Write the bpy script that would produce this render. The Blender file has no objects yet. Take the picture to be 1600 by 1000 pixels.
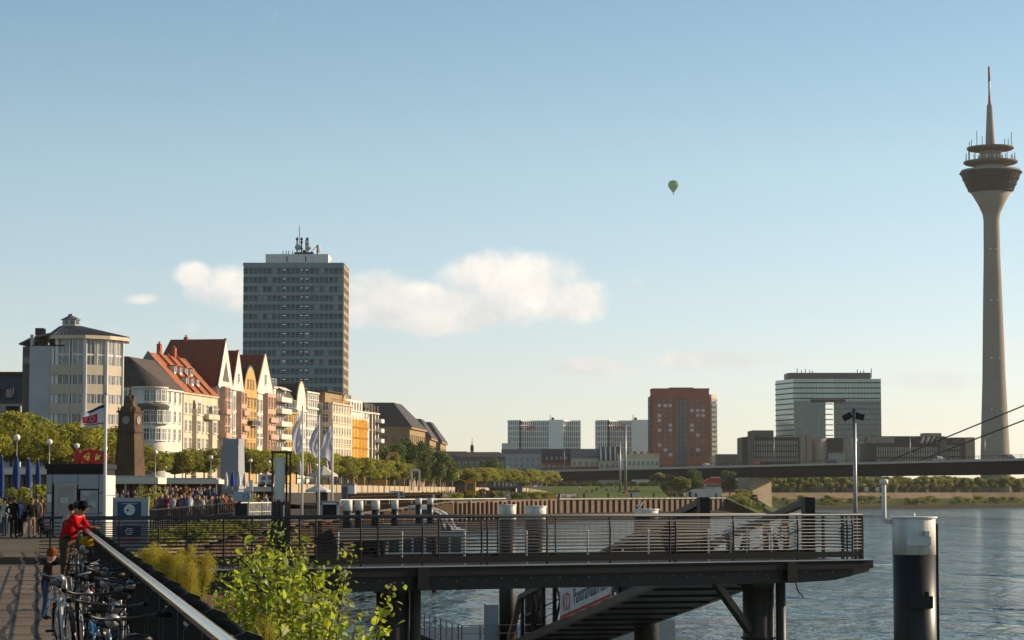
import bpy, math, random
from mathutils import Vector, Matrix
R = math.radians
rnd = random.Random(7)
sc = bpy.context.scene
COL = sc.collection
# ------------------------------------------------------------------ camera
FPX = 3520.0                       # focal length in pixels of the 1600 x 1000 photograph
TILT = math.atan(268.0 / FPX)      # the horizon lies at row 768
CZ = 7.5                           # the lens is 7.5 m above the river
cam = bpy.data.cameras.new('camera')
cam.sensor_width = 36.0
cam.lens = 36.0 * FPX / 1600.0
cam.clip_start = 0.5
cam.clip_end = 30000
camo = bpy.data.objects.new('camera', cam)
COL.objects.link(camo)
camo.location = (0, 0, CZ)
camo.rotation_euler = (math.pi / 2 + TILT, 0, 0)
sc.camera = camo
# ------------------------------------------------------------------ sky, sun, exposure
SUN_AZ, SUN_EL = R(70), R(20)
SUNV = Vector((math.sin(SUN_AZ) * math.cos(SUN_EL), math.cos(SUN_AZ) * math.cos(SUN_EL), math.sin(SUN_EL)))
w = bpy.data.worlds.new('World'); sc.world = w; w.use_nodes = True
wn, wl = w.node_tree.nodes, w.node_tree.links
wn.clear()
def N(nodes, typ, **kw):
    n = nodes.new(typ)
    for k, v in kw.items():
        if isinstance(k, str) and hasattr(n, k): setattr(n, k, v)
    return n
wout = N(wn, 'ShaderNodeOutputWorld'); wbg = N(wn, 'ShaderNodeBackground')
sky = N(wn, 'ShaderNodeTexSky', sky_type='NISHITA', sun_disc=False)
sky.sun_elevation = SUN_EL; sky.sun_rotation = SUN_AZ
sky.altitude = 0; sky.air_density = .72; sky.dust_density = .35; sky.ozone_density = 2.6
wbg.inputs['Strength'].default_value = 0.15
def wmath(op, a, b=None, clamp=False):
    m = wn.new('ShaderNodeMath'); m.operation = op; m.use_clamp = clamp
    for i, q in enumerate((a, b)):
        if q is None: continue
        if isinstance(q, (int, float)): m.inputs[i].default_value = q
        else: wl.new(q, m.inputs[i])
    return m.outputs[0]
tc = N(wn, 'ShaderNodeTexCoord'); sep = N(wn, 'ShaderNodeSeparateXYZ')
wl.new(tc.outputs['Generated'], sep.inputs[0])
ysafe = wmath('MAXIMUM', sep.outputs['Y'], 0.05)
cu = wmath('DIVIDE', sep.outputs['X'], ysafe); cv = wmath('DIVIDE', sep.outputs['Z'], ysafe)
# cumulus banks: (bearing, height, half width, half height, weight), all as tangents of angles seen from the ground
CLOUDS = [(800, 440, 125, 50, 1.0), (740, 425, 70, 36, .8), (885, 468, 75, 40, .95), (665, 482, 160, 38, 1.3), (580, 466, 85, 42, 1.25), (300, 430, 34, 22, .75),
          (350, 455, 75, 42, .6), (1000, 441, 24, 14, .6), (225, 467, 46, 11, .4), (1110, 562, 130, 20, .8), (930, 575, 80, 18, .75),
          (295, 512, 34, 20, .4), (1450, 595, 130, 22, .3), (20, 480, 60, 14, .25), (1590, 545, 90, 24, .25), (1750, 420, 120, 40, .8), (-180, 400, 140, 45, .9)]
def cloud_field(du, dv, blobs=True):
    comb = N(wn, 'ShaderNodeCombineXYZ')
    u = wmath('ADD', cu, du); v = wmath('ADD', cv, dv)
    wl.new(u, comb.inputs[0]); wl.new(v, comb.inputs[1])
    nz = N(wn, 'ShaderNodeTexNoise'); nz.inputs['Scale'].default_value = 40; nz.inputs['Detail'].default_value = 8; nz.inputs['Roughness'].default_value = .66
    wl.new(comb.outputs[0], nz.inputs['Vector'])
    n2 = N(wn, 'ShaderNodeTexNoise'); n2.inputs['Scale'].default_value = 17; n2.inputs['Detail'].default_value = 3
    wl.new(comb.outputs[0], n2.inputs['Vector'])
    best = None
    for (x, y, a, b, wt) in (CLOUDS if blobs else ()):
        u0, v0 = (x - 800) / FPX, (768 - y) / FPX
        p = wmath('POWER', wmath('ABSOLUTE', wmath('MULTIPLY', wmath('SUBTRACT', u, u0), FPX / a)), 2)
        q = wmath('POWER', wmath('ABSOLUTE', wmath('MULTIPLY', wmath('SUBTRACT', v, v0), FPX / b)), 2)
        e = wmath('MULTIPLY', wmath('MAXIMUM', wmath('SUBTRACT', 1.0, wmath('ADD', p, q)), -1.2), 1.0)
        e = wmath('ADD', e, wt - 1.0)
        best = e if best is None else wmath('MAXIMUM', best, e)
    nn = wmath('ADD', wmath('MULTIPLY', wmath('SUBTRACT', nz.outputs['Fac'], .5), 2.3), wmath('MULTIPLY', wmath('SUBTRACT', n2.outputs['Fac'], .5), 2.2))
    return (best, nn) if blobs else nn
best, nn = cloud_field(0, 0); f0 = wmath('ADD', best, nn); nn1 = cloud_field(0.010, 0.012, False)
alpha = N(wn, 'ShaderNodeMapRange', interpolation_type='SMOOTHSTEP')
wl.new(f0, alpha.inputs[0]); alpha.inputs[1].default_value = -.3; alpha.inputs[2].default_value = .85
alpha.inputs[3].default_value = 0; alpha.inputs[4].default_value = .84
lit = N(wn, 'ShaderNodeMapRange'); wl.new(wmath('ADD', wmath('SUBTRACT', nn, nn1), wmath('MULTIPLY', wmath('SUBTRACT', cv, .088), 20.0)), lit.inputs[0])
lit.inputs[1].default_value = -.7; lit.inputs[2].default_value = .8; lit.inputs[3].default_value = 0; lit.inputs[4].default_value = 1
ccol = N(wn, 'ShaderNodeMix', data_type='RGBA'); wl.new(lit.outputs[0], ccol.inputs[0])
ccol.inputs[6].default_value = (3.1, 3.15, 3.15, 1); ccol.inputs[7].default_value = (5.3, 4.8, 4.25, 1)
front = wmath('GREATER_THAN', sep.outputs['Y'], .3)
cmix = N(wn, 'ShaderNodeMix', data_type='RGBA')
wl.new(wmath('MULTIPLY', alpha.outputs[0], front), cmix.inputs[0]); wb = N(wn, 'ShaderNodeMix', data_type='RGBA'); wb.blend_type = 'MULTIPLY'; wb.inputs[0].default_value = 1
wr = N(wn, 'ShaderNodeValToRGB'); els = wr.color_ramp.elements   # evening air: warmer and paler towards the horizon, all round
els[0].position = 0; els[0].color = (.77,.67,.60,1); els[1].position = 1; els[1].color = (.57,.655,.55,1)
for q_, c_ in ((.07,(.82,.70,.60,1)),(.14,(.84,.77,.60,1)),(.22,(.66,.71,.575,1))): e_ = els.new(q_); e_.color = c_
wl.new(sep.outputs['Z'], wr.inputs[0]); wl.new(wr.outputs[0], wb.inputs[7]); wl.new(sky.outputs[0], wb.inputs[6]); wl.new(wb.outputs[2], cmix.inputs[6]); wl.new(ccol.outputs[2], cmix.inputs[7])
wl.new(cmix.outputs[2], wbg.inputs['Color']); wl.new(wbg.outputs[0], wout.inputs['Surface'])
sun = bpy.data.lights.new('sun', 'SUN'); sun.energy = 4.7; sun.angle = R(.53); sun.color = (1.0, .81, .58)
suno = bpy.data.objects.new('sun', sun); COL.objects.link(suno)
suno.rotation_euler = SUNV.to_track_quat('Z', 'Y').to_euler()
suno.location = SUNV * 400
sc.view_settings.view_transform = 'Standard'; sc.view_settings.look = 'None'
sc.view_settings.gamma = 1; sc.view_settings.use_curve_mapping = False
sc.view_settings.exposure = 0.70
sc.cycles.use_denoising = True
sc.cycles.max_bounces = 4; sc.cycles.diffuse_bounces = 2; sc.cycles.glossy_bounces = 2; sc.cycles.transmission_bounces = 3; sc.cycles.transparent_max_bounces = 4
sc.cycles.use_adaptive_sampling = True; sc.cycles.adaptive_threshold = .02
w.cycles.sampling_method = 'MANUAL'; w.cycles.sample_map_resolution = 512
sc.cycles.caustics_reflective = False; sc.cycles.caustics_refractive = False
# ------------------------------------------------------------------ helpers
def P(px, py, d):
    """the point d metres ahead that the photograph shows at (px, py)"""
    u, v = (px - 800) / FPX, (500 - py) / FPX
    dy = math.cos(TILT) - v * math.sin(TILT); dz = math.sin(TILT) + v * math.cos(TILT)
    k = d / dy
    return Vector((u * k, d, CZ + dz * k))
def PX(px, d): return P(px, 768, d).x
def PZ(py, d): return P(800, py, d).z

class MB:
    def __init__(s): s.v = []; s.f = []
    def add(s, vs, fs, M=None):
        o = len(s.v)
        s.v += [tuple(M @ Vector(q)) for q in vs] if M else [tuple(q) for q in vs]
        s.f += [tuple(i + o for i in q) for q in fs]
        return s
    def box(s, x0, x1, y0, y1, z0, z1, M=None):
        return s.add([(x0,y0,z0),(x1,y0,z0),(x1,y1,z0),(x0,y1,z0),(x0,y0,z1),(x1,y0,z1),(x1,y1,z1),(x0,y1,z1)],
                     [(3,2,1,0),(4,5,6,7),(0,1,5,4),(1,2,6,5),(2,3,7,6),(3,0,4,7)], M)
    def bar(s, p, q, a, b, up=(0,0,1)):
        p, q = Vector(p), Vector(q); t = (q - p).normalized(); up = Vector(up)
        if abs(t.dot(up)) > .98: up = Vector((1,0,0))
        sd = t.cross(up).normalized() * (a / 2); u2 = sd.cross(t).normalized() * (b / 2)
        vs = [p-sd-u2, p+sd-u2, p+sd+u2, p-sd+u2, q-sd-u2, q+sd-u2, q+sd+u2, q-sd+u2]
        return s.add(vs, [(0,1,2,3),(7,6,5,4),(1,0,4,5),(2,1,5,6),(3,2,6,7),(0,3,7,4)])
    def tube(s, pts, r, n=8, cap=True):
        pts = [Vector(p) for p in pts]; rs = r if isinstance(r, (list, tuple)) else [r] * len(pts)
        o = len(s.v); m = len(pts); prev = None
        for i, p in enumerate(pts):
            t = (pts[min(i+1, m-1)] - pts[max(i-1, 0)]).normalized()
            if prev is None:
                ref = Vector((0,0,1)) if abs(t.z) < .9 else Vector((1,0,0)); a = t.cross(ref).normalized()
            else: a = (prev - t * prev.dot(t)).normalized()
            prev = a; b = t.cross(a)
            for k in range(n):
                an = 2 * math.pi * k / n
                s.v.append(tuple(p + (a * math.cos(an) + b * math.sin(an)) * rs[i]))
        for i in range(m - 1):
            for k in range(n):
                k2 = (k + 1) % n
                s.f.append((o+i*n+k, o+i*n+k2, o+(i+1)*n+k2, o+(i+1)*n+k))
        if cap: s.f.append(tuple(o+k for k in reversed(range(n)))); s.f.append(tuple(o+(m-1)*n+k for k in range(n)))
        return s
    def lathe(s, prof, n=16, c=(0,0,0), a0=0, a1=2*math.pi, sx=1, sy=1):
        o = len(s.v); full = abs(a1 - a0 - 2*math.pi) < 1e-4; m = n if full else n + 1
        for (r, z) in prof:
            for k in range(m):
                an = a0 + (a1 - a0) * k / n
                s.v.append((c[0]+r*math.cos(an)*sx, c[1]+r*math.sin(an)*sy, c[2]+z))
        for i in range(len(prof)-1):
            for k in range(n):
                k2 = (k+1) % m
                s.f.append((o+i*m+k, o+i*m+k2, o+(i+1)*m+k2, o+(i+1)*m+k))
        if full:
            if prof[0][0] > 1e-3: s.f.append(tuple(o+k for k in reversed(range(m))))
            if prof[-1][0] > 1e-3: s.f.append(tuple(o+(len(prof)-1)*m+k for k in range(m)))
        return s
    def sphere(s, c, r, nu=10, nv=7, sc_=(1,1,1)):
        pr = [(max(1e-4, r*math.sin(math.pi*i/nv)), -r*math.cos(math.pi*i/nv)) for i in range(nv+1)]
        b = MB(); b.lathe(pr, nu)
        return s.add([(c[0]+x*sc_[0], c[1]+y*sc_[1], c[2]+z*sc_[2]) for x, y, z in b.v], b.f)
    def prism(s, poly, axis, a, b):
        """extrude a 2-D outline along axis ('x': outline in y,z; 'y': x,z; 'z': x,y)"""
        n = len(poly)
        f = {'x': lambda p, t: (t, p[0], p[1]), 'y': lambda p, t: (p[0], t, p[1]), 'z': lambda p, t: (p[0], p[1], t)}[axis]
        vs = [f(p, a) for p in poly] + [f(p, b) for p in poly]
        fs = [tuple(range(n)), tuple(reversed(range(n, 2*n)))] + [(i, i+n, (i+1)%n+n, (i+1)%n) for i in range(n)]
        return s.add(vs, fs)
    def quad(s, *p): return s.add(p, [tuple(range(len(p)))])
    def mesh(s, name, mat, smooth=False):
        me = bpy.data.meshes.new(name); me.from_pydata(s.v, [], s.f)
        if mat: me.materials.append(mat)
        if smooth: me.polygons.foreach_set('use_smooth', [True]*len(me.polygons))
        me.update(); return me
    def build(s, name, mat, parent=None, smooth=False, fix=True):
        me = s.mesh(name, mat, smooth)
        if fix and len(s.f) < 40000:
            import bmesh
            bm = bmesh.new(); bm.from_mesh(me); bmesh.ops.recalc_face_normals(bm, faces=bm.faces); bm.to_mesh(me); bm.free()
        return put(name, me, parent)
def put(name, me, parent=None, loc=None, rz=None, rot=None):
    o = bpy.data.objects.new(name, me); COL.objects.link(o)
    if parent: o.parent = parent
    if loc is not None: o.location = loc
    if rz is not None: o.rotation_euler = (0, 0, rz)
    if rot is not None: o.rotation_euler = rot
    return o
def tag(o, label=None, cat=None, group=None, kind=None):
    if label: o['label'] = label
    if cat: o['category'] = cat
    if group: o['group'] = group
    if kind: o['kind'] = kind
    return o
def thing(name, label, cat, loc=(0,0,0), rz=0, group=None):
    o = bpy.data.objects.new(name, None); COL.objects.link(o); o.empty_display_size = .2
    o.location = loc; o.rotation_euler = (0, 0, rz)
    return tag(o, label, cat, group)
def dup(o, loc, rz=None, label=None, scale=None, parent=None):
    c = o.copy(); COL.objects.link(c); c.parent = parent
    if parent is None:
        c.location = loc
        if rz is not None: c.rotation_euler = (0, 0, rz)
        if label: c['label'] = label
        if scale is not None: c.scale = scale if isinstance(scale, tuple) else (scale,)*3
    for ch in list(o.children): dup(ch, None, parent=c)
    return c
def text_mesh(body, size, depth, mat, parent=None, M=None, name='lettering', align='CENTER', mirror=False, bold=0.0):
    cu_ = bpy.data.curves.new(name, 'FONT'); cu_.body = body; cu_.size = size; cu_.extrude = depth; cu_.align_x = align; cu_.align_y = 'CENTER'
    cu_.resolution_u = 3; cu_.offset = bold
    t = bpy.data.objects.new(name, cu_); COL.objects.link(t)
    dg = bpy.context.evaluated_depsgraph_get(); dg.update()
    me = bpy.data.meshes.new_from_object(t.evaluated_get(dg))
    bpy.data.objects.remove(t)
    if mirror: me.transform(Matrix.Scale(-1, 4, (1,0,0)))
    if M is not None: me.transform(M)
    me.materials.clear(); me.materials.append(mat)
    return put(name, me, parent)
# ------------------------------------------------------------------ materials
def mat(name, c, c2=None, s=3.0, rough=.8, metal=0., bump=0., spec=.3, bs=None, detail=5, stretch=None, rand=0., coord='Object', emit=None):
    m = bpy.data.materials.new(name); m.use_nodes = True
    n, l = m.node_tree.nodes, m.node_tree.links
    b = n['Principled BSDF']
    b.inputs['Roughness'].default_value = rough; b.inputs['Metallic'].default_value = metal
    b.inputs['Specular IOR Level'].default_value = spec if rough < .88 else min(spec, .04)
    b.inputs['Base Color'].default_value = (*c, 1)
    if c2 is not None or bump:
        t = n.new('ShaderNodeTexCoord'); mp = n.new('ShaderNodeMapping'); l.new(t.outputs[coord], mp.inputs[0])
        if stretch: mp.inputs['Scale'].default_value = stretch
        nz = n.new('ShaderNodeTexNoise'); nz.inputs['Scale'].default_value = s; nz.inputs['Detail'].default_value = detail; nz.inputs['Roughness'].default_value = .6
        l.new(mp.outputs[0], nz.inputs['Vector'])
        if c2 is not None:
            r = n.new('ShaderNodeValToRGB'); r.color_ramp.elements[0].position = .3; r.color_ramp.elements[1].position = .7
            r.color_ramp.elements[0].color = (*c, 1); r.color_ramp.elements[1].color = (*c2, 1)
            l.new(nz.outputs['Fac'], r.inputs[0]); out = r.outputs[0]
            if rand:
                oi = n.new('ShaderNodeObjectInfo'); h = n.new('ShaderNodeHueSaturation'); mr = n.new('ShaderNodeMapRange')
                l.new(oi.outputs['Random'], mr.inputs[0]); mr.inputs[3].default_value = 1-rand; mr.inputs[4].default_value = 1+rand
                l.new(mr.outputs[0], h.inputs['Value']); l.new(out, h.inputs['Color']); out = h.outputs[0]
            l.new(out, b.inputs['Base Color'])
        if bump:
            bp = n.new('ShaderNodeBump'); bp.inputs['Strength'].default_value = bump; bp.inputs['Distance'].default_value = .05
            n3 = nz
            if bs: n3 = n.new('ShaderNodeTexNoise'); n3.inputs['Scale'].default_value = bs; n3.inputs['Detail'].default_value = 4; l.new(mp.outputs[0], n3.inputs['Vector'])
            l.new(n3.outputs['Fac'], bp.inputs['Height']); l.new(bp.outputs[0], b.inputs['Normal'])
    if emit: b.inputs['Emission Color'].default_value = (*emit[:3], 1); b.inputs['Emission Strength'].default_value = emit[3]
    return m
def leafmat(name, c, c2, trans=.45, s=1.2, rand=.15, rough=.55, tr_boost=1.6):
    m = mat(name, c, c2, s=s, rough=rough, rand=rand, spec=.25)
    n, l = m.node_tree.nodes, m.node_tree.links
    b = n['Principled BSDF']; src = b.inputs['Base Color'].links[0].from_socket
    tr = n.new('ShaderNodeBsdfTranslucent'); hs = n.new('ShaderNodeHueSaturation'); hs.inputs['Value'].default_value = tr_boost; hs.inputs['Hue'].default_value = .485
    l.new(src, hs.inputs['Color']); l.new(hs.outputs[0], tr.inputs['Color'])
    mx = n.new('ShaderNodeMixShader'); mx.inputs[0].default_value = trans
    l.new(b.outputs[0], mx.inputs[1]); l.new(tr.outputs[0], mx.inputs[2])
    l.new(mx.outputs[0], n['Material Output'].inputs['Surface'])
    return m
def glassy(name, c, rough=.12, c2=None, s=.4, spec=.6): return mat(name, c, c2, s=s, rough=rough, spec=spec, detail=2)
M = {}
M['white'] = mat('white paint', (.72,.70,.66), (.54,.50,.44), s=1.6, rough=.6, detail=8, stretch=(1,1,.35))
M['streaked'] = mat('rust streaked white paint', (.80,.78,.74), (.50,.43,.34), s=1.0, rough=.6, detail=7, stretch=(3.2,3.2,.30))
M['stucco_white'] = mat('white render', (.70,.65,.56), (.54,.48,.40), s=.3, detail=9, rough=.9)
M['stucco_cream'] = mat('cream render', (.66,.54,.38), (.50,.39,.27), s=.3, detail=9, rough=.9)
M['stucco_pink'] = mat('pink sandstone', (.56,.36,.26), (.42,.25,.18), s=.5, detail=9, rough=.9)
M['stucco_ochre'] = mat('ochre render', (.52,.34,.14), (.42,.26,.10), s=.4, rough=.9)
M['stucco_grey'] = mat('grey render', (.40,.40,.40), (.34,.34,.35), s=.3, rough=.9)
M['party'] = mat('weathered party wall', (.26,.24,.21), (.17,.15,.14), s=.25, rough=.95)
M['sand'] = mat('tan sandstone', (.34,.24,.14), (.25,.17,.10), s=.3, rough=.9)
M['roof_red'] = mat('red clay tile', (.28,.07,.030), (.14,.036,.02), s=1.4, rough=.85, bump=.5, bs=3, stretch=(1,1,4))
M['roof_orange'] = mat('orange clay tile', (.40,.13,.05), (.20,.055,.026), s=1.4, rough=.85, bump=.5, bs=3, stretch=(1,1,4))
M['slate'] = mat('slate', (.055,.045,.042), (.030,.026,.026), s=.8, rough=.7, bump=.3, bs=3)
M['slate_brown'] = mat('brown slate', (.085,.06,.045), (.05,.036,.03), s=.8, rough=.8, bump=.3, bs=3)
M['zinc'] = mat('standing seam zinc', (.16,.16,.16), (.11,.11,.115), s=.6, rough=.45, metal=.4)
M['pane'] = glassy('window glass', (.03,.035,.04), rough=.1)
M['pane_brown'] = glassy('brown window glass', (.06,.03,.02), rough=.2)
M['curtain'] = mat('curtained glass', (.28,.27,.25), (.16,.16,.15), s=1.2, rough=.25, spec=.6)
M['concrete'] = mat('concrete', (.34,.31,.27), (.26,.235,.205), s=.25, rough=.9)
M['concrete_dark'] = mat('dark concrete', (.15,.135,.115), (.09,.08,.07), s=.3, rough=.9)
M['steel_dark'] = mat('dark coated steel', (.010,.0115,.0125), (.018,.0145,.012), s=.9, rough=.6, spec=.15)
M['steel_black'] = mat('black steel', (.007,.007,.0075), (.013,.011,.009), s=2, rough=.5)
M['steel'] = mat('brushed stainless steel', (.24,.235,.225), (.21,.205,.195), s=1, rough=.13, metal=1.0, stretch=(1,.05,1))
M['galv'] = mat('galvanised steel', (.34,.34,.33), (.26,.26,.26), s=4, rough=.45, metal=.6)
M['rust'] = mat('rusty sheet pile', (.19,.125,.085), (.12,.08,.055), s=.8, rough=.9, bump=.4, bs=4)
M['wood_pile'] = mat('weathered timber pile', (.10,.065,.04), (.045,.03,.022), s=1.2, rough=.95, stretch=(3,3,.3))
M['black'] = mat('black paint', (.012,.011,.010), (.02,.017,.015), s=1.5, rough=.42, spec=.35)
M['red'] = mat('red enamel', (.55,.02,.015), rough=.4)
M['blue'] = mat('sign blue', (.012,.035,.10), rough=.4)
M['rubber'] = mat('rubber', (.009,.009,.009), rough=.9, spec=.05)
M['bark'] = mat('bark', (.09,.065,.045), (.05,.036,.026), s=3, rough=.95, bump=.6)
M['leaf_plane'] = leafmat('plane tree leaf', (.125,.155,.018), (.25,.235,.03), trans=.55, rand=.28)
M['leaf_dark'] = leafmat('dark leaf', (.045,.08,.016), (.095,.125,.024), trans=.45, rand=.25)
M['leaf_far'] = leafmat('riverbank leaf', (.09,.12,.02), (.16,.17,.032), trans=.5, rand=.25)
M['leaf_poplar'] = leafmat('poplar leaf', (.13,.21,.016), (.32,.36,.032), trans=.55, s=6, tr_boost=1.8)
M['leaf_pale'] = leafmat('pale leaf underside', (.38,.40,.24), (.30,.34,.16), trans=.35, s=6)
M['leaf_feather'] = leafmat('feathery leaf', (.28,.27,.028), (.42,.36,.045), trans=.5, s=2)
M['grass'] = mat('grass', (.055,.095,.018), (.13,.14,.04), s=.07, detail=9, rough=.95, bump=.6, bs=4)
M['dry'] = mat('dry grass', (.075,.088,.022), (.045,.06,.016), s=.12, rough=.95, bump=.6, bs=3)
M['mud'] = mat('stony shore', (.065,.05,.033), (.035,.028,.02), s=.6, rough=.95, bump=.8, bs=4)
M['asphalt'] = mat('asphalt', (.06,.058,.055), (.045,.043,.042), s=.8, rough=.9)
M['quay'] = mat('quay paving', (.13,.105,.075), (.085,.07,.055), s=.2, rough=.9)
M['globe'] = mat('opal globe', (.80,.72,.55), rough=.35, spec=.5)
M['awning'] = mat('awning cloth', (.62,.55,.44), (.52,.46,.37), s=.5, rough=.9)
M['yellow'] = mat('yellow mesh', (.74,.38,.014), (.34,.16,.03), s=.55, rough=.8, detail=6, stretch=(1,1,1.6))
M['brick'] = mat('red brick', (.40,.105,.060), (.32,.085,.05), s=.15, rough=.9)
M['rail_grey'] = mat('grey railing coat', (.040,.043,.046), (.030,.032,.034), s=5, rough=.55)
M['steel_tan'] = mat('weathered steel pile', (.055,.040,.028), (.030,.023,.017), s=1.5, rough=.5, stretch=(1,1,.3))
M['steel_brown'] = mat('brown coated steel', (.15,.115,.085), (.11,.085,.065), s=1.5, rough=.6)
M['wall_brown'] = mat('brown embankment stone', (.19,.14,.09), (.13,.095,.06), s=.15, rough=.95)
M['parapet'] = mat('pale parapet stone', (.42,.33,.22), (.33,.26,.18), s=.2, rough=.9)
M['flagwhite'] = leafmat('flag cloth', (.60,.58,.57), (.52,.50,.50), trans=.35, s=.5, rand=0, tr_boost=1.0)
# ------------------------------------------------------------------ the setting: river, quays, banks
def struct(o): return tag(o, kind='structure')
def water_material():
    m = bpy.data.materials.new('river water'); m.use_nodes = True
    n, l = m.node_tree.nodes, m.node_tree.links; b = n['Principled BSDF']
    b.inputs['Base Color'].default_value = (.078,.125,.135,1); b.inputs['Roughness'].default_value = .10; b.inputs['IOR'].default_value = 1.33
    b.inputs['Specular IOR Level'].default_value = .5
    t = n.new('ShaderNodeTexCoord')
    def layer(scale, st, det, rot):
        mp = n.new('ShaderNodeMapping'); mp.inputs['Scale'].default_value = st; mp.inputs['Rotation'].default_value = (0, 0, rot); l.new(t.outputs['Object'], mp.inputs[0])
        z = n.new('ShaderNodeTexNoise'); z.inputs['Scale'].default_value = scale; z.inputs['Detail'].default_value = det; z.inputs['Roughness'].default_value = .55
        l.new(mp.outputs[0], z.inputs['Vector']); return z.outputs['Fac']
    def mul(a, k): q = n.new('ShaderNodeMath'); q.operation = 'MULTIPLY'; q.inputs[1].default_value = k; l.new(a, q.inputs[0]); return q.outputs[0]
    def add(a, c): q = n.new('ShaderNodeMath'); q.operation = 'ADD'; l.new(a, q.inputs[0]); l.new(c, q.inputs[1]); return q.outputs[0]
    h = add(add(mul(layer(.55, (1,.55,1), 3, .3), 1.0), mul(layer(.13, (1,.5,1), 2, -.25), 1.9)), mul(layer(2.0, (1,.7,1), 2, .1), .25))
    gust = n.new('ShaderNodeMapRange'); gust.inputs[1].default_value = .35; gust.inputs[2].default_value = .65; gust.inputs[3].default_value = .25; gust.inputs[4].default_value = 1.5
    l.new(layer(.045, (1,.8,1), 5, .5), gust.inputs[0]); hm_ = n.new('ShaderNodeMath'); hm_.operation = 'MULTIPLY'; l.new(h, hm_.inputs[0]); l.new(gust.outputs[0], hm_.inputs[1]); h = hm_.outputs[0]
    bp = n.new('ShaderNodeBump'); bp.inputs['Strength'].default_value = 1.0; bp.inputs['Distance'].default_value = 1.25
    l.new(h, bp.inputs['Height']); l.new(bp.outputs[0], b.inputs['Normal'])
    return m
M['water'] = water_material()
struct(MB().quad((-400,-200,0),(9000,-200,0),(9000,12000,0),(-400,12000,0)).build('river', M['water']))
def pave_material():
    m = mat('promenade paving', (.20,.13,.072), (.135,.088,.05), s=.5, rough=.75, spec=.35)
    n, l = m.node_tree.nodes, m.node_tree.links; b = n['Principled BSDF']
    t = n.new('ShaderNodeTexCoord'); br = n.new('ShaderNodeTexBrick'); mp = n.new('ShaderNodeMapping'); mp.inputs['Rotation'].default_value = (0, 0, .21)
    l.new(t.outputs['Object'], mp.inputs[0]); l.new(mp.outputs[0], br.inputs['Vector'])
    br.inputs['Scale'].default_value = 1.0; br.inputs['Brick Width'].default_value = .9; br.inputs['Row Height'].default_value = .45; br.inputs['Mortar Size'].default_value = .014
    br.inputs['Color1'].default_value = (1,1,1,1); br.inputs['Color2'].default_value = (.72,.72,.72,1); br.inputs['Mortar'].default_value = (.3,.3,.3,1)
    src = b.inputs['Base Color'].links[0].from_socket
    mx = n.new('ShaderNodeMix'); mx.data_type = 'RGBA'; mx.blend_type = 'MULTIPLY'; mx.inputs[0].default_value = .8
    l.new(src, mx.inputs[6]); l.new(br.outputs['Color'], mx.inputs[7]); l.new(mx.outputs[2], b.inputs['Base Color'])
    bp = n.new('ShaderNodeBump'); bp.inputs['Strength'].default_value = .5; bp.inputs['Distance'].default_value = .02
    l.new(br.outputs['Fac'], bp.inputs['Height']); bp.invert = True; l.new(bp.outputs[0], b.inputs['Normal'])
    return m
M['pave'] = pave_material()
PZL = 5.6                                # level of promenade and lower quay
UPZ = 7.7                                # level of the upper promenade
def railx(y): return -1.51 - .21 * (y - 12.1)
EDGE = [(railx(-25)+.25, -25), (railx(58.6)+.25, 58.6), (-12.5, 75), (-13.5, 110), (-14, 190), (-12.2, 430), (11.9, 600), (64.7, 690), (95, 880)]
def quay_depth(p):                               # depth of the quay edge at a bearing of the photograph
    k = (p-800)/FPX
    if p < 700: return max(60, -15.425/(k-.0075)) if p > 535 else 60
    if p < 870: return (-12.2-.1418*430)/(k-.1418)
    return (11.9-.5867*600)/(k-.5867)
def dq(p, d): return max(d, quay_depth(p)+8)
def land(name, poly, z, z0, m):
    return struct(MB().prism(poly, 'z', z0, z).build(name, m))
prom = land('promenade', [EDGE[0], EDGE[1], (-60, 70), (-90, 70), (-90, -25)], PZL, -1, M['pave'])
land('lower_quay', [(-12.5, 66), EDGE[2], EDGE[3], EDGE[4], EDGE[5], EDGE[6], EDGE[7], EDGE[8], (-3000, 880), (-3000, 66)], PZL-.004, -1, M['quay'])
struct(MB().quad((-12.5,66,.4),(-9.5,75,.1),(-10.5,110,.1),(-13.5,110,2.2),(-12.5,75,2.4),(-12.5,66,2.4)).build('shore', M['mud']))
WALL = [(-52, 96), (-44, 150), (-42, 250), (-42, 340), (-38, 400), (-31, 500), (-15, 700), (8, 850), (40, 930)]
land('upper_promenade', WALL + [(-3500, 930), (-3500, 96)], UPZ, 1, M['quay'])
pw = thing('parapet_wall', 'pale stone parapet along the upper promenade under the lamps', 'wall', (0,0,0))
for i in range(len(WALL)-1):
    (x0,y0),(x1,y1) = WALL[i], WALL[i+1]
    MB().bar((x0,y0,UPZ+.35),(x1,y1,UPZ+.35), .5, 1.5).build('wall_section', M['parapet'], pw); MB().bar((x0,y0,UPZ-1.25),(x1,y1,UPZ-1.25), .42, 1.7).build('base_wall', M['concrete_dark'], pw)
    n = max(1, int(math.hypot(x1-x0, y1-y0)/9))
    for k in range(n):
        t = k/n; MB().box(-.35,.35,-.45,.45,-.5,1.25, Matrix.Translation((x0+(x1-x0)*t, y0+(y1-y0)*t, UPZ))).build('pier_block', M['sand'], pw)
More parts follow.
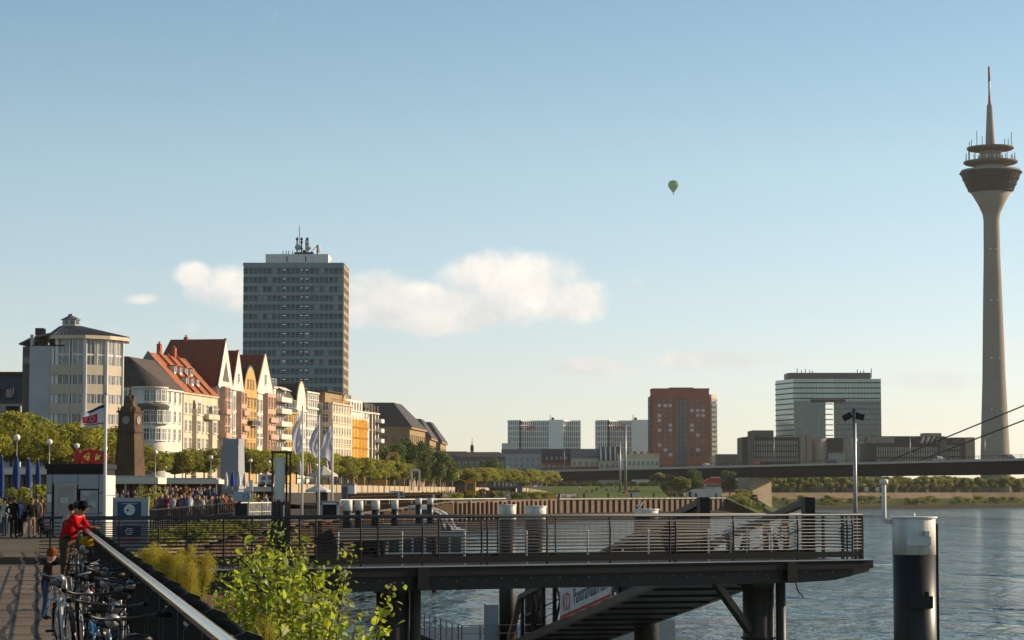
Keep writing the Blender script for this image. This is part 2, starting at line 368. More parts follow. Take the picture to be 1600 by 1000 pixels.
# far right bank: stony foot, scrub slope, embankment wall, promenade behind
BK = [(95, 878), (118, 915), (160, 960), (240, 1052), (420, 1180), (900, 1500), (2600, 2500), (7000, 5200)]
def offs(pts, d):
    out = []
    for i, p in enumerate(pts):
        a = Vector(pts[max(i-1,0)]); b = Vector(pts[min(i+1,len(pts)-1)]); t = (b-a).normalized()
        out.append((p[0]-t.y*d, p[1]+t.x*d))
    return out
def strip(name, a, za, b, zb, m, seg=6):
    mb = MB(); r = random.Random(3)
    for i in range(len(a)-1):
        for k in range(seg):
            def at(pl, z, t, j): return (pl[i][0]+(pl[i+1][0]-pl[i][0])*t, pl[i][1]+(pl[i+1][1]-pl[i][1])*t, z)
            mb.quad(at(a,za,k/seg,0), at(a,za,(k+1)/seg,0), at(b,zb,(k+1)/seg,0), at(b,zb,k/seg,0))
    return struct(mb.build(name, m))
strip('stony_shore', offs(BK,-6), -.3, offs(BK,6), 1.6, M['mud'])
strip('river_slope', offs(BK,6), 1.6, offs(BK,30), 4.4, M['dry'])
ew = thing('embankment_wall', 'long brown embankment wall above the scrub on the far bank', 'wall')
o30, o33 = offs(BK,30), offs(BK,33)
for i in range(len(BK)-1): 
    a, b = o30[i], o30[i+1]; MB().quad((*a,4.4),(*b,4.4),(o33[i+1][0],o33[i+1][1],7.0),(o33[i][0],o33[i][1],7.0)).build('wall_section', M['wall_brown'], ew)
land('terrain', offs(BK,33) + [(9000, 5200), (12000, 14000), (-9000, 14000), (-9000, 879), (60, 879)], 7.0, 2, M['grass'])
# green slope in front of the bridge, seen over the quay wall
struct(MB().quad((19,616,5.72),(46,664,5.72),(52,800,9.4),(2,800,9.4)).build('lawn', M['grass']))
# sheet-pile quay walls
q1 = thing('fender_wall', 'rusty quay wall with close timber fender piles beside the white mooring piles', 'wall')
def lerp2(a, b, t): return (a[0]+(b[0]-a[0])*t, a[1]+(b[1]-a[1])*t)
def face(name, a, b, z0, z1, m, par, th=.4):
    return MB().bar((*a,(z0+z1)/2),(*b,(z0+z1)/2), th, z1-z0).build(name, m, par)
seg = [EDGE[1], EDGE[2], EDGE[3], EDGE[4], EDGE[5], EDGE[6]]
struct(MB().add([(-17,250,5.61),(-16,430,5.61),(8,604,5.61),(-42,250,7.3),(-35,440,7.3),(-23,600,7.3),(2,800,7.3),(19,640,5.61)], [(0,1,4,3),(1,2,5,4),(2,7,6,5)]).build('quay_slope', M['quay']))
for i in range(len(seg)-1): face('wall_panel', (seg[i][0]+.25,seg[i][1]), (seg[i+1][0]+.25,seg[i+1][1]), .3, PZL-.15, M['rust'], q1)
pm = MB().lathe([(.33,0),(.30,5.3)], 8, (0,0,.1)).mesh('pile', M['wood_pile'], True)
pts = []
for i, st in ((1,1.1),(2,1.6),(3,3.4)):
    L = math.hypot(seg[i+1][0]-seg[i][0], seg[i+1][1]-seg[i][1])
    for k in range(int(L/st)): pts.append(lerp2(seg[i], seg[i+1], k*st/L))
for i in (4,):
    L = math.hypot(seg[i+1][0]-seg[i][0], seg[i+1][1]-seg[i][1]); s_ = 0
    while s_ < L:
        p = lerp2(seg[i], seg[i+1], s_/L); pts.append(p); s_ += p[1]*p[1]/36000
for p in pts: put('pile', pm, q1, (p[0]+.75, p[1]-.3, rnd.uniform(-.25,.1)), rnd.uniform(0,3))
q2 = thing('sheet_pile_wall', 'sunlit reddish quay wall with dark upright posts below the lawn', 'wall')
face('wall_panel', (12.2,600), (65,690), 1.5, PZL-.25, M['rust'], q2)
face('coping', (12.3,599.6), (65.1,689.8), PZL-.25, PZL+.15, M['concrete'], q2, .9)
pm2 = MB().box(-.10,.10,-.3,.3,0,4.5).mesh('post', M['steel_black'])
for k in range(31): 
    p = lerp2((11.9,600),(64.7,690), k/30.0); put('post', pm2, q2, (p[0]+.6, p[1]-.35, 1.4), 1.04, None).scale = (1, 1, 1.25 if k % 4 == 0 else 1)
struct(MB().add([(-12,428,1.5),(-8,414,-.1),(18,580,-.1),(12,597,1.8),(76,678,-.1),(66,690,1.8)], [(0,1,2,3),(3,2,4,5)]).build('muddy_shore', M['mud']))
struct(MB().quad((64.9,690,5.6),(76,678,-.1),(104,872,-.1),(95,880,5.6)).build('bank_slope', M['dry']))
# waves of dark stone let into the promenade
for k, (x0, am, ph) in enumerate([(-1.0,.05,0),(-1.42,.05,.6),(-2.1,.055,1.1),(-2.9,.06,1.7),(-3.9,.06,2.2)]):
    mb = MB(); wv = []
    for i in range(150):
        y = 24 + i*.32; x = railx(y) + x0 + am*math.sin(y*.95+ph)
        wv.append((x, y))
    for a, b in zip(wv, wv[1:]): mb.quad((a[0]-.035,a[1],PZL+.004),(a[0]+.035,a[1],PZL+.004),(b[0]+.035,b[1],PZL+.004),(b[0]-.035,b[1],PZL+.004))
    mb.build('dark_band', M['asphalt'], prom)
for k in range(17):  # straight darker strips laid across the promenade at even spacing
    y = 26 + k*2.05; mb = MB().quad((railx(y)-14,y,PZL+.005),(railx(y)-.4,y,PZL+.005),(railx(y)-.4,y+.14,PZL+.005),(railx(y)-14,y+.14,PZL+.005)); mb.build('dark_band', M['concrete_dark'], prom)
# ------------------------------------------------------------------ foliage
def leaf_cloud(centres, n, size, r, aspect=1.0):
    """small bent leaf faces filling a set of ellipsoids (c, (rx,ry,rz))"""
    mb = MB(); vol = [e[1][0]*e[1][1]*e[1][2] for e in centres]; tot = sum(vol)
    for (c, e), v in zip(centres, vol):
        for _ in range(max(4, int(n*v/tot))):
            while True:
                p = Vector((r.uniform(-1,1), r.uniform(-1,1), r.uniform(-1,1)))
                if .18 < p.length_squared < 1: break
            p = p.normalized() * (p.length ** .55)
            q = Vector((c[0]+p.x*e[0], c[1]+p.y*e[1], c[2]+p.z*e[2]))
            a = Vector((r.gauss(0,1), r.gauss(0,1), r.gauss(0,.7))).normalized(); b = a.cross(Vector((r.gauss(0,1), r.gauss(0,1), r.gauss(0,1)))).normalized()
            s = size * r.uniform(.6, 1.4)
            mb.add([q-a*s*.5, q+b*s*.36*aspect, q+a*s*.5, q-b*s*.36*aspect], [(0,1,2,3)])
    return mb
def crown_blobs(r, w, h, zc, n):
    out = []
    for _ in range(n):
        a = r.uniform(0, 6.283); q = r.uniform(0, .75) ** .7
        z = r.uniform(-.75, .8)
        k = math.sqrt(max(.1, 1 - z*z*.8))
        out.append(((math.cos(a)*q*w*k, math.sin(a)*q*w*k, zc+z*h), (w*r.uniform(.28,.5), w*r.uniform(.28,.5), h*r.uniform(.28,.5))))
    return out
def tree_proto(key, h, w, ch, n, leaf, seed, lsize, limbs=5, blobs=16):
    r = random.Random(seed); zc = h - ch*.5
    cm = leaf_cloud(crown_blobs(r, w*.5*.8, ch*.5*.75, zc, blobs), n, lsize, r).mesh('crown', leaf)
    t = MB(); th = h - ch*.85
    t.tube([(0,0,-.1),(.03,.02,th*.5),(0,.05,th),(0.05,0,zc)], [h*.022, h*.019, h*.016, .04], 7)
    for k in range(limbs):
        a = 6.283*k/limbs + r.uniform(-.4,.4); q = w*.3
        t.tube([(0,.03,th*.95),(math.cos(a)*q*.5, math.sin(a)*q*.5, th+ch*.25),(math.cos(a)*q, math.sin(a)*q, zc+r.uniform(-.1,.25)*ch)], [.09,.06,.02], 5)
    return (cm, t.mesh('trunk', M['bark'], True))
def place_tree(proto, name, label, loc, rz, group=None, scale=1, cat='tree'):
    t = thing(name, label, cat, loc, rz, group); t.scale = scale if isinstance(scale, tuple) else (scale,)*3
    put('crown', proto[0], t); put('trunk', proto[1], t)
    return t
# ------------------------------------------------------------------ people
_pose = {}
REG = {'skin':0,'top':1,'leg':2,'shoe':3}
def pose_mesh(key, J, E, sub=1):
    """one continuous skinned body: J joint -> (xyz, radius), E (a, b, region)"""
    if key in _pose: return _pose[key]
    names = list(J); idx = {n: i for i, n in enumerate(names)}
    me = bpy.data.meshes.new('skeleton'); me.from_pydata([J[n][0] for n in names], [(idx[a], idx[b]) for a, b, _ in E], [])
    o = bpy.data.objects.new('skeleton', me); COL.objects.link(o)
    sk = o.modifiers.new('s', 'SKIN'); sk.use_smooth_shade = True
    for n in names:
        d = me.skin_vertices[0].data[idx[n]]; r = J[n][1]; d.radius = (r, r) if not isinstance(r, tuple) else r
        d.use_root = (n == 'pelvis')
    sb = o.modifiers.new('b', 'SUBSURF'); sb.levels = sub; sb.render_levels = sub
    dg = bpy.context.evaluated_depsgraph_get(); dg.update()
    out = bpy.data.meshes.new_from_object(o.evaluated_get(dg)); bpy.data.objects.remove(o)
    segs = [(Vector(J[a][0]), Vector(J[b][0]), REG[g], min(J[a][1] if not isinstance(J[a][1],tuple) else J[a][1][0], J[b][1] if not isinstance(J[b][1],tuple) else J[b][1][0])) for a, b, g in E]
    out.materials.clear()
    for _ in range(4): out.materials.append(None)
    for p in out.polygons:
        c = p.center; best = (9, 0)
        for a, b, g, rr in segs:
            ab = b - a; t = max(0, min(1, (c-a).dot(ab)/max(1e-9, ab.length_squared))); d = (c-(a+ab*t)).length - rr*.5
            if d < best[0]: best = (d, g)
        p.material_index = best[1]; p.use_smooth = True
    _pose[key] = out; return out
def skeleton(arms='down', lean=0., step=0., sit=False, sleeves=True, fingers=False, stout=1.0, gaze=0., skirt=False, hk=1.0):
    s = stout; J = {}; E = []
    hz = .46 if sit else .95
    def bend(p):   # lean the upper body forward (towards -y) about the hips
        x, y, z = p; z -= hz; c, q = math.cos(lean), math.sin(lean)
        return (x, y*c - z*q, hz + z*c + y*q)
    def j(n, p, r): J[n] = (p, r)
    j('pelvis', (0,0,hz), (.165*s,.12*s)); j('waist', bend((0,0,hz+.17)), (.135*s,.10*s)); j('chest', bend((0,0,hz+.38)), (.16*s,.115*s)); j('neck', bend((0,.0,hz+.53)), .052)
    j('chin', bend((0,-.03-gaze*.3,hz+.53+.07*hk)), (.068*hk,.078*hk)); j('brow', bend((0,-.025-gaze*.7,hz+.53+.16*hk)), (.076*hk,.092*hk)); j('scalp', bend((0,-.01-gaze,hz+.53+.235*hk)), (.055*hk,.065*hk))
    E += [('pelvis','waist','top'),('waist','chest','top'),('chest','neck','top'),('neck','chin','skin'),('chin','brow','skin'),('brow','scalp','skin')]
    for sd, k in (('l',-1),('r',1)):
        if sit:
            j('hip'+sd, (k*.095,-.03,.46), .10*s); j('knee'+sd, (k*.11,-.45,.47), .068); j('ankle'+sd, (k*.11,-.44,.10), .048); j('toe'+sd, (k*.115,-.60,.045), .036)
        else:
            f = k*step
            j('hip'+sd, (k*.095,0,.86), .098*s); j('knee'+sd, (k*.1,-.02-f*.5,.49), .066*s); j('ankle'+sd, (k*.1,.03-f,.09), .045); j('toe'+sd, (k*.115,-.13-f,.04), .036)
        E += [('pelvis','hip'+sd,'leg'),('hip'+sd,'knee'+sd,'leg'),('knee'+sd,'ankle'+sd,'skin' if skirt else 'leg'),('ankle'+sd,'toe'+sd,'shoe')]
        sh = bend((k*.175,0,hz+.47)); j('sho'+sd, sh, .062*s)
        if arms == 'rail':
            el = Vector(sh) + Vector((k*.05,-.14,-.24)); wr = el + Vector((-k*.12,-.24,.02))
        elif arms == 'phone' and k == 1:
            el = Vector(sh) + Vector((k*.06,-.05,-.26)); wr = el + Vector((-.06,-.20,.13))
        elif arms == 'table':
            el = Vector(sh) + Vector((k*.07,-.08,-.25)); wr = el + Vector((-k*.08,-.24,.04))
        elif arms == 'hips' and k == -1:
            el = Vector(sh) + Vector((k*.16,.06,-.24)); wr = el + Vector((-k*.15,-.08,-.17))
        else:
            el = Vector(sh) + Vector((k*.055,.03,-.29)); wr = el + Vector((0,-.07,-.24))
        j('el'+sd, tuple(el), .046*s); j('wr'+sd, tuple(wr), .031)
        dr = (wr-el).normalized(); hd = wr + dr*.07; j('ha'+sd, tuple(hd), (.038,.022))
        E += [('chest','sho'+sd,'top'),('sho'+sd,'el'+sd,'top'),('el'+sd,'wr'+sd,'top' if sleeves else 'skin'),('wr'+sd,'ha'+sd,'skin')]
        if fingers:
            sx = dr.cross(Vector((0,0,1))).normalized()
            for q, (of, ln) in enumerate([(-.028,.062),(-.01,.075),(.01,.07),(.027,.055)]):
                a = hd + dr*.03 + sx*of; b = a + dr*ln*.55 + Vector((0,0,-.008)); c = b + dr*ln*.35 + Vector((0,0,-.022))
                j(f'f{q}a{sd}', tuple(a), .0095); j(f'f{q}b{sd}', tuple(b), .0088); j(f'f{q}c{sd}', tuple(c), .0075)
                E += [('ha'+sd, f'f{q}a{sd}','skin'),(f'f{q}a{sd}',f'f{q}b{sd}','skin'),(f'f{q}b{sd}',f'f{q}c{sd}','skin')]
            a = wr + dr*.02 - sx*.035*k; b = a + dr*.045 - sx*.018*k
            j('ta'+sd, tuple(a), .011); j('tb'+sd, tuple(b), .0095); E += [('wr'+sd,'ta'+sd,'skin'),('ta'+sd,'tb'+sd,'skin')]
    return J, E
_cm = {}
def cloth(c, rough=.9):
    c = tuple(c)
    if c not in _cm: _cm[c] = mat('cloth', c, tuple(q*.7 for q in c), s=9, rough=rough)
    return _cm[c]
def person(label, loc, rz, h=1.72, key='stand', top=(.1,.1,.12), leg=(.04,.045,.07), hair=(.02,.014,.01), skin=(.42,.24,.16), group=None, long_hair=False, sub=1, hat=None, face=False, **pose):
    ck = (key, tuple(sorted(pose.items())))
    J, E = skeleton(**pose); base = pose_mesh(ck, J, E, sub)
    t = thing('person', label, 'person', loc, rz, group); t.scale = (h/1.74,)*3
    me = base.copy()
    for i_, c in enumerate((skin, top, leg, (.02,.018,.016))): me.materials[i_] = cloth(c)
    put('body', me, t)
    b = Vector(J['brow'][0]); sc_ = Vector(J['scalp'][0]); up = (sc_-b).normalized()
    hb = MB()
    hc = b + up*.035 + Vector((0,.022,0))
    hb.sphere(hc, .098*pose.get('hk',1), 12, 8, (.92,1.02,1.0))
    if long_hair: hb.sphere(hc + Vector((0,.055,-.14)), .10, 8, 6, (.95,.55,1.5))
    hb.build('hair', cloth(hair), t, True)
    if face:
        f = MB(); f.sphere((b.x, b.y-.098*pose.get('hk',1), b.z-.022), .016, 6, 5, (.8,1.1,1.4)); f.build('nose', cloth(skin), t, True)
        for k in (-1,1):
            MB().sphere((b.x+k*.031, b.y-.085*pose.get('hk',1), b.z+.002), .011, 6, 5).build('eye', cloth((.03,.02,.02)), t, True)
            MB().sphere((b.x+k*.078*pose.get('hk',1), b.y+.005, b.z-.012), .022, 6, 5, (.4,.8,1.3)).build('ear', cloth(skin), t, True)
        MB().sphere((b.x, b.y-.082*pose.get('hk',1), b.z-.062), .018, 6, 5, (1.3,.5,.35)).build('mouth', cloth((.30,.10,.08)), t, True)
    if hat:
        hm = MB(); c0 = hc + up*.03
        hm.lathe([(.20,-.012),(.205,0),(.115,.012),(.108,.07),(.085,.115),(.001,.125)], 16); hm.v = [tuple(Vector(q)+c0) for q in hm.v]
        hm.build('hat', cloth(hat), t, True)
    return t, J
# ------------------------------------------------------------------ foreground railing
struct(MB().quad((railx(4)+.3,4,4.6),(railx(4)+9,4,.2),(railx(62)+7,62,.2),(railx(62)+.3,62,4.2)).build('bank', M['dry']))
RZ = math.atan(.21)
rl = thing('railing', 'thick stainless tube handrail on black fin posts with parked bicycles', 'railing', (railx(5), 5, PZL), RZ)
LR = 54.5
hr = MB().tube([(0, y, 1.09) for y in [i*LR/30 for i in range(31)]], .044, 16).build('handrail', M['steel'], rl, True)
fin = MB().prism([(-.05,0),(.10,0),(.15,.4),(.24,.80),(.27,.98),(.235,1.09),(.15,1.12),(.07,1.09),(.0,1.03),(-.045,.98)], 'y', -.012, .012).mesh('post', M['steel_black'])
for k in range(22): put('post', fin, rl, (0, .4 + k*2.48, 0))
MB().tube([(.17, .4+2.48*i/8, 1.02+.055*abs(math.sin(math.pi*i/8))) for i in range(8*21+1)], .034, 8).build('rubber_hose', M['rubber'], rl, True)
for k in range(1,43,2): MB().box(-.01,.03,.4+k*1.24-.02,.4+k*1.24+.02,.05,1.05).build('upright', M['steel_black'], rl)
for k in range(7): MB().tube([(.04+.012*k, .2, .14+.125*k), (.04+.012*k, LR, .14+.125*k)], .011, 6).build('rod', M['galv'], rl, True)
MB().box(-.10,.14,.1,LR,0.0,.05).build('kerb', M['concrete_dark'], rl)
# ------------------------------------------------------------------ bicycles
def bicycle(label, loc, rz, col, lean=.0, mudguard=(.02,.02,.02), basket=None, turn=.25, tall=1.0):
    t = thing('bicycle', label, 'bicycle', loc, rz, 'bicycles parked at the railing'); t.rotation_euler = (lean, 0, rz); t.scale = (tall,)*3
    fm = mat('bicycle paint', col, tuple(q*.8 for q in col), s=8, rough=.3, spec=.5)
    r = .345; rear, fr = (-.53,0,r), (.56,0,r)
    bb = (-.08,0,.29); st = (-.235,0,.80); hd1 = (.36,0,.80); hd0 = (.395,0,.64)
    f = MB(); f.tube([bb, st], .0165, 8); f.tube([(-.2,0,.72), hd1], .017, 8); f.tube([bb, hd0], .019, 8); f.tube([hd0, hd1], .021, 8)
    for s in (-.05,.05):
        f.tube([(-.08,s*.7,.29),(-.53,s,r)], .010, 6); f.tube([(-.215,s*.4,.74),(-.53,s,r)], .009, 6)
    f.build('frame', fm, t, True)
    k = MB()
    for s in (-.055,.055): k.tube([(.40,s*.75,.60),(.46,s,.48),(.56,s,r)], .013, 6)
    k.tube([(.40,-.05,.60),(.40,.05,.60)], .016, 6); k.build('fork', M['galv'] if sum(col) > .5 else fm, t, True)
    h = MB(); cs, sn = math.cos(turn), math.sin(turn)
    def hp(x, y, z): return (.355 + x*cs - y*sn, x*sn + y*cs, z)
    h.tube([(.36,0,.78),(.345,0,1.0)], .014, 8); h.tube([(.345,0,.99), hp(.07,0,1.01)], .014, 8)
    h.tube([hp(-.13,-.30,1.05), hp(-.02,-.27,1.05), hp(.06,-.15,1.02), hp(.08,0,1.01), hp(.06,.15,1.02), hp(-.02,.27,1.05), hp(-.13,.30,1.05)], .012, 8)
    hb = h.build('handlebar', M['galv'] if sum(col) > 1.4 else M['black'], t, True)
    for s in (-1,1): MB().tube([hp(-.15,s*.302,1.05), hp(-.03,s*.275,1.05)], .019, 8).build('grip', M['rubber'], hb, True)
    MB().tube([hp(.12,.0,1.0), hp(.17,.0,.99)], [.05,.045], 10).build('headlight', M['galv'], hb, True)
    sp = MB().tube([st,(-.262,0,.90)], .014, 8).build('seat_post', M['galv'], t, True)
    sd = MB(); pr = [(-.16,.085),(-.10,.105),(0,.07),(.08,.032),(.13,.022)]
    vs = []; 
    for (x, wd) in pr:
        for a in range(8):
            an = 2*math.pi*a/8; vs.append((-.262+x, wd*math.cos(an), .925+.035*math.sin(an) - (.02 if x > .05 else 0)))
    fs = [(i*8+a, i*8+(a+1)%8, (i+1)*8+(a+1)%8, (i+1)*8+a) for i in range(4) for a in range(8)] + [tuple(range(8)), tuple(range(32,40))]
    sd.add(vs, fs).build('saddle', cloth((.028,.018,.013), .5), t, True)
    for (cx, nm) in ((rear[0],'rear'),(fr[0],'front')):
        wh = put('wheel', MB().lathe([(.022,-.03),(.022,.03)], 10).mesh('hub', M['galv'], True), t, (cx,0,r), rot=(math.pi/2,0,0))
        put('tyre', BT, wh); put('rim', BR, wh); put('spoke', BS, wh)
        mg = MB(); ps = [(cx+(r+.03)*math.cos(a), 0, r+(r+.03)*math.sin(a)) for a in [R(q) for q in (range(-10,181,14) if nm == 'rear' else range(20,200,14))]]
        for a, b in zip(ps, ps[1:]): mg.bar(a, b, .055, .004)
        mg.build('mudguard', cloth(mudguard, .4), t)
    cr = MB().lathe([(.09,-.004),(.09,.004)], 16); cr.v = [(x-.08, z+.05, y+.29) for x, y, z in cr.v]; cr.tube([(-.08,.06,.29),(.0,.075,.15)], .011, 6); cr.tube([(-.08,-.06,.29),(-.16,-.075,.43)], .011, 6)
    cr.box(-.05,.05,.08,.17,.135,.16); cr.box(-.21,-.11,-.17,-.08,.42,.445); cr.build('crank', M['steel_black'], t)
    rk = MB(); rk.tube([(-.30,-.06,.73),(-.72,-.06,.74)], .007, 5); rk.tube([(-.30,.06,.73),(-.72,.06,.74)], .007, 5)
    for s in (-.06,.06): rk.tube([(-.60,s,.735),(-.53,s,r)], .006, 5)
    for x in (-.4,-.5,-.6,-.7): rk.tube([(x,-.06,.735),(x,.06,.735)], .006, 5)
    rk.build('luggage_rack', M['galv'], t, True)
    MB().box(-.74,-.70,-.03,.03,.64,.69).build('rear_light', M['red'], t)
    cb = MB(); cb.tube([hp(.02,-.24,1.04), (.52,-.1,1.0), (.55,.02,.85), (.42,.03,.66), (.40,0,.5)], .005, 5); cb.tube([hp(.02,.24,1.04), (.5,.14,.97), (.46,.05,.8), (.2,.02,.66)], .005, 5); cb.build('brake_cable', M['rubber'], t, True)
    if basket:
        b = MB()
        for z in (.78,.86,.94,1.0):
            q = .13 + (z-.78)*.15; b.tube([(.47,-q,z),(.47+2*q,-q,z),(.47+2*q,q,z),(.47,q,z),(.47,-q,z)], .006, 5)
        for a in range(6):
            for s in (-1,1): b.tube([(.48+.045*a,s*.13,.78),(.48+.055*a,s*.162,1.0)], .004, 4)
        bo = b.build('basket', M['steel_black'], t); g = MB().sphere((.62,0,.97), .15, 10, 7, (1,.95,.75)); g.build('bag', cloth(basket), bo, True)
    return t
BT = MB(); 
_ring = lambda R0, rr, n=28, m=7: MB().tube([(R0*math.cos(2*math.pi*i/n), R0*math.sin(2*math.pi*i/n), 0) for i in range(n+1)], rr, m, False)
BT = _ring(.325,.019).mesh('tyre', M['rubber'], True); BR = _ring(.300,.011,24,6).mesh('rim', M['galv'], True)
_s = MB()
for i in range(20):
    a = 2*math.pi*i/20; _s.tube([(.02*math.cos(a+.6), .02*math.sin(a+.6), .02*(-1)**i), (.30*math.cos(a), .30*math.sin(a), 0)], .0022, 3)
BS = _s.mesh('spoke', M['galv'])
BH = math.pi/2 + RZ
bicycle('silver city bicycle with white stem nearest the red haired child', (-4.72,24.0,PZL), BH+math.pi+.10, (.50,.50,.49), .05, turn=-.5)
bicycle('black bicycle between the silver one and the two blue ones', (-4.15,23.0,PZL), BH+math.pi-.2, (.02,.02,.022), -.06, turn=.3)
bicycle('black bicycle with blue top tube leaning under the handrail', (-3.55,19.2,PZL), BH+.06, (.01,.16,.36), .03)
bicycle('bright blue bicycle with brown saddle closest to the railing', (-3.10,17.2,PZL), BH-.05, (.01,.20,.42), .05, turn=-.2)
bicycle('dark bicycle with wide brown saddle at the near end of the row', (-2.62,15.4,PZL), BH+.12, (.025,.02,.02), .02)
bicycle('bicycle carrying a yellow bag in its front basket', (-8.05,42.0,PZL), BH+math.pi+.15, (.05,.05,.055), -.04, basket=(.42,.22,.01), turn=.5)
bicycle('dark touring bicycle behind the silver one near the child', (-5.25,28.0,PZL), BH+math.pi-.12, (.03,.03,.035), .05, turn=.6)
bicycle('black bicycle with low handlebar halfway along the row', (-4.75,27.0,PZL), BH+.2, (.03,.012,.01), -.05, turn=.4)
bicycle('black bicycle squeezed between the blue ones and the railing', (-3.75,21.6,PZL), BH-.1, (.02,.02,.02), .04, turn=-.3)
bicycle('dark red bicycle tucked behind the black ones near the railing', (-4.45,25.3,PZL), BH+.05, (.10,.012,.01), -.03, turn=.2)
bicycle('dark bicycle with upright bars just before the yellow bag', (-6.9,36.6,PZL), BH+math.pi, (.03,.03,.03), .03, turn=-.2)
# ------------------------------------------------------------------ people near the railing
px = lambda p, d: PX(p, d)
t, J = person('small red haired child in a dark waistcoat and jeans beside the bicycles', (px(74,33.6), 33.6, PZL), R(112), 1.0, 'child', top=(.05,.028,.022), leg=(.05,.09,.15), hair=(.22,.065,.018), skin=(.5,.28,.19), fingers=True, step=.06, gaze=.06, lean=.12, sub=1, face=True, stout=1.3, hk=1.45)
MB().lathe([(.15,-.03),(.17,.0),(.14,.04)], 12, (0,-.10,1.43)).build('hood', cloth((.02,.02,.025)), t, True)
t, J = person('person in a bright red jacket and black hat leaning on the handrail', (px(105,48.6), 48.6, PZL), R(72), 1.74, 'lean', top=(.52,.008,.01), leg=(.07,.055,.035), hair=(.015,.012,.01), skin=(.36,.19,.12), arms='rail', lean=.55, fingers=True, face=True, hat=(.012,.012,.014), stout=1.5)
b = J['brow'][0]
MB().box(-.075,.075,b[1]-.10,b[1]-.085,b[2]-.018,b[2]+.022).build('sunglasses', M['steel_black'], t)
w2 = J['waist'][0]; MB().tube([(.16,w2[1]+.02,w2[2]+.25),(.0,w2[1]+.16,w2[2]+.15),(-.18,w2[1]+.1,w2[2]-.1)], .022, 6).build('bag_strap', cloth((.06,.035,.02)), t)
person('person with short grey hair standing behind the red jacket', (px(121,51.2), 51.2, PZL), R(150), 1.66, 'stand2', top=(.34,.28,.22), leg=(.16,.12,.08), hair=(.05,.045,.04), arms='phone', fingers=True, face=True)
person('dark haired person in a pale coat half hidden by the red jacket', (px(113,52.4), 52.4, PZL), R(200), 1.60, 'stand3', top=(.48,.38,.30), leg=(.10,.07,.05), hair=(.02,.015,.012), arms='down', lean=.08, face=True)
GR = 'people standing by the ticket kiosk'
for (p, d, h, top, leg, hair, lab, kw) in [
    (8, 95, 1.62, (.42,.40,.38), (.05,.07,.12), (.03,.02,.015), 'woman in white top and jeans with dark hair beside the umbrellas', dict(long_hair=True)),
    (22, 92, 1.66, (.015,.014,.016), (.015,.015,.018), (.10,.055,.03), 'woman dressed all in black facing us by the kiosk', dict(arms='hips', long_hair=True)),
    (33, 94, 1.62, (.22,.28,.38), (.02,.02,.024), (.42,.38,.32), 'person with fair hair and pale blue top carrying a dark bag', dict(arms='phone')),
    (50, 92, 1.63, (.018,.016,.016), (.30,.19,.11), (.22,.10,.035), 'woman with red hair in black top and tan trousers', dict(long_hair=True, step=.05)),
    (58, 98, 1.68, (.30,.22,.15), (.10,.08,.06), (.08,.04,.02), 'person in brown jacket just behind the red haired woman', dict(arms='hips')),
    (66, 100, 1.66, (.20,.10,.06), (.06,.05,.045), (.10,.05,.03), 'person in rust coloured coat next to the kiosk wall', dict())]:
    t, J = person(lab, (px(p,d), d, PZL), R(rnd.uniform(-50,50)), h, 'stand', top, leg, hair, group=GR, **kw)
    if 'bag' in lab: MB().box(.18,.30,-.02,.24,.75,1.15).build('bag', cloth((.02,.022,.03)), t)
# black dog
def dog(loc, rz):
    t = thing('dog', 'black dog sitting by the corner of the grey kiosk', 'dog', loc, rz)
    J = {'pelvis':((0,.26,.24),.115),'belly':((0,.10,.36),.12),'chest':((0,-.06,.47),.14),'neck':((0,-.15,.62),.085),'head':((0,-.20,.72),.085),'muzzle':((0,-.31,.69),.048),'nosetip':((0,-.37,.68),.034),'tail1':((0,.40,.12),.03),'tail2':((.08,.56,.06),.02)}
    E = [('pelvis','belly','top'),('belly','chest','top'),('chest','neck','top'),('neck','head','top'),('head','muzzle','top'),('muzzle','nosetip','top'),('pelvis','tail1','top'),('tail1','tail2','top')]
    for s, k in (('l',-1),('r',1)):
        J['el'+s] = ((k*.09,-.07,.33),.05); J['wr'+s] = ((k*.09,-.10,.16),.032); J['paw'+s] = ((k*.09,-.14,.03),.032)
        J['kn'+s] = ((k*.13,.08,.25),.065); J['hk'+s] = ((k*.13,.30,.09),.035); J['hp'+s] = ((k*.13,.12,.03),.032)
        E += [('chest','el'+s,'top'),('el'+s,'wr'+s,'top'),('wr'+s,'paw'+s,'top'),('pelvis','kn'+s,'top'),('kn'+s,'hk'+s,'top'),('hk'+s,'hp'+s,'top')]
        J['ear'+s] = ((k*.075,-.18,.80),.03); J['ear2'+s] = ((k*.11,-.19,.74),.02); E += [('head','ear'+s,'top'),('ear'+s,'ear2'+s,'top')]
    me = pose_mesh('dog', J, E).copy()
    for i_ in range(4): me.materials[i_] = cloth((.014,.012,.012))
    put('body', me, t)
dog((px(70,91.5), 91.5, PZL), R(-40))
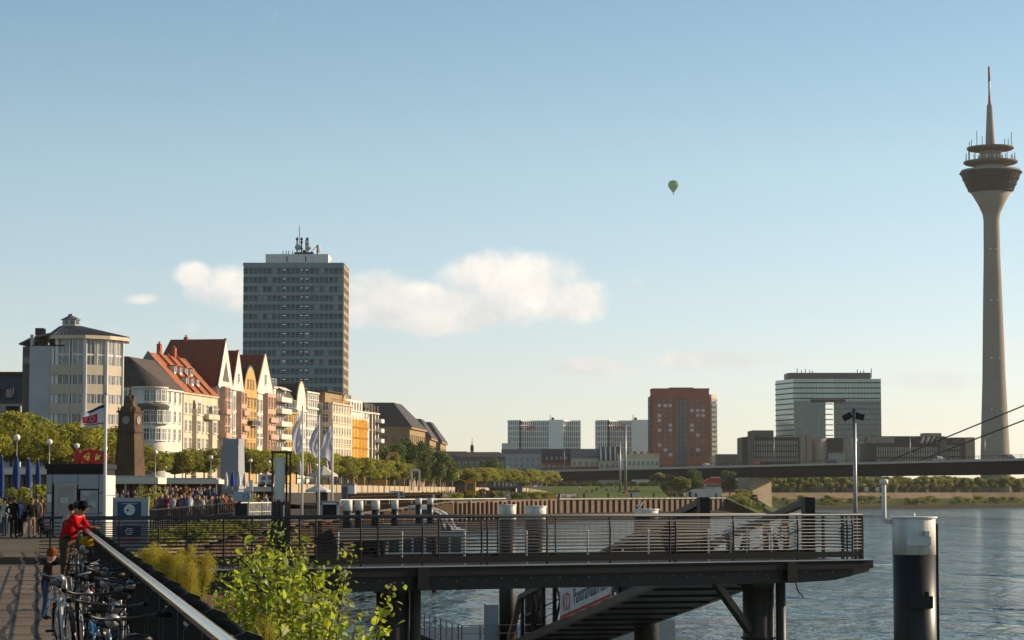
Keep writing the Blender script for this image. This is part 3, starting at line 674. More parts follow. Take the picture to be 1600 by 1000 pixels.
# ------------------------------------------------------------------ shrubs below the railing
def leaf_mesh(nm, m, a=1.0):
    v = [(0,0,0),(.30,.36,.05),(.62,.40,.02),(1.0,0,-.12),(.62,-.40,.02),(.30,-.36,.05),(.5,0,-.06)]
    return MB().add([(x, y*a, z) for x, y, z in v], [(0,6,1),(1,6,2),(2,6,3),(3,6,4),(4,6,5),(5,6,0)]).mesh(nm, m)
LFM = [leaf_mesh('leaf', M['leaf_poplar']), leaf_mesh('leaf', M['leaf_poplar'], .85), leaf_mesh('leaf', M['leaf_pale'], .9)]
def poplar():
    r = random.Random(21); base = Vector((-2.45, 25.2, 3.0))
    t = thing('poplar_shrub', 'bright leafy poplar shrub growing below the railing in front of the pier', 'shrub', base, 0)
    tips = [(430,822),(405,850),(385,862),(360,880),(345,915),(335,950),(470,848),(462,875),(440,870),(492,880),(500,905),(420,905),(380,930),(460,930),(520,935),(545,858),(538,905),(612,918),(590,950),(560,960),(500,960),(430,960),(355,975),(400,985),(470,985),(535,985),(600,990),(345,1010),(440,1010),(500,1015),(560,1015),(380,895),(415,940),(450,905),(480,945)]
    stems = MB(); leaves = []
    for (x, y) in tips:
        d = r.uniform(23.3, 27.0); tip = P(x, y, d) - base
        root = Vector((tip.x*.35 + r.uniform(-.15,.15), tip.y*.4, 0)); mid = root.lerp(tip, .55) + Vector((r.uniform(-.12,.12), r.uniform(-.1,.1), .1))
        pts = []
        for i in range(15):
            k = i/14; pts.append((root*(1-k)**2 + mid*2*k*(1-k) + tip*k*k) + Vector((math.sin(k*9+x)*.012, 0, 0)))
        stems.tube(pts, [.016*(1-i/14)+.0035 for i in range(15)], 5)
        sparse = x > 525; L = (tip-root).length
        for i in range(80 if sparse else 200):
            k = 1 - (r.random()**1.25) * min(1, (1.45 if sparse else 1.7)/L)
            a = root*(1-k)**2 + mid*2*k*(1-k) + tip*k*k
            w_ = (.09 if sparse else .16) * (1.12-k)**.4 + .02
            off = Vector((r.gauss(0,w_), r.gauss(0,w_), r.gauss(-.01,w_*.7)))
            rot = (r.gauss(.15,.75), r.gauss(.35,.6), r.uniform(0,6.283))
            s = r.choice((.045,.06,.075,.09,.12)) * r.uniform(.8,1.2) * (.6 if k > .96 else 1)
            leaves.append((a+off, rot, s, 2 if r.random() < .13 else r.randint(0,1)))
            if off.length > .06 and r.random() < .6: stems.tube([a, a+off], .0022, 3, False)
    stems.build('stem', M['bark'], t, True)
    leaves.sort(key=lambda q: -q[2])
    from mathutils import Euler
    big = set(range(0, 300))
    rest = {0: MB(), 2: MB()}
    for i, (p, rot, s, kd) in enumerate(leaves):
        if i in big:
            o = put('leaf', LFM[kd], t, p, rot=rot); o.scale = (s,)*3
        else:
            Mx = Matrix.Translation(p) @ Euler(rot).to_matrix().to_4x4() @ Matrix.Scale(s, 4)
            me = LFM[kd]; rest[2 if kd == 2 else 0].add([v.co for v in me.vertices], [tuple(q.vertices) for q in me.polygons], Mx)
    tag(rest[0].build('foliage', M['leaf_poplar'], t, fix=False), kind='stuff')
    tag(rest[2].build('foliage', M['leaf_pale'], t, fix=False), kind='stuff')
poplar()
def feather(name, label, loc, blobs, n, seed, m, lsize=.045):
    r = random.Random(seed); t = thing(name, label, 'shrub', loc)
    mb = MB()
    for (c, e) in blobs:
        for _ in range(int(n*e[0]*e[2])):
            a = r.uniform(0,6.283); q = r.random()**.6; z0 = r.uniform(-1,1)
            k = math.sqrt(max(0.02, 1-z0*z0*.9))
            p = Vector((c[0]+math.cos(a)*q*e[0]*k, c[1]+math.sin(a)*q*e[1]*k, c[2]+z0*e[2]))
            up = Vector((r.gauss(0,.35), r.gauss(0,.35), 1)).normalized(); sd = up.cross(Vector((r.gauss(0,1), r.gauss(0,1), 0.01))).normalized()
            for j in range(3):
                pp = p + up*(j*lsize*.9); dd = (up*.5 + sd*(1 if j % 2 else -1)).normalized()
                mb.add([pp, pp+dd*lsize+sd*lsize*.16, pp+dd*lsize*1.7, pp+dd*lsize-sd.cross(dd)*lsize*.3], [(0,1,2,3)])
    mb.build('foliage', m, t, fix=False)
    s = MB()
    for (c, e) in blobs:
        s.tube([(c[0]*.6, c[1]*.6, -1.2), (c[0]*.9, c[1], c[2]-.2), (c[0], c[1], c[2]+e[2]*.7)], [.03,.018,.006], 5)
    s.build('stem', M['bark'], t, True)
    return t
feather('tamarisk_shrub', 'yellow green feathery shrub between the handrail and the pier', P(262,985,45), [((x_, y_, z_), (rr_, rr_, hh_)) for x_, y_, z_, rr_, hh_ in [(lambda q: (q.uniform(-.85,.8), q.uniform(-.4,.4), q.uniform(.2,1.25), q.uniform(.10,.22), q.uniform(.28,.5)))(random.Random(400+i)) for i in range(34)]], 8500, 4, M['leaf_feather'], .05)
feather('tamarisk_shrub', 'small yellow feathery clump low in front of the poplar leaves', P(412,1010,22.5), [((0,0,.1),(.16,.14,.16)),((.06,0,.0),(.12,.1,.2))], 14000, 9, M['leaf_feather'], .022)
# ------------------------------------------------------------------ landing pier
PO = Vector((-3.0, 62, 0)); PE = math.atan2(.4334, .9014)
def pier_s(p):      # distance along the near rail at a bearing of the photograph
    k = (p-800)/FPX; return (k*62+3.0)/(.9014-.4334*k)
def pw_(s, y, z): c, q = math.cos(PE), math.sin(PE); return Vector((PO.x+c*s-q*y, PO.y+q*s+c*y, z))
pier = thing('landing_pier', 'dark steel landing pier with horizontal bar railings over the river', 'pier', (PO.x, PO.y, 0), PE)
S0, S1, PW, DZ = -9.3, 15.1, 3.0, 5.44
MB().box(S0, S1-.25, .05, PW-.05, DZ-.10, DZ).build('deck', M['steel_dark'], pier)
for y, nm in ((0,-1),(PW,1)):
    mb = MB(); mb.box(S0, S1+.35, y-.06, y+.06, DZ-.26, DZ-.012); mb.build('fascia', M['steel_dark'], pier)
    MB().box(S0, S1+.30, y-.09, y+.09, DZ-.012, DZ+.02).build('edge_strip', M['galv'], pier)
    MB().box(S0, S1-.1, y-.03, y+.03, DZ+.09, DZ+.26).build('toe_board', M['steel_dark'], pier)
# belly of the girder, tapering at the outer end
prof = [(S0,DZ-.26),(S1+.35,DZ-.26),(S1+.30,DZ-.36),(S1-.9,DZ-.60),(S1-2.4,DZ-.66),(S0,DZ-.66)]
MB().prism(prof, 'y', .12, PW-.12).build('girder', M['steel_black'], pier)
riv = MB().lathe([(.02,0),(.014,.012),(.001,.016)], 6).mesh('rivet', M['galv'], True)
for k in range(52): put('rivet', riv, pier, (S0+.4+k*.46, .118, DZ-.36-(.06 if k % 2 else 0)), rot=(math.pi/2,0,0))
# railings: posts, bars, top tube; one joint every third field
def railing(y, posts, side):
    topz = CZ-.70
    bend = .10*side
    def leanp(h): return y + bend*max(0, h-.75)
    for s in posts:
        for q in (s if isinstance(s, tuple) else (s,)):
            pm_ = MB().tube([(q, y-.045*side, DZ-.22),(q, y-.02*side, DZ+.3),(q, y, DZ+1.0),(q, y-.05*side, topz-.03)], .026, 8)
            pm_.build('post', M['steel_dark'], pier, True)
    MB().tube([(S0, y-.05*side, topz),(S1+.05, y-.05*side, topz)], .036, 8).build('top_rail', M['rail_grey'], pier, True)
    for k in range(10):
        z = DZ + .34 + k*.098
        MB().tube([(S0, y-.02*side, z),(S1, y-.02*side, z)], .0155, 6).build('rail_bar', M['rail_grey'], pier, True)
near = [pier_s(p) for p in (150, 250, 352, 470, 565, 661)] + [(pier_s(753), pier_s(762))] + [pier_s(p) for p in (855, 953)] + [(pier_s(1046), pier_s(1055))] + [pier_s(p) for p in (1145, 1245)] + [(pier_s(1322), pier_s(1330))]
railing(0, near, -1)
railing(PW, [S0+.3+1.9*k for k in range(9)], 1)
er = MB()
for k in range(10): er.tube([(S1, 0, DZ+.34+k*.098),(S1+.25, .5, DZ+.34+k*.098),(S1+.3, 1.5, DZ+.34+k*.098),(S1+.25, PW-.5, DZ+.34+k*.098),(S1, PW, DZ+.34+k*.098)], .0155, 6)
er.build('end_rail', M['rail_grey'], pier, True)
MB().tube([(S1,.05,CZ-.7),(S1+.25,.5,CZ-.7),(S1+.3,1.5,CZ-.7),(S1+.25,PW-.5,CZ-.7),(S1,PW-.05,CZ-.7)], .036, 8).build('top_rail', M['rail_grey'], pier, True)
for (x, y) in ((S1+.25,.5),(S1+.3,1.5),(S1+.25,PW-.5),(S1+.02,.05)): MB().bar((x,y,DZ-.25),(x,y,CZ-.68), .05, .09).build('post', M['steel_dark'], pier)
# two pile bents
for s0, w in ((pier_s(644), .42), (pier_s(1218), .50)):
    MB().box(s0-w, s0+w*.4, .7, 1.7, DZ-.78, DZ-.6).build('pile_cap', M['steel_black'], pier)
    MB().lathe([(.47,-6),(.47,-.7)], 24, (s0-.05, 1.2, DZ)).build('pile', M['steel_tan'], pier, True)
    MB().lathe([(.15,-6),(.15,-.66)], 14, (s0+.40, .66, DZ)).build('pile', M['steel_tan'], pier, True)
    for z in (DZ-2.35, DZ-3.0): MB().lathe([(.54,0),(.54,.05)], 18, (s0-.05, 1.2, z)).build('collar', M['steel_black'], pier)
    MB().box(s0+w*.35, s0+w*.35+.34, -.10, .3, DZ-.62, DZ-.02).build('bracket', M['steel_dark'], pier)
sA, sB = pier_s(1132), pier_s(1196)
MB().bar((sA,.6,DZ-.62),(sB,1.0,DZ-2.1), .22, .20).build('brace', M['steel_black'], pier)
cb = [(pier_s(1252)+.02*k, .4, DZ-.66-.035*k-.25*math.sin(min(1,k/10)*3.1)*.4) for k in range(14)]
MB().tube(cb, .018, 6).build('hanging_cable', M['rubber'], pier)
# short lit deck posts
dpm = MB().lathe([(.028,0),(.028,.86),(.036,.87),(.036,.93),(.02,.95)], 8).mesh('bollard', M['white'], True)
for i, p in enumerate((546, 645, 742, 838, 933, 1027, 1120, 1155, 1180, 1218)):
    s = pier_s(p)*1.012; w_ = pw_(s, .75, DZ)
    tag(put('light_bollard', dpm, None, w_, 0), f'{["first","second","third","fourth","fifth","sixth","seventh","eighth","ninth","tenth"][i]} slim pale bollard counted from the shore on the pier deck', 'bollard', 'pale bollards on the pier deck')
# lamp mast at the end
lm = thing('lamp_mast', 'tall grey floodlight mast standing at the outer end of the pier', 'lamp post', pw_(pier_s(1345), .35, DZ))
H = PZ(638, 68.5) - DZ
MB().tube([(0,0,0),(0,0,H)], [.062,.055], 12).build('pole', M['galv'], lm, True)
MB().box(-.35,.32,-.12,.14,H,H+.045).build('reflector_plate', M['galv'], lm)
for x, a in ((-.22,-.5),(.16,.25)):
    f = MB().box(-.13,.13,-.10,.10,-.09,.09, Matrix.Translation((x,-.02,H-.24)) @ Matrix.Rotation(a,4,'Y')); f.bar((x,0,H-.15),(x*.2,0,H-.1),.03,.03); f.build('floodlight', M['steel_black'], lm)
# information pylon at the pier
ip = thing('information_pylon', 'tall brown steel pylon with a pale display panel rising from the pier', 'pylon', pw_(pier_s(447), .35, DZ), PE-.35)
Hp = PZ(708, 60.5) - DZ; 
MB().box(-.26,.26,-.12,.12,0,Hp*.58).build('lower_panel', M['slate_brown'], ip)
for x in (-.17,-.06,.05): MB().box(x,x+.02,-.135,-.12,.05,Hp*.58).build('fin', M['steel_dark'], ip)
for x in (-.26,.22): MB().box(x,x+.05,-.12,.12,Hp*.58,Hp).build('upright', M['slate_brown'], ip)
MB().box(-.28,.29,-.15,.15,Hp,Hp+.06).build('top_plate', M['slate_brown'], ip)
MB().box(-.18,.10,-.03,.03,Hp*.6,Hp*.97).build('display_panel', M['white'], ip)
MB().box(.12,.17,-.125,.125,Hp*.58,Hp).build('upright', M['steel_dark'], ip)
MB().box(.06,.10,-.14,-.12,Hp*.42,Hp*.55).build('notice', M['white'], ip)
# ------------------------------------------------------------------ gangway down to the pontoon
gw = thing('gangway', 'dark truss gangway sloping down from the pier to the pontoon', 'gangway', (5.9, 70, 0), math.atan2(.2,.98))
GL, GWD, Z0, Z1, TH_ = 30.0, 3.4, 5.32, .75, 1.88
gz = lambda y: Z0 + (Z1-Z0)*y/GL
for x in (0, GWD):
    sd = -1 if x == 0 else 1
    MB().bar((x,0,gz(0)),(x,GL,gz(GL)), .22, .30).build('bottom_chord', M['steel_brown'], gw)
    MB().bar((x,0,gz(0)+TH_),(x,GL-2.4,gz(GL-2.4)+TH_), .24, .20).build('top_chord', M['steel_brown'], gw)
    MB().bar((x,GL-2.4,gz(GL-2.4)+TH_),(x,GL,gz(GL)+.3), .24, .20).build('end_chord', M['steel_brown'], gw)
    MB().box(x-.16,x+.16,-.28,.10,gz(0)-.3,gz(0)+TH_+.12).build('end_post', M['steel_black'], gw)
    n = 13
    for k in range(1, n+1):
        y = k*2.1
        MB().bar((x,y,gz(y)),(x,y,gz(y)+TH_), .12, .26, up=(0,1,0)).build('truss_post', M['steel_dark'], gw)
        if k < n: MB().bar((x,y,gz(y)),(x,y+2.1 if k % 2 else y-2.1,gz(y+2.1 if k % 2 else y-2.1)+TH_), .07, .12).build('diagonal', M['steel_dark'], gw)
    MB().bar((x-sd*.1,0,gz(0)+1.05),(x-sd*.1,GL-1,gz(GL-1)+1.05), .05, .05).build('handrail', M['galv'], gw)
    MB().bar((x-sd*.1,0,gz(0)+.6),(x-sd*.1,GL-1,gz(GL-1)+.6), .03, .03).build('handrail', M['galv'], gw)
MB().prism([(0,gz(0)-.12),(GL,gz(GL)-.12),(GL,gz(GL)-.02),(0,gz(0)-.02)], 'x', .1, GWD-.1).build('floor', M['steel_black'], gw)
for k in range(15): MB().box(.1,GWD-.1,k*2.1-.05,k*2.1+.05,gz(k*2.1)-.19,gz(k*2.1)-.11).build('cross_beam', M['steel_dark'], gw)
mb = MB(); mb.prism([(0.2,gz(.2)+.1),(9.8,gz(9.8)+.1),(9.8,gz(9.8)+TH_-.1),(.2,gz(.2)+TH_-.1)], 'x', -.02, .02); mb.build('side_panel', M['steel_dark'], gw)
# banner on the side of the gangway
bn = thing('banner', 'white banner with red emblem and dark lettering on the gangway side', 'banner', (5.9, 70, 0), math.atan2(.2,.98))
def gpt(y, h): return (-.16, y, gz(y)+h)
mb = MB(); mb.prism([(11.0,gz(11)+.12),(19.2,gz(19.2)+.12),(19.2,gz(19.2)+1.32),(11.0,gz(11)+1.32)], 'x', -.19, -.15); mb.build('sheet', M['white'], bn)
MB().prism([(11.0,gz(11)+.13),(19.2,gz(19.2)+.13),(19.2,gz(19.2)+.23),(11.0,gz(11)+.23)], 'x', -.194, -.191).build('stripe', M['red'], bn)
sl = math.atan2(Z0-Z1, GL)
def on_banner(y, h): # x of the text runs towards the pier, its up is the chord normal
    ex = Vector((0,-math.cos(sl), math.sin(sl))); ez = Vector((-1,0,0)); ey = ez.cross(ex)
    m4 = Matrix.Identity(4)
    for i, v in enumerate((ex, ey, ez)):
        for j in range(3): m4[j][i] = v[j]
    return Matrix.Translation((-.197, y, gz(y)+h)) @ m4
text_mesh('Panoramafahrten', 1.05, .004, M['blue'], bn, on_banner(14.2, .72) @ Matrix.Diagonal((.74,.82,1,1)))
text_mesh('KD', .95, .004, M['red'], bn, on_banner(18.05, .65))
# ------------------------------------------------------------------ mooring dolphins
def dolphin(label, p, d, top, wpx, split, name='mooring_pile', cap=True, group='white and black mooring piles', black=True):
    c = P(p, 768, d); r = wpx/2*d/FPX; zt = PZ(top, d); zs = PZ(split, d)
    t = thing(name, label, 'mooring post', (c.x, d, 0), 0, group)
    n = 28 if wpx > 50 else 14
    MB().lathe([(r,-1 if wpx > 20 else 5.0),(r,zs)], n).build('lower_shaft', M['black'] if black else M['white'], t, True)
    MB().lathe([(r*1.012,zs-.01),(r*1.012,zt),(r*.97,zt+.02),(.01,zt+.03)], n).build('white_head', M['streaked'], t, True)
    if cap: MB().lathe([(r*1.10,zt-.03),(r*1.10,zt+.02)], n).build('cap_plate', M['white'], t)
    return t, r, zt, zs
t, r, zt, zs = dolphin('large white topped black mooring pile with curved light arm in the river', 1427, 75, 808, 66, 866, cap=True)
MB().sphere((0,0,zt+.06), .06, 8, 6, (1,1,1.6)).build('cap_knob', M['white'], t, True)
MB().box(-.35,.42,-r-.10,-r+.2,zs+.30,zs+.60).build('bracket', M['white'], t)
MB().box(.22,.36,-r-.14,-r+.1,zs+.60,zs+.78).build('hook', M['white'], t)
MB().box(-.28,.46,-r-.10,-r+.2,PZ(948,75)-.02,PZ(930,75)).build('bracket', M['steel_black'], t)
MB().tube([(.28,-r-.02,PZ(930,75)-.02),(.28,-r-.02,PZ(923,75))], .08, 10).build('hook', M['steel_black'], t)
MB().box(r-.05,r+.09,-.06,.06,0,zt-.22).build('guide_rail', M['steel_black'], t)
lx = P(1381,768,75).x - P(1427,768,75).x
MB().tube([(-r+.05,0,PZ(815,75)),(lx+.06,0,PZ(815,75)),(lx,0,PZ(812,75)),(lx,0,PZ(757,75))], .075, 10).build('light_arm', M['white'], t, True)
MB().lathe([(.10,0),(.15,.05),(.15,.14),(.09,.18)], 10, (lx,0,PZ(757,75))).build('navigation_light', M['white'], t, True)
for x, a in ((-.5,.3),(-.15,.1)): pass
dolphin('white topped mooring pile left of the pair beyond the pier railing', 793, 104, 789, 26, 812)
dolphin('thicker capped mooring pile right of the pair beyond the pier railing', 836.5, 102, 791, 33, 812)
t, r, zt, zs = dolphin('white mooring pile with a gull on top seen past the gangway', 1009, 90, 796, 38, 806)
b = thing('gull', 'white gull perched on the mooring pile beside the gangway', 'bird', (t.location.x-.25, 90, zt+.03), R(70))
J = {'pelvis':((0,.06,.12),.05),'chest':((0,-.04,.15),.062),'neck':((0,-.11,.22),.035),'head':((0,-.13,.27),.036),'bill':((0,-.19,.26),.010),'tail':((0,.22,.11),.018),'la':((-.02,.0,.05),.008),'lb':((-.02,-.02,.008),.008),'ra':((.02,.0,.05),.008),'rb':((.02,-.02,.008),.008)}
me = pose_mesh('gull', J, [('pelvis','chest','top'),('chest','neck','top'),('neck','head','top'),('head','bill','leg'),('pelvis','tail','shoe'),('pelvis','la','leg'),('la','lb','leg'),('pelvis','ra','leg'),('ra','rb','leg')])
for i_, c in enumerate(((.6,.6,.6),(.65,.64,.62),(.45,.22,.04),(.25,.25,.26))): me.materials[i_] = cloth(c)
put('body', me, b)
for i, (p, d, tp, wd, sp) in enumerate([(543,150,782,15,798),(561,152,783,13,797),(587,156,782,13,796),(617,160,782,11,795),(654,168,779,10,788),(672,172,779,10,788)]):
    dolphin(f'{["first","second","third","fourth","fifth","sixth"][i]} small white topped mooring pile from the flags along the boat landing', p, d, tp, wd, sp, cap=False)
ls = thing('landing_stage', 'low dark landing stage carrying the small white topped mooring piles', 'landing stage', (0,0,0))
MB().prism([(PX(528,146),146),(PX(690,166),166),(PX(690,178),178),(PX(528,160),160)], 'z', 4.2, 5.1).build('deck', M['steel_dark'], ls)
for p_, d_ in ((532,150),(600,158),(680,170)): MB().lathe([(.25,-1),(.25,4.3)], 10, (PX(p_,d_),d_,0)).build('pile', M['steel_tan'], ls)
# ------------------------------------------------------------------ pontoon below the gangway
po = thing('pontoon', 'floating landing pontoon with rails at the foot of the gangway', 'pontoon', (P(790,768,99).x, 99, 0), math.atan2(.2,.98))
MB().box(-2.2,7.5,-1,15,-.5,.72).build('hull', M['steel_black'], po)
for y in (-.9,):
    for x in [-2.1+k*.8 for k in range(7)]: MB().tube([(x,y,.7),(x,y,1.75)], .025, 6).build('post', M['steel_dark'], po)
    for z in (1.05,1.4,1.75): MB().tube([(-2.1,y,z),(2.7,y,z)], .02, 6).build('rail', M['galv'], po)
for x in (-2.1,):
    for y in [k*1.5 for k in range(8)]: MB().tube([(x,y,.7),(x,y,1.75)], .025, 6).build('post', M['steel_dark'], po)
    for z in (1.05,1.4,1.75): MB().tube([(x,-.9,z),(x,11,z)], .02, 6).build('rail', M['galv'], po)
MB().box(-.9,-.35,-.2,.3,.72,2.6).build('control_cabinet', M['stucco_grey'], po)
MB().box(4.6,7.4,-.9,-.8,.72,1.9).build('mesh_panel', M['galv'], po)
# ------------------------------------------------------------------ excursion ship lying at the quay
sh = thing('excursion_ship', 'white excursion ship with curved glass roof moored behind the pier', 'ship', (P(664,768,186).x, 186, 0), R(4))
hw = 3.4
MB().prism([(-hw,-.3),(hw,-.3),(hw*1.05,1.3),(hw*1.05,2.1),(-hw*1.05,2.1),(-hw*1.05,1.3)], 'y', 0, 42).build('hull', M['white'], sh)
MB().box(-hw*1.07,hw*1.07,-.05,42,1.25,1.5).build('rubbing_strake', M['steel_black'], sh)
MB().box(-hw*.95,hw*.95,.4,40,2.1,4.1).build('saloon', M['white'], sh)
for k in range(6):
    x = -hw*.9 + k*hw*1.8/6; MB().box(x+.12,x+hw*1.8/6-.06,.36,.41,2.5,3.7).build('window', M['pane'], sh)
for k in range(12):
    for s in (-1,1): MB().box(s*hw*.95-.02,s*hw*.95+.02,1+k*3.1,3.4+k*3.1,2.5,3.7).build('window', M['pane'], sh)
MB().box(-hw*1.04,hw*1.04,0,41,4.1,4.3).build('upper_deck', M['white'], sh)
MB().box(-hw*.5,hw*.45,-.12,.0,4.32,4.55).build('red_band', M['red'], sh)
rd = MB()
for k in range(9):
    x = -hw + k*2*hw/8; rd.tube([(x,.1,4.3),(x,.1,5.3)], .025, 5)
for z in (4.6,4.95,5.3): rd.tube([(-hw,.1,z),(hw,.1,z)], .02, 5)
rd.build('deck_rail', M['white'], sh)
MB().box(-.6,.3,1.5,6,4.3,6.3).build('wheelhouse', M['white'], sh); MB().box(-.62,.32,1.47,1.52,5.2,6.0).build('window', M['pane'], sh)
for j, (yy, ww) in enumerate(((2.0,3.9),(3.6,3.4),(5.2,3.0))):
    arc = [(-1.2+ww*(1-math.cos(a)) , yy, 4.3+ (1.95-.12*j)*math.sin(a)**.7) for a in [math.pi/2 - math.pi/2*q/10 for q in range(10,-1,-1)]]
    arc = [(-1.3 + q*ww/10, yy, 4.35 + (1.9-.1*j)*math.sqrt(max(0,1-(q/10.0)**2.6))) for q in range(11)]
    MB().tube(arc, .11, 8).build('roof_rib', M['white'], sh, True)
arc = [(-1.3 + q*.36, 4.3 + 1.8*math.sqrt(max(0,1-(q/10.0)**2.6))) for q in range(11)]
mb = MB()
for a, b in zip(arc, arc[1:]): mb.quad((a[0],2.1,a[1]),(b[0],2.1,b[1]),(b[0],14,b[1]),(a[0],14,a[1]))
mb.build('glass_roof', glassy('smoked glass roof', (.10,.11,.11), .08), sh, True)
# ------------------------------------------------------------------ banner flags on poles
FG = leafmat('printed flag', (.74,.70,.69), (.42,.39,.48), trans=.35, s=1.3, rand=0, tr_boost=1.0)
def banner_flag(label, p, d, y0, y1, top, base, wpx, seed):
    c = P(p, 768, d); t = thing('banner_flag', label, 'flag', (c.x, d, PZ(base, d)), R(-8), 'tall printed banner flags')
    z = lambda y: PZ(y, d) - PZ(base, d); w_ = wpx*d/FPX; r = random.Random(seed)
    MB().tube([(0,0,0),(0,0,z(top))], [.07,.045], 10).build('pole', M['white'], t, True)
    mb = MB(); nz, nx = 18, 9; vs = []
    for i in range(nz+1):
        k = i/nz; zz = z(y1) + (z(y0)-z(y1))*k
        for j in range(nx+1):
            u = j/nx; ww = w_*(.55+.45*math.sin(math.pi*min(1,k*1.02+.12))**.6) * (1 - .55*max(0,k-.72)/.28)
            vs.append((-.06-u*ww + .05*math.sin(7*k+seed), .16*math.sin(u*6+k*5+seed)*u + .1*math.sin(k*9+u*3), zz - .35*u*k + .10*math.sin(u*5+seed)))
    fs = [(i*(nx+1)+j, i*(nx+1)+j+1, (i+1)*(nx+1)+j+1, (i+1)*(nx+1)+j) for i in range(nz) for j in range(nx)]
    mb.add(vs, fs).build('cloth', FG, t, True)
banner_flag('leftmost and tallest of three printed banner flags beside the brown pylon', 472, 128, 640, 708, 634, 808, 15, 1)
banner_flag('middle one of three printed banner flags at the landing', 498, 131, 655, 713, 648, 806, 12, 2.6)
banner_flag('rightmost of three printed banner flags nearest the white mooring piles', 519, 125, 662, 718, 655, 808, 16, 4.1)
# boat-landing rails and huts behind the pier
def hut(name, label, cat, p0, p1, y0, y1, d, m, depth=2.5, extra=None, group=None):
    a, b = P(p0,768,d), P(p1,768,d); zb, zt = PZ(y1,d), PZ(y0,d)
    t = thing(name, label, cat, ((a.x+b.x)/2, d, zb), 0, group); w_ = (b.x-a.x)/2; h = zt-zb
    MB().box(-w_,w_,0,depth,0,h*.97).build('body', m, t); MB().box(-w_-.06,w_+.06,-.08,depth+.06,h*.97,h).build('roof', M['galv'], t)
    if extra: extra(t, w_, h)
    return t
def ex_panels(t, w_, h):
    MB().box(w_*.1,w_*.9,-.03,0,h*.35,h*.9).build('panel', M['white'], t); MB().box(-w_*.85,-w_*.1,-.03,0,.05,h*.85).build('door', M['concrete_dark'], t)
LQ = 'huts on the lower quay'
hut('service_hut', 'grey service hut with a white door panel behind the banner flags', 'hut', 533, 554, 756, 786, 212, M['stucco_grey'], extra=ex_panels)
hut('portal_frame', 'blue grey ticket gate with dark opening behind the pier rail', 'gate', 501, 529, 783, 812, 118, M['steel_dark'], 1.2, lambda t, w_, h: [MB().box(-w_,-w_*.78,-.05,0,0,h).build('jamb', M['stucco_grey'], t), MB().box(w_*.78,w_,-.05,0,0,h).build('jamb', M['stucco_grey'], t), MB().box(-w_,w_,-.05,0,h*.82,h*.93).build('sign_band', M['white'], t)])
hut('kiosk_hut', 'small dark beer hut near the lower quay railing', 'hut', 494, 512, 766, 790, 190, M['slate_brown'], extra=lambda t, w_, h: MB().box(-w_,w_,-1.0,0,h*.8,h*.86).build('shutter', M['steel_dark'], t))
for (nm, lab, p0, p1, y0, y1, d, col) in [('parked_van', 'white camper van parked on the lower quay beyond the mooring piles', 612, 632, 767, 784, 268, (.62,.63,.64)), ('parked_van', 'white van parked by the trees near the grey stele', 406, 426, 741, 761, 240, (.62,.62,.60))]:
    a, b = P(p0,768,d), P(p1,768,d); zb = PZ(y1,d); t = thing(nm, lab, 'van', ((a.x+b.x)/2, d, zb), R(12)); w_ = (b.x-a.x)/2; h = PZ(y0,d)-zb
    MB().prism([(-w_,.25),(w_,.25),(w_,h*.55),(w_*.8,h*.97),(-w_*.9,h),(-w_,h*.9)], 'y', 0, 1.9).build('body', cloth(col, .4), t)
    MB().prism([(-w_*.75,h*.55),(-w_*.1,h*.55),(-w_*.1,h*.85),(-w_*.75,h*.85)], 'y', -.02, 0).build('window', M['pane'], t)
    MB().prism([(w_*.25,h*.55),(w_*.92,h*.55),(w_*.76,h*.88),(w_*.25,h*.88)], 'y', -.02, 0).build('window', M['pane'], t)
    for x in (-.6,.6): 
        for y in (.1,1.8): put('wheel', MB().lathe([(.3,-.1),(.3,.1)], 12).mesh('wheel', M['rubber']), t, (x*w_,y,.3), rot=(math.pi/2,0,0))
def white_rail(label, p0, y0, d0, p1, y1, d1, hgt, n, m, cat='railing', name='quay_railing', bars=2):
    a, b = P(p0,y0,d0), P(p1,y1,d1); t = thing(name, label, cat, a)
    v = b-a; MB().tube([(0,0,0), v], .035, 6).build('top_rail', m, t)
    for k in range(1, bars): MB().tube([(0,0,-hgt*k/bars), v-Vector((0,0,hgt*k/bars))], .018, 5).build('rail', m, t)
    pm_ = MB().tube([(0,0,-hgt),(0,0,0)], .03, 6).mesh('post', m)
    for k in range(n+1): put('post', pm_, t, v*(k/n))
    return t
white_rail('white railing above the bank in front of the terrace guests', 236, 797, 100, 372, 785, 122, 1.05, 44, M['steel_dark'])
white_rail('pale railing on the quay right of the map board', 376, 786, 124, 436, 785, 130, 1.0, 22, M['white'])
white_rail('dark railing behind the banner flags on the landing', 470, 786, 132, 520, 785, 134, 1.0, 26, M['steel_dark'])
white_rail('long white handrail running past the small mooring piles', 532, 781, 158, 790, 779, 200, .35, 8, M['white'], bars=1)
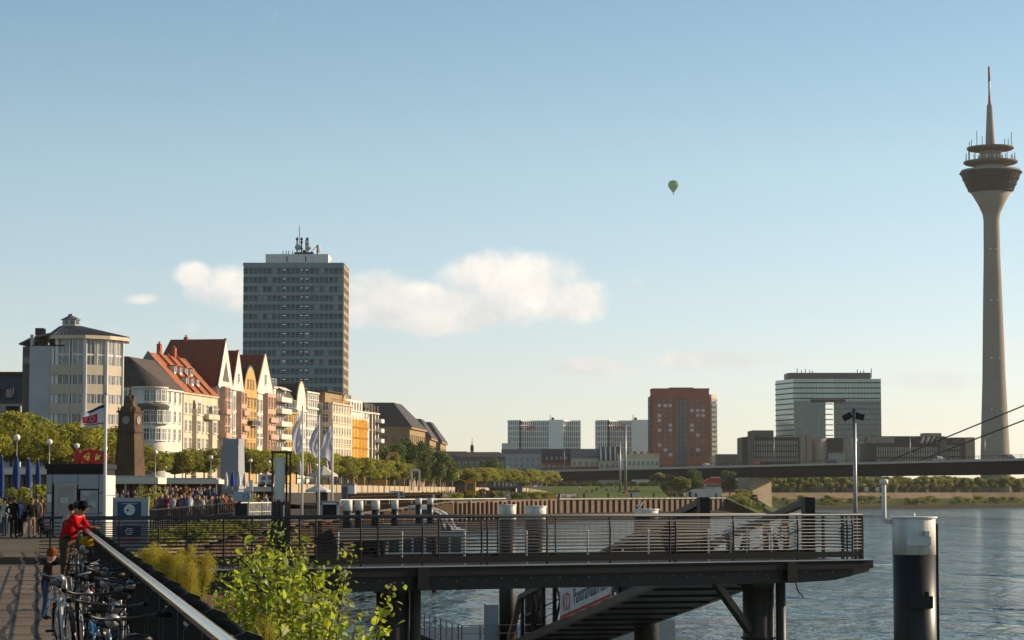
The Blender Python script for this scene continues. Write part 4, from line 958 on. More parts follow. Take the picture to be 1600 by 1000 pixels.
# ------------------------------------------------------------------ kiosk
KD_ = 93.0
def kiosk():
    a, b = PX(72,KD_), PX(163,KD_); t = thing('ticket_kiosk', 'grey panelled ticket kiosk with red letters standing on its roof', 'kiosk', (a, KD_, PZL), 0)
    W, H = b-a, PZ(731,KD_)-PZL; g = mat('kiosk panel', (.30,.31,.33), (.26,.27,.29), s=.7, rough=.5); k = W/91.0
    MB().box(0,W,.04,2.4,0,H-.05).build('core', M['steel_dark'], t)
    X_ = lambda p: (p-72)*k
    Y_ = lambda y: (838-y)*k
    for (p0,p1,y0,y1) in [(72,81.3,739,768),(72,81.3,768.6,799),(72,81.3,799.6,836),(81.8,121.3,739,752),(121.8,154,739,762),(121.8,154,801,836),(154.6,162.8,739,768),(154.6,162.8,768.6,799),(154.6,162.8,799.6,836)]:
        MB().box(X_(p0)+.008,X_(p1)-.008,0,.035,Y_(y1)+.008,Y_(y0)-.008).build('panel', g, t)
    for z in range(3): MB().box(W,W+.035,.06,2.38,z*.86+.02,z*.86+.85).build('panel', M['stucco_white'], t)
    d = MB().box(X_(85),X_(120),-.015,.03,.02,Y_(755)).build('door', mat('kiosk door', (.36,.32,.27), (.30,.27,.23), s=1, rough=.5), t)
    MB().box(X_(83),X_(121.5),.0,.035,Y_(755),Y_(752)).build('door_lintel', M['galv'], t)
    MB().box(X_(92),X_(114),-.02,-.014,Y_(790),Y_(759)).build('door_pane', M['curtain'], d)
    MB().box(X_(95),X_(106),-.026,-.021,Y_(783),Y_(776)).build('notice', M['white'], d)
    for z in (.03,.075,.12): MB().box(X_(96.2),X_(104.8),-.028,-.0262,Y_(783)+z,Y_(783)+z+.02).build('print_line', M['concrete_dark'], d)
    MB().box(X_(86.5),X_(89),-.05,-.015,Y_(800),Y_(797)).build('handle', M['steel'], d)
    p = MB().box(X_(126),X_(153),-.02,.03,Y_(800),Y_(764)).build('poster_case', M['galv'], t)
    MB().box(X_(128),X_(151),-.026,-.021,Y_(798),Y_(766)).build('poster', mat('poster print', (.5,.5,.48), (.12,.13,.15), s=2.2, rough=.5), p)
    MB().box(X_(74),X_(80.5),-.02,0,Y_(782),Y_(770)).build('notice', M['white'], t); MB().box(X_(74),X_(80.5),-.03,0,Y_(796),Y_(785)).build('letter_box', M['galv'], t)
    MB().box(-.05,W+.06,-.06,2.5,H-.05,H+.16).build('roof_band', M['steel_dark'], t)
    sg = text_mesh('KD', .78, .06, M['red'], t, Matrix.Translation((X_(132),1.3,H+.42)) @ Matrix.Rotation(math.pi/2,4,'X') @ Matrix.Diagonal((1.28,.95,1,1)), name='roof_sign', bold=.055)
    cr = MB(); cr.prism([(-.09,0),(-.12,.12),(-.06,.07),(0,.15),(.06,.07),(.12,.12),(.09,0)], 'y', -.05, .05); cr.v = [(x+X_(132), y+1.3, z+H+.70) for x, y, z in cr.v]; cr.build('sign_crown', M['red'], t)
    MB().box(X_(112),X_(152),1.28,1.32,H+.16,H+.2).build('sign_bar', M['red'], t)
    for x in (115,149): MB().tube([(X_(x),1.35,H),(X_(x),1.35,H+.6)], .02, 6).build('sign_strut', M['steel_dark'], t)
kiosk()
def flag():
    d = 92.0; base = Vector((PX(168,d), d-.6, PZL)); t = thing('company_flag', 'white flag with red emblem and blue stripe flying beside the kiosk', 'flag', base)
    H = PZ(618,d)-PZL; MB().tube([(0,0,0),(0,0,H)], [.075,.05], 12).build('pole', M['white'], t, True)
    MB().sphere((0,0,H+.05), .07, 8, 6).build('finial', M['galv'], t, True)
    zt, zb, L = PZ(634,d)-PZL, PZ(668,d)-PZL, 35*d/FPX*1.06
    def f(u, v, o=0.):     # u from the pole outwards (to the left), v 0 bottom..1 top
        x = -.05 - u*L*.97; z = zb + (zt-zb)*v - .20*u*u + .13*(1-v)*u - (.23*u if v > .5 else .12*u)*(v-.2) + .04*math.sin(u*7+1)
        return Vector((x, o + .16*u*math.sin(u*7.5+v*1.6) - .25*u, z))
    mb = MB(); n, m_ = 16, 9
    vs = [f(i/n, j/m_) for j in range(m_+1) for i in range(n+1)]
    mb.add(vs, [(j*(n+1)+i, j*(n+1)+i+1, (j+1)*(n+1)+i+1, (j+1)*(n+1)+i) for j in range(m_) for i in range(n)]).build('cloth', M['flagwhite'], t, True)
    def band(nm, v0, v1, u0, u1, mt):
        b = MB(); q = 14; vs = [f(u0+(u1-u0)*i/q, v, -.012) for v in (v0, (v0+v1)/2, v1) for i in range(q+1)]
        b.add(vs, [(j*(q+1)+i, j*(q+1)+i+1, (j+1)*(q+1)+i+1, (j+1)*(q+1)+i) for j in range(2) for i in range(q)]).build(nm, mt, t, True)
    nb = leafmat('flag blue', (.03,.04,.12), (.025,.035,.10), trans=.3, rand=0); nr = leafmat('flag red', (.55,.03,.03), (.48,.02,.02), trans=.4, rand=0)
    band('blue_stripe', .84, .99, .02, .72, nb); band('blue_line', .10, .15, .05, .9, nb); band('red_field', .2, .66, .30, .93, nr)
    cu_ = text_mesh('KD', 1, 0, M['flagwhite'], t, name='emblem')
    for v in cu_.data.vertices:
        u, vv = .60 - v.co.x*.34, .43 + v.co.y*.42; v.co = f(u, vv, -.026)
flag()
# notice board by the pier entrance
def board():
    d = 62.0; a, b = PX(178,d), PX(231,d); t = thing('notice_board', 'white framed blue notice board at the shore end of the pier', 'sign', ((a+b)/2, d, PZL), 0)
    w_ = (b-a)/2; zt = PZ(778,d)-PZL; z = lambda y: PZ(y,d)-PZL
    MB().box(-w_,w_,0,.10,0,zt).build('panel', M['stucco_grey'], t)
    for s in (-1,1): MB().box(s*w_-.025,s*w_+.025,-.02,.12,0,zt+.02).build('upright', M['galv'], t)
    for (y0,y1) in ((784,809),(822,838)):
        bl = MB().box(-w_*.78,w_*.62,-.012,-.002,z(y1),z(y0)).build('blue_field', mat('board blue', (.012,.045,.11), rough=.4), t)
        cy = (z(y0)+z(y1))/2; r = .15 if y0 == 784 else .11
        ring = MB().lathe([(r,-.004),(r,.004)], 20); ring.v = [(x-w_*.06, -.018+zz, cy+y) for x, y, zz in ring.v]; ring.build('white_disc', M['white'], bl)
        MB().box(-w_*.06-r*.5,-w_*.06-r*.1,-.03,-.024,cy-r*.3,cy+r*.15).build('emblem', M['steel_black'], bl)
        rg = MB().tube([(-w_*.06+r*.25+r*.42*math.cos(q), -.026, cy+r*.45*math.sin(q)) for q in [R(k*30) for k in range(13)]], .008, 5); rg.build('emblem', M['stucco_grey'], bl)
    MB().box(-w_*.55,w_*.4,-.016,-.0125,z(787.5),z(786.3)).build('print_line', M['stucco_grey'], t)
    MB().box(-w_*.8,w_*.6,-.012,-.002,z(846),z(841)).build('red_strip', M['red'], t)
board()
# ------------------------------------------------------------------ terraces, umbrellas
def closed_umbrella(label, p, d, y0, y1, wpx, c, base=None, group='folded parasols'):
    t = thing('folded_parasol', label, 'parasol', (PX(p,d), d, base if base is not None else PZ(y1,d)), 0, group)
    zt = PZ(y0,d)-t.location.z; zb = PZ(y1,d)-t.location.z + .35; r = wpx/2*d/FPX
    mb = MB(); n = 12
    prof = [(.03,zt),(r*.45,zt-.12),(r*.8,zt-.5),(r*1.0,zb+(zt-zb)*.35),(r*.85,zb+.1),(r*.95,zb)]
    o = len(mb.v); mb.lathe(prof, n); mb.v = [(x*(1+.18*math.cos(6*math.atan2(y,x))), y*(1+.18*math.cos(6*math.atan2(y,x))), z) for x, y, z in mb.v]
    mb.build('canopy', cloth(c), t, True)
    MB().tube([(0,0,0),(0,0,zt+.08)], .035, 6).build('pole', M['galv'], t); MB().box(-.3,.3,-.3,.3,0,.08).build('base', M['concrete'], t)
BL = (.035,.06,.17)
for lab, p, d, y0, y1, w_, c in [('blue folded parasol at the very left edge',2,112,713,790,8,BL),('broad blue folded parasol second from the left edge',25,114,712,775,11,BL),('blue folded parasol third from the left edge',44,118,717,778,9,BL),('slim blue folded parasol nearest the kiosk',59,121,718,775,8,BL),
    ('blue folded parasol among white ones by the map board',363,190,737,766,6,(.03,.07,.30)),('white folded parasol left of the blue one',353,192,738,766,6,(.5,.47,.45)),('white folded parasol right of the blue one',373,188,738,766,6,(.52,.5,.5)),('white folded parasol nearest the white sign post',382,186,740,766,6,(.5,.47,.45)),
    ('pale folded parasol left of the open cream one',468,200,720,748,6,(.5,.46,.42)),('pink folded parasol behind the first banner flag',480,204,723,748,4,(.5,.28,.22)),('salmon folded parasol beside the pink one',484,206,723,748,4,(.45,.25,.2)),('pale folded parasol right of the open cream one',510,198,719,748,6,(.5,.44,.4)),('reddish folded parasol by the rightmost banner pole',516,200,723,748,5,(.45,.18,.14))]:
    closed_umbrella(lab, p, d, y0, y1, w_, c, PZL if d < 150 else None)
def parasol(label, p, d, y0, y1, wpx, c, base):
    t = thing('open_parasol', label, 'parasol', (PX(p,d), d, base)); zt, zb = PZ(y0,d)-base, PZ(y1,d)-base; r = wpx/2*d/FPX
    MB().lathe([(r,zb-.15),(r,zb),(.05,zt),(.01,zt+.02)], 8).build('canopy', cloth(c), t); MB().tube([(0,0,0),(0,0,zt)], .04, 6).build('pole', M['galv'], t)
parasol('large open cream parasol behind the banner flags', 505, 196, 728, 742, 46, (.56,.50,.40), UPZ)
parasol('pale open parasol on the quay below the cream one', 497, 180, 757, 766, 40, (.6,.58,.56), PZL)
def pavilion(label, p0, p1, d, yr, yb, back=5.0, base=PZL, posts=5, roofm=None):
    a, b = PX(p0,d), PX(p1,d); t = thing('terrace_pavilion', label, 'pavilion', (a, d, base), R(3)); W = b-a; zt, zb = PZ(yr,d)-base, PZ(yb,d)-base
    MB().box(-.2,W+.2,-.6,back,zb,zt).build('roof_edge', roofm or M['awning'], t); MB().box(0,W,-.3,back-.2,zt+.002,zt+.12).build('roof', M['galv'], t)
    MB().box(0,W,back-.4,back-.3,0,zb).build('glazing', M['pane_brown'], t)
    for k in range(posts): MB().tube([(W*k/(posts-1),-.3,0),(W*k/(posts-1),-.3,zb)], .06, 6).build('post', M['galv'], t)
    for k in range(posts*2): MB().bar((W*k/(posts*2-1),back-.45,0),(W*k/(posts*2-1),back-.45,zb), .05, .05).build('mullion', M['steel_dark'], t)
    return t
pavilion('flat roofed terrace pavilion under the clock tower', 150, 243, 150, 746, 756)
pavilion('long flat roofed terrace pavilion with guests right of the clock tower', 243, 338, 172, 749, 756)
pavilion('terrace awning behind the blue folded parasols', -30, 76, 132, 733, 741)
pavilion('low dark terrace roof below the parasols near the stele', 386, 440, 168, 763, 768, 4)
# plants in tubs by the kiosk
r_ = random.Random(5)
for i, (p, y, d, s, lab) in enumerate([(30,772,103,1.15,'round green bush in a tub by the people at the kiosk'),(64,768,106,.95,'slim tub bush between the blue parasol and kiosk'),(10,786,104,.8,'low tub plant at the left edge'),(395,782,140,2.0,'broad hedge plant behind the map board'),(228,768,120,1.6,'slender terrace shrub beside the notice board')]):
    t = thing('tub_plant', lab, 'plant', (PX(p,d), d, PZL)); h = PZ(y-8,d)-PZL
    leaf_cloud(crown_blobs(r_, .55*s, .42*s, max(.5,h-.35*s), 9), 900, .10, r_).build('foliage', M['leaf_plane'], t, fix=False)
    MB().tube([(0,0,.4),(0,0,h)], .05, 6).build('stem', M['bark'], t); MB().lathe([(.3,0),(.42,.5),(.38,.5),(.36,.42),(.01,.42)], 12).build('tub', M['concrete_dark'], t)
# map board and posts right of the terrace
def simple_sign(name, label, p, d, y0, y1, wpx, m, base=PZL, cat='sign', mark=None):
    t = thing(name, label, cat, (PX(p,d), d, base)); z0, z1 = PZ(y1,d)-base, PZ(y0,d)-base; w_ = wpx/2*d/FPX
    MB().box(-w_,w_,-.04,.04,z0,z1).build('panel', m, t); 
    for s in (-.8,.8): MB().tube([(s*w_,.06,0),(s*w_,.06,z1)], .035, 6).build('post', M['galv'], t)
    if mark: MB().lathe([(w_*.25,-.004),(w_*.25,.004)], 12); 
    return t
t = simple_sign('map_board', 'pale blue map board on posts at the end of the terrace railing', 378, 116, 768, 783, 26, mat('map print', (.34,.42,.44), (.26,.36,.40), s=3, rough=.4))
rg = MB().tube([(.22+.13*math.cos(R(k*30)), -.05, PZ(776,116)-PZL+.13*math.sin(R(k*30))) for k in range(13)], .018, 5); rg.build('round_emblem', M['blue'], t)
MB().box(-.32,.32,-.25,.3,0,PZ(786,116)-PZL).build('waste_bin', M['steel_black'], t)
simple_sign('sign_post', 'blank white upright sign beside the white folded parasols', 392, 128, 750, 767, 6, M['white'])
# ------------------------------------------------------------------ clock tower
def clock_tower():
    d = 250.0; t = thing('clock_tower', 'brown stone gauge clock tower with a white dial and scrolled gable', 'clock tower', (PX(202,d), d, UPZ), R(-17))
    Z = lambda y: PZ(y,d)-UPZ; st = mat('brown sandstone', (.13,.085,.055), (.075,.05,.036), s=.8, rough=.9, bump=.3, bs=3)
    def sq(nm, prof): 
        mb = MB()
        mb.lathe([(w*1.4142, z) for w, z in prof], 4, a0=math.pi/4, a1=math.pi/4+2*math.pi); return mb.build(nm, st, t)
    sq('plinth', [(1.55,-.05),(1.55,.9),(1.38,1.05),(1.32,1.2)])
    sq('shaft', [(1.32,1.2),(1.02,Z(676))]); sq('cornice', [(1.16,Z(676)),(1.20,Z(673)),(1.0,Z(671))])
    sq('clock_stage', [(.98,Z(671)),(.98,Z(645))]); sq('upper_cornice', [(1.12,Z(645)),(1.14,Z(643)),(.96,Z(642))])
    for ax in ('x','y'):
        w_ = .98; h0, h1 = Z(642), Z(618)
        MB().prism([(-w_,h0),(w_,h0),(w_*.98,h0+.30),(w_*.62,h0+.55),(w_*.5,h0+1.0),(w_*.3,h0+1.35),(.12,h1),(-.12,h1),(-w_*.3,h0+1.35),(-w_*.5,h0+1.0),(-w_*.62,h0+.55),(-w_*.98,h0+.30)], ax, -.55, .55).build('gable', st, t)
    MB().lathe([(.22,Z(618)-.1),(.26,Z(616)),(.12,Z(614)),(.20,Z(611)),(.03,Z(606)),(.01,Z(604))], 10).build('finial', st, t, True)
    for q in range(4):
        for k in (-1,1):
            mb = MB().lathe([(.13,0),(.15,.1),(.05,.2),(.11,.34),(.01,.5)], 8, (k*.95, -.95, Z(643)))
            if q == 0: mb.build('corner_finial', st, t, True)
    for (rot, nm) in ((0,'clock_face'),(math.pi/2,'clock_face')):
        f = put('clock_face', MB().lathe([(.50,-.04),(.50,.03),(.44,.03),(.44,.02)], 24).mesh('clock_face', M['steel_black']), t, tuple(Matrix.Rotation(rot,3,'Z') @ Vector((0,-1.01,Z(657)))), rot=(math.pi/2,0,rot))
        put('dial', MB().lathe([(.46,0),(.46,.045)], 24).mesh('dial', M['concrete']), f)
        hm = MB(); hm.box(-.025,.025,-.04,.30,.05,.06); hm.box(-.03,.03,-.02,.22,.062,.07)
        for k in range(12):
            a = R(30*k); hm.box(-.02,.02,.34,.43,.048,.055, Matrix.Rotation(a,4,'Z'))
        put('hand', hm.mesh('hand', M['steel_black']), f)
clock_tower()
def stele():
    d = 300.0; a, b = PX(349,d), PX(377,d); t = thing('concrete_stele', 'grey concrete stele with a stepped top in front of the facades', 'stele', ((a+b)/2, d, UPZ-.9), R(-16))
    w_ = (b-a)/2*1.05; Z = lambda y: PZ(y,d)-UPZ+.9; g = mat('smooth grey concrete', (.30,.31,.33), (.25,.26,.28), s=.4, rough=.85)
    MB().add([(-w_*1.08,-1.15,0),(w_*1.08,-1.15,0),(w_*1.08,1.15,0),(-w_*1.08,1.15,0),(-w_*.98,-1,Z(698)),(w_*.98,-1,Z(698)),(w_*.98,1,Z(698)),(-w_*.98,1,Z(698))], [(3,2,1,0),(4,5,6,7),(0,1,5,4),(1,2,6,5),(2,3,7,6),(3,0,4,7)]).build('shaft', g, t)
    MB().box(-w_*.98,w_*.98,-1.06,1.06,Z(699),Z(697)).build('edge', g, t); MB().box(-w_*.84,w_*.98,-.9,.9,Z(697),Z(686)).build('upper_block', g, t)
stele()
# ------------------------------------------------------------------ trees of the upper promenade
TP = [tree_proto(f'p{i}', 8.0, 9.6, 5.4, 9000, M['leaf_plane'], 30+i, .30, blobs=22) for i in range(4)]
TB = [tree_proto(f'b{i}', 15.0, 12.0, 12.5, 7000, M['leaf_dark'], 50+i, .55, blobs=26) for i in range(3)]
TF = [tree_proto(f'f{i}', 8.0, 10.5, 6.2, 4200, M['leaf_far'], 70+i, .5, blobs=20) for i in range(3)]
r_ = random.Random(11)
def row(pts, name, label, group, protos, step, hs, zbase=UPZ, jit=.4):
    c = 0; nw = ('first second third fourth fifth sixth seventh eighth ninth tenth eleventh twelfth thirteenth fourteenth fifteenth sixteenth seventeenth eighteenth nineteenth twentieth'.split() + ['twenty-'+q for q in 'first second third fourth fifth sixth seventh eighth ninth'.split()] + ['thirtieth'] + ['thirty-'+q for q in 'first second third fourth fifth sixth seventh eighth ninth'.split()])
    for (p0,d0),(p1,d1) in zip(pts, pts[1:]):
        a, b = Vector((PX(p0,d0),d0)), Vector((PX(p1,d1),d1)); L = (b-a).length; n = max(1, int(L/step))
        for k in range(n):
            q = a.lerp(b, (k+r_.uniform(-.15,.15))/n)
            place_tree(protos[c % len(protos)], name, nw[min(c,len(nw)-1)]+' from the left, '+label, (q.x+r_.uniform(-jit,jit), q.y, zbase), r_.uniform(0,6), group, (1*hs*r_.uniform(.92,1.08), hs*r_.uniform(.92,1.08), hs*r_.uniform(.93,1.07))); c += 1
GT = 'clipped plane trees along the promenade'
row([(-40,236),(92,262),(186,292)], 'plane_tree', 'plane tree in the dense row before the round corner building', GT, TP, 4.6, 1.06)
row([(-30,252),(188,305)], 'plane_tree', 'plane tree in the back row before the round corner building', GT, TP, 6.0, 1.0)
row([(188,372),(346,398)], 'plane_tree', 'plane tree between the clock tower and the grey stele', GT, TP, 4.8, .93)
row([(388,410),(470,440)], 'plane_tree', 'plane tree between the grey stele and the banner flags', GT, TP, 4.2, .95)
row([(470,440),(545,500),(640,600)], 'plane_tree', 'plane tree under the white facades behind the banner flags', GT, TP, 6.5, .95)
row([(556,560),(640,640),(700,760),(738,820)], 'plane_tree', 'plane tree in the lamp lit row before the hipped blocks', GT, TP, 8.5, .98)
row([(738,720),(800,800),(868,900)], 'plane_tree', 'plane tree in the row leading to the bridge', GT, TP, 9, .98)
BT_ = 'large dark trees before the hipped roof blocks'
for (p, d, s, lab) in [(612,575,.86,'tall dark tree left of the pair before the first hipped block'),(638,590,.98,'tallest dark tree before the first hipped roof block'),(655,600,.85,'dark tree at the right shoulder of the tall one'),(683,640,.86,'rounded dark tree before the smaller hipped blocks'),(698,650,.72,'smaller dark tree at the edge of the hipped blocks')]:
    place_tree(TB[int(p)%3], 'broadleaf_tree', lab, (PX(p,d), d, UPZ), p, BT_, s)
for (p, d, s, lab) in [(768,900,.98,'dark tree standing alone left of the white balcony house'),(757,915,.7,'small dark tree at the foot of the lone dark tree'),(822,880,.5,'slender tree in front of the white balcony house'),(712,820,.55,'low tree beside the far dark terrace'),(730,850,.5,'low rounded tree behind the promenade row')]:
    place_tree(TB[int(p)%3], 'broadleaf_tree', lab, (PX(p,d), d, UPZ-.5), p, 'trees before the bridge approach', s)
# ------------------------------------------------------------------ globe lamps
def lamp_proto():
    t = thing('globe_lamp', '', 'street lamp', (0,0,-50)); 
    MB().tube([(0,0,0),(0,0,.8),(0,0,4.35)], [.09,.055,.045], 8).build('pole', M['galv'], t, True)
    MB().sphere((0,0,4.62), .30, 12, 9).build('globe', M['globe'], t, True); MB().lathe([(.12,4.30),(.14,4.36),(.08,4.40)], 8).build('collar', M['galv'], t)
    return t
lp = lamp_proto(); first = True
ords = ['first','second','third','fourth','fifth','sixth','seventh','eighth','ninth','tenth','eleventh','twelfth','thirteenth','fourteenth','fifteenth','sixteenth']
def lamp(p, y, lab):
    global first
    d = (UPZ + 4.62 - CZ)*FPX/(768-y)*1.0; loc = (PX(p,d), d, UPZ)
    o = lp if first else dup(lp, loc, 0)
    if first: o.location = loc; first = False
    o['label'] = lab; o['group'] = 'globe lamps along the promenade'
for i, (p, y) in enumerate([(25,684),(76,691),(119,697),(163,701)]): lamp(p, y, f'{ords[i]} globe lamp from the left edge above the kiosk')
for p, y, lab in [(242,707,'globe lamp just right of the clock tower'),(329,715,'globe lamp left of the grey stele before the trees'),(357,719,'globe lamp in front of the grey stele'),(391,720,'globe lamp right of the grey stele'),(420,722,'globe lamp left of the brown pylon'),(494,727,'globe lamp between the banner flags')]: lamp(p, y, lab)
for i, (p, y) in enumerate([(533,733),(553,734),(569.5,735),(586.5,736.5),(603,737.5),(616.5,738),(631.5,739)]): lamp(p, y, f'{ords[i]} globe lamp right of the banner flags along the parapet')
for i, p in enumerate([647,658,668,678,688,698,707,716]): lamp(p, 741+i*.45, f'{ords[i]} small globe lamp in the row above the pale parapet')
for i, p in enumerate([741,773,779.5,786,792,799,808,815,822,830,839,847,854,862,870,878]): lamp(p, 745.5+i*.25, f'{ords[i]} far globe lamp in the row running to the bridge')
# ------------------------------------------------------------------ crowd
r_ = random.Random(17)
TOPS = [((.03,.03,.035),'black'),((.45,.43,.40),'white'),((.22,.03,.04),'dark red'),((.08,.11,.2),'blue'),((.28,.22,.16),'beige'),((.12,.12,.13),'grey'),((.35,.14,.06),'orange brown')]
def crowd(n, p0, p1, d0, d1, base, where, group, poses, slope=0):
    for k in range(n):
        p = p0 + (p1-p0)*(k+r_.uniform(.1,.9))/n; d = dq(p, r_.uniform(d0, d1)) + (r_.uniform(0,30) if p > 560 else 0); c, nm = r_.choice(TOPS)
        person(f'guest in {nm} top {where}', (PX(p,d), d, base(d) if callable(base) else base), r_.uniform(0,6.28), r_.uniform(1.6,1.8), 'c', c, r_.choice([(.03,.035,.05),(.05,.045,.04),(.10,.09,.08)]), r_.choice([(.02,.015,.01),(.09,.05,.025),(.20,.13,.06)]), group=group, sub=0, **r_.choice(poses))
ST = [dict(arms='phone'), dict(arms='down'), dict(arms='hips')]
crowd(30, 240, 368, 128, 150, PZL, 'in the crowd behind the terrace railing', 'guests behind the terrace railing', ST)
crowd(18, 245, 335, 166, 171, PZL+.55, 'under the long terrace pavilion', 'guests under the pavilion', ST)
crowd(8, 170, 236, 146, 149, PZL+.3, 'under the pavilion below the clock tower', 'guests below the clock tower', ST)
crowd(10, 396, 440, 150, 176, PZL, 'on the terrace before the brown pylon', 'guests near the pylon', ST)
crowd(30, 690, 775, 440, 520, PZL+.5, 'on the crowded lower quay by the timber huts', 'visitors by the timber huts', ST)
crowd(14, 812, 862, 590, 640, PZL+.3, 'sitting out by the striped tents', 'visitors by the tents', ST)
crowd(16, 905, 1000, 660, 760, lambda d: 5.72+max(0,d-650)/150*3.68, 'on the lawn before the bridge', 'people on the lawn', ST)
# ------------------------------------------------------------------ facades along the promenade
FT = Vector((.1626,.9867)); FRZ = math.atan2(FT.y, FT.x)
def fs(p): k = (p-800)/FPX; return (-73.5-424*k)/(.9867*k-.1626)
def fY(s): return 424+.9867*s
def zf(p, y): return PZ(y, fY(fs(p))) - UPZ
def floc(s, out=0): return (-73.5+FT.x*s+.9867*out, 424+FT.y*s-.1626*out, UPZ)
_wm = {}
def window(par, x, z, w, h, y=0, fm='white', pm_='pane', sill=True, name='window', rot=None, mull=1, arch=False):
    k = (round(w,2), round(h,2), fm, sill, mull, arch)
    if k not in _wm:
        f = MB(); b = .11
        f.box(-w/2-b,-w/2,-.10,0,-b,h+b); f.box(w/2,w/2+b,-.10,0,-b,h+b); f.box(-w/2,w/2,-.10,0,h,h+b); f.box(-w/2,w/2,-.10,0,-b,0)
        for m_ in range(mull): c = -w/2 + w*(m_+1)/(mull+1); f.box(c-.05,c+.05,-.07,0,0,h)
        f.box(-w/2,w/2,-.068,0,h*.64,h*.64+.09)
        if sill: f.box(-w/2-.2,w/2+.2,-.26,0,-b-.14,-b-.002)
        if arch: f.prism([(w/2*math.cos(R(q)), h+b+w/2*math.sin(R(q))) for q in range(0,181,20)], 'y', -.08, 0)
        p = MB().quad((-w/2,-.03,0),(w/2,-.03,0),(w/2,-.03,h),(-w/2,-.03,h))
        _wm[k] = (f.mesh('window', M[fm]), p)
    fr, p = _wm[k]
    o = put(name, fr, par, (x, y, z), rz=rot)
    pk = (k, pm_)
    if pk not in _wm: _wm[pk] = p.mesh('pane', M[pm_])
    put('pane', _wm[pk], o)
    return o
rw = random.Random(2)
def grid(par, x0, x1, zs, cols, w, h, y=0, fm='white', pms=('pane','pane','curtain'), **kw):
    for z in zs:
        for c in range(cols): window(par, x0+(x1-x0)*(c+.5)/cols, z, w, h, y, fm, rw.choice(pms), **kw)
def house(label, p0, p1, eave, m, name='town_house', out=0.0, depth=13., cornice=True, z0=0.):
    s0, s1 = fs(p0), fs(p1); H = zf(p0, eave); W = s1-s0
    t = thing(name, label, 'house', floc(s0, out), FRZ)
    MB().box(0,W,0,depth,z0,H).build('wall', M[m], t)
    if cornice: MB().box(-.05,W+.05,-.35,.02,H-.35,H+.02).build('cornice', M[m], t)
    for k_ in range(1,4): MB().box(.02,W-.02,-.14,.01,H*k_/4.2+1.2,H*k_/4.2+1.5).build('string_course', M[m], t)
    MB().tube([(.12,-.12,0),(.12,-.12,H)], .09, 6).build('downpipe', M['zinc'], t)
    return t, W, H
def gable(t, W, H, peak, wall, roof, depth=13., shape='tri', over=.45, ridge_back=0., rim=None):
    hh = peak-H
    if shape == 'tri': pts = [(0,H),(W,H),(W/2,peak)]
    elif shape == 'curve': pts = [(0,H),(W,H)] + [(W*(1-k/10), H+hh*math.sin(math.pi*(k/10))**.62) for k in range(1,10)]
    elif shape == 'step': pts = [(0,H),(W,H),(W*.92,H+hh*.25),(W*.72,H+hh*.55),(W*.62,H+hh*.85),(W*.5,peak),(W*.38,H+hh*.85),(W*.28,H+hh*.55),(W*.08,H+hh*.25)]
    MB().prism(pts, 'y', -.12, .3).build('gable', M[wall], t)
    r = MB()
    if shape == 'curve':
        arc = [pts[1]] + pts[2:] + [pts[0]]
        for a, b in zip(arc, arc[1:]): r.quad((a[0],.3,a[1]+.03),(b[0],.3,b[1]+.03),(b[0],depth,b[1]+.03),(a[0],depth,a[1]+.03))
    else:
        pk = peak+.1; b0 = depth-ridge_back
        r.quad((-over,.3,H-.3),(W/2,.3,pk),(W/2,b0,pk),(-over,depth,H-.3)); r.quad((W+over,.3,H-.3),(W/2,.3,pk),(W/2,b0,pk),(W+over,depth,H-.3))
        r.add([(-over,depth,H-.3),(W+over,depth,H-.3),(W/2,b0,pk)], [(0,1,2)])
    r.build('roof', M[roof], t)
    vb = MB(); arc = pts[1:] + [pts[0]]
    for a, b in zip(arc, arc[1:]): vb.bar((a[0],.05,a[1]+.1),(b[0],.05,b[1]+.1), .7, .28, up=(0,1,0))
    vb.build('verge', M[rim or wall], t)
def pitched(t, W, H, ridge, roof, yr=6.5, depth=13., end='party', ov=.5):
    MB().add([(0,-ov,H),(W,-ov,H),(W,yr,ridge),(0,yr,ridge),(0,depth,H),(W,depth,H)], [(0,1,2,3),(3,2,5,4)]).build('roof', M[roof], t)
    for x, x2 in ((-.02,.18),(W-.18,W+.02)): MB().prism([(0,H),(depth,H),(yr,ridge+.25)], 'x', x, x2).build('end_wall', M[end], t)
def chimney(t, x, y, z, w=.9, h=1.8):
    c = MB().box(x-w/2,x+w/2,y-.4,y+.4,z,z+h).build('chimney', M['brick'], t)
    for k in (-.25,.25): MB().lathe([(.13,0),(.11,.5)], 8, (x+k,y,z+h)).build('chimney_pot', M['roof_orange'], c)
def bay(t, x0, x1, z0, z1, m, out=.9):
    return MB().prism([(x0,0),(x0+.5,-out),(x1-.5,-out),(x1,0)], 'z', z0, z1).build('bay', M[m], t)
def balcony(t, x0, x1, z, m, out=1.1, h=1.0):
    b = MB().box(x0,x1,-out,0,z-.18,z).build('balcony', M['concrete'], t)
    MB().box(x0,x1,-out-.03,-out+.05,z,z+h).build('parapet', M[m], b); 
    for x in (x0,x1): MB().box(x-.04,x+.04,-out,0,z,z+h*.98).build('parapet', M[m], b)
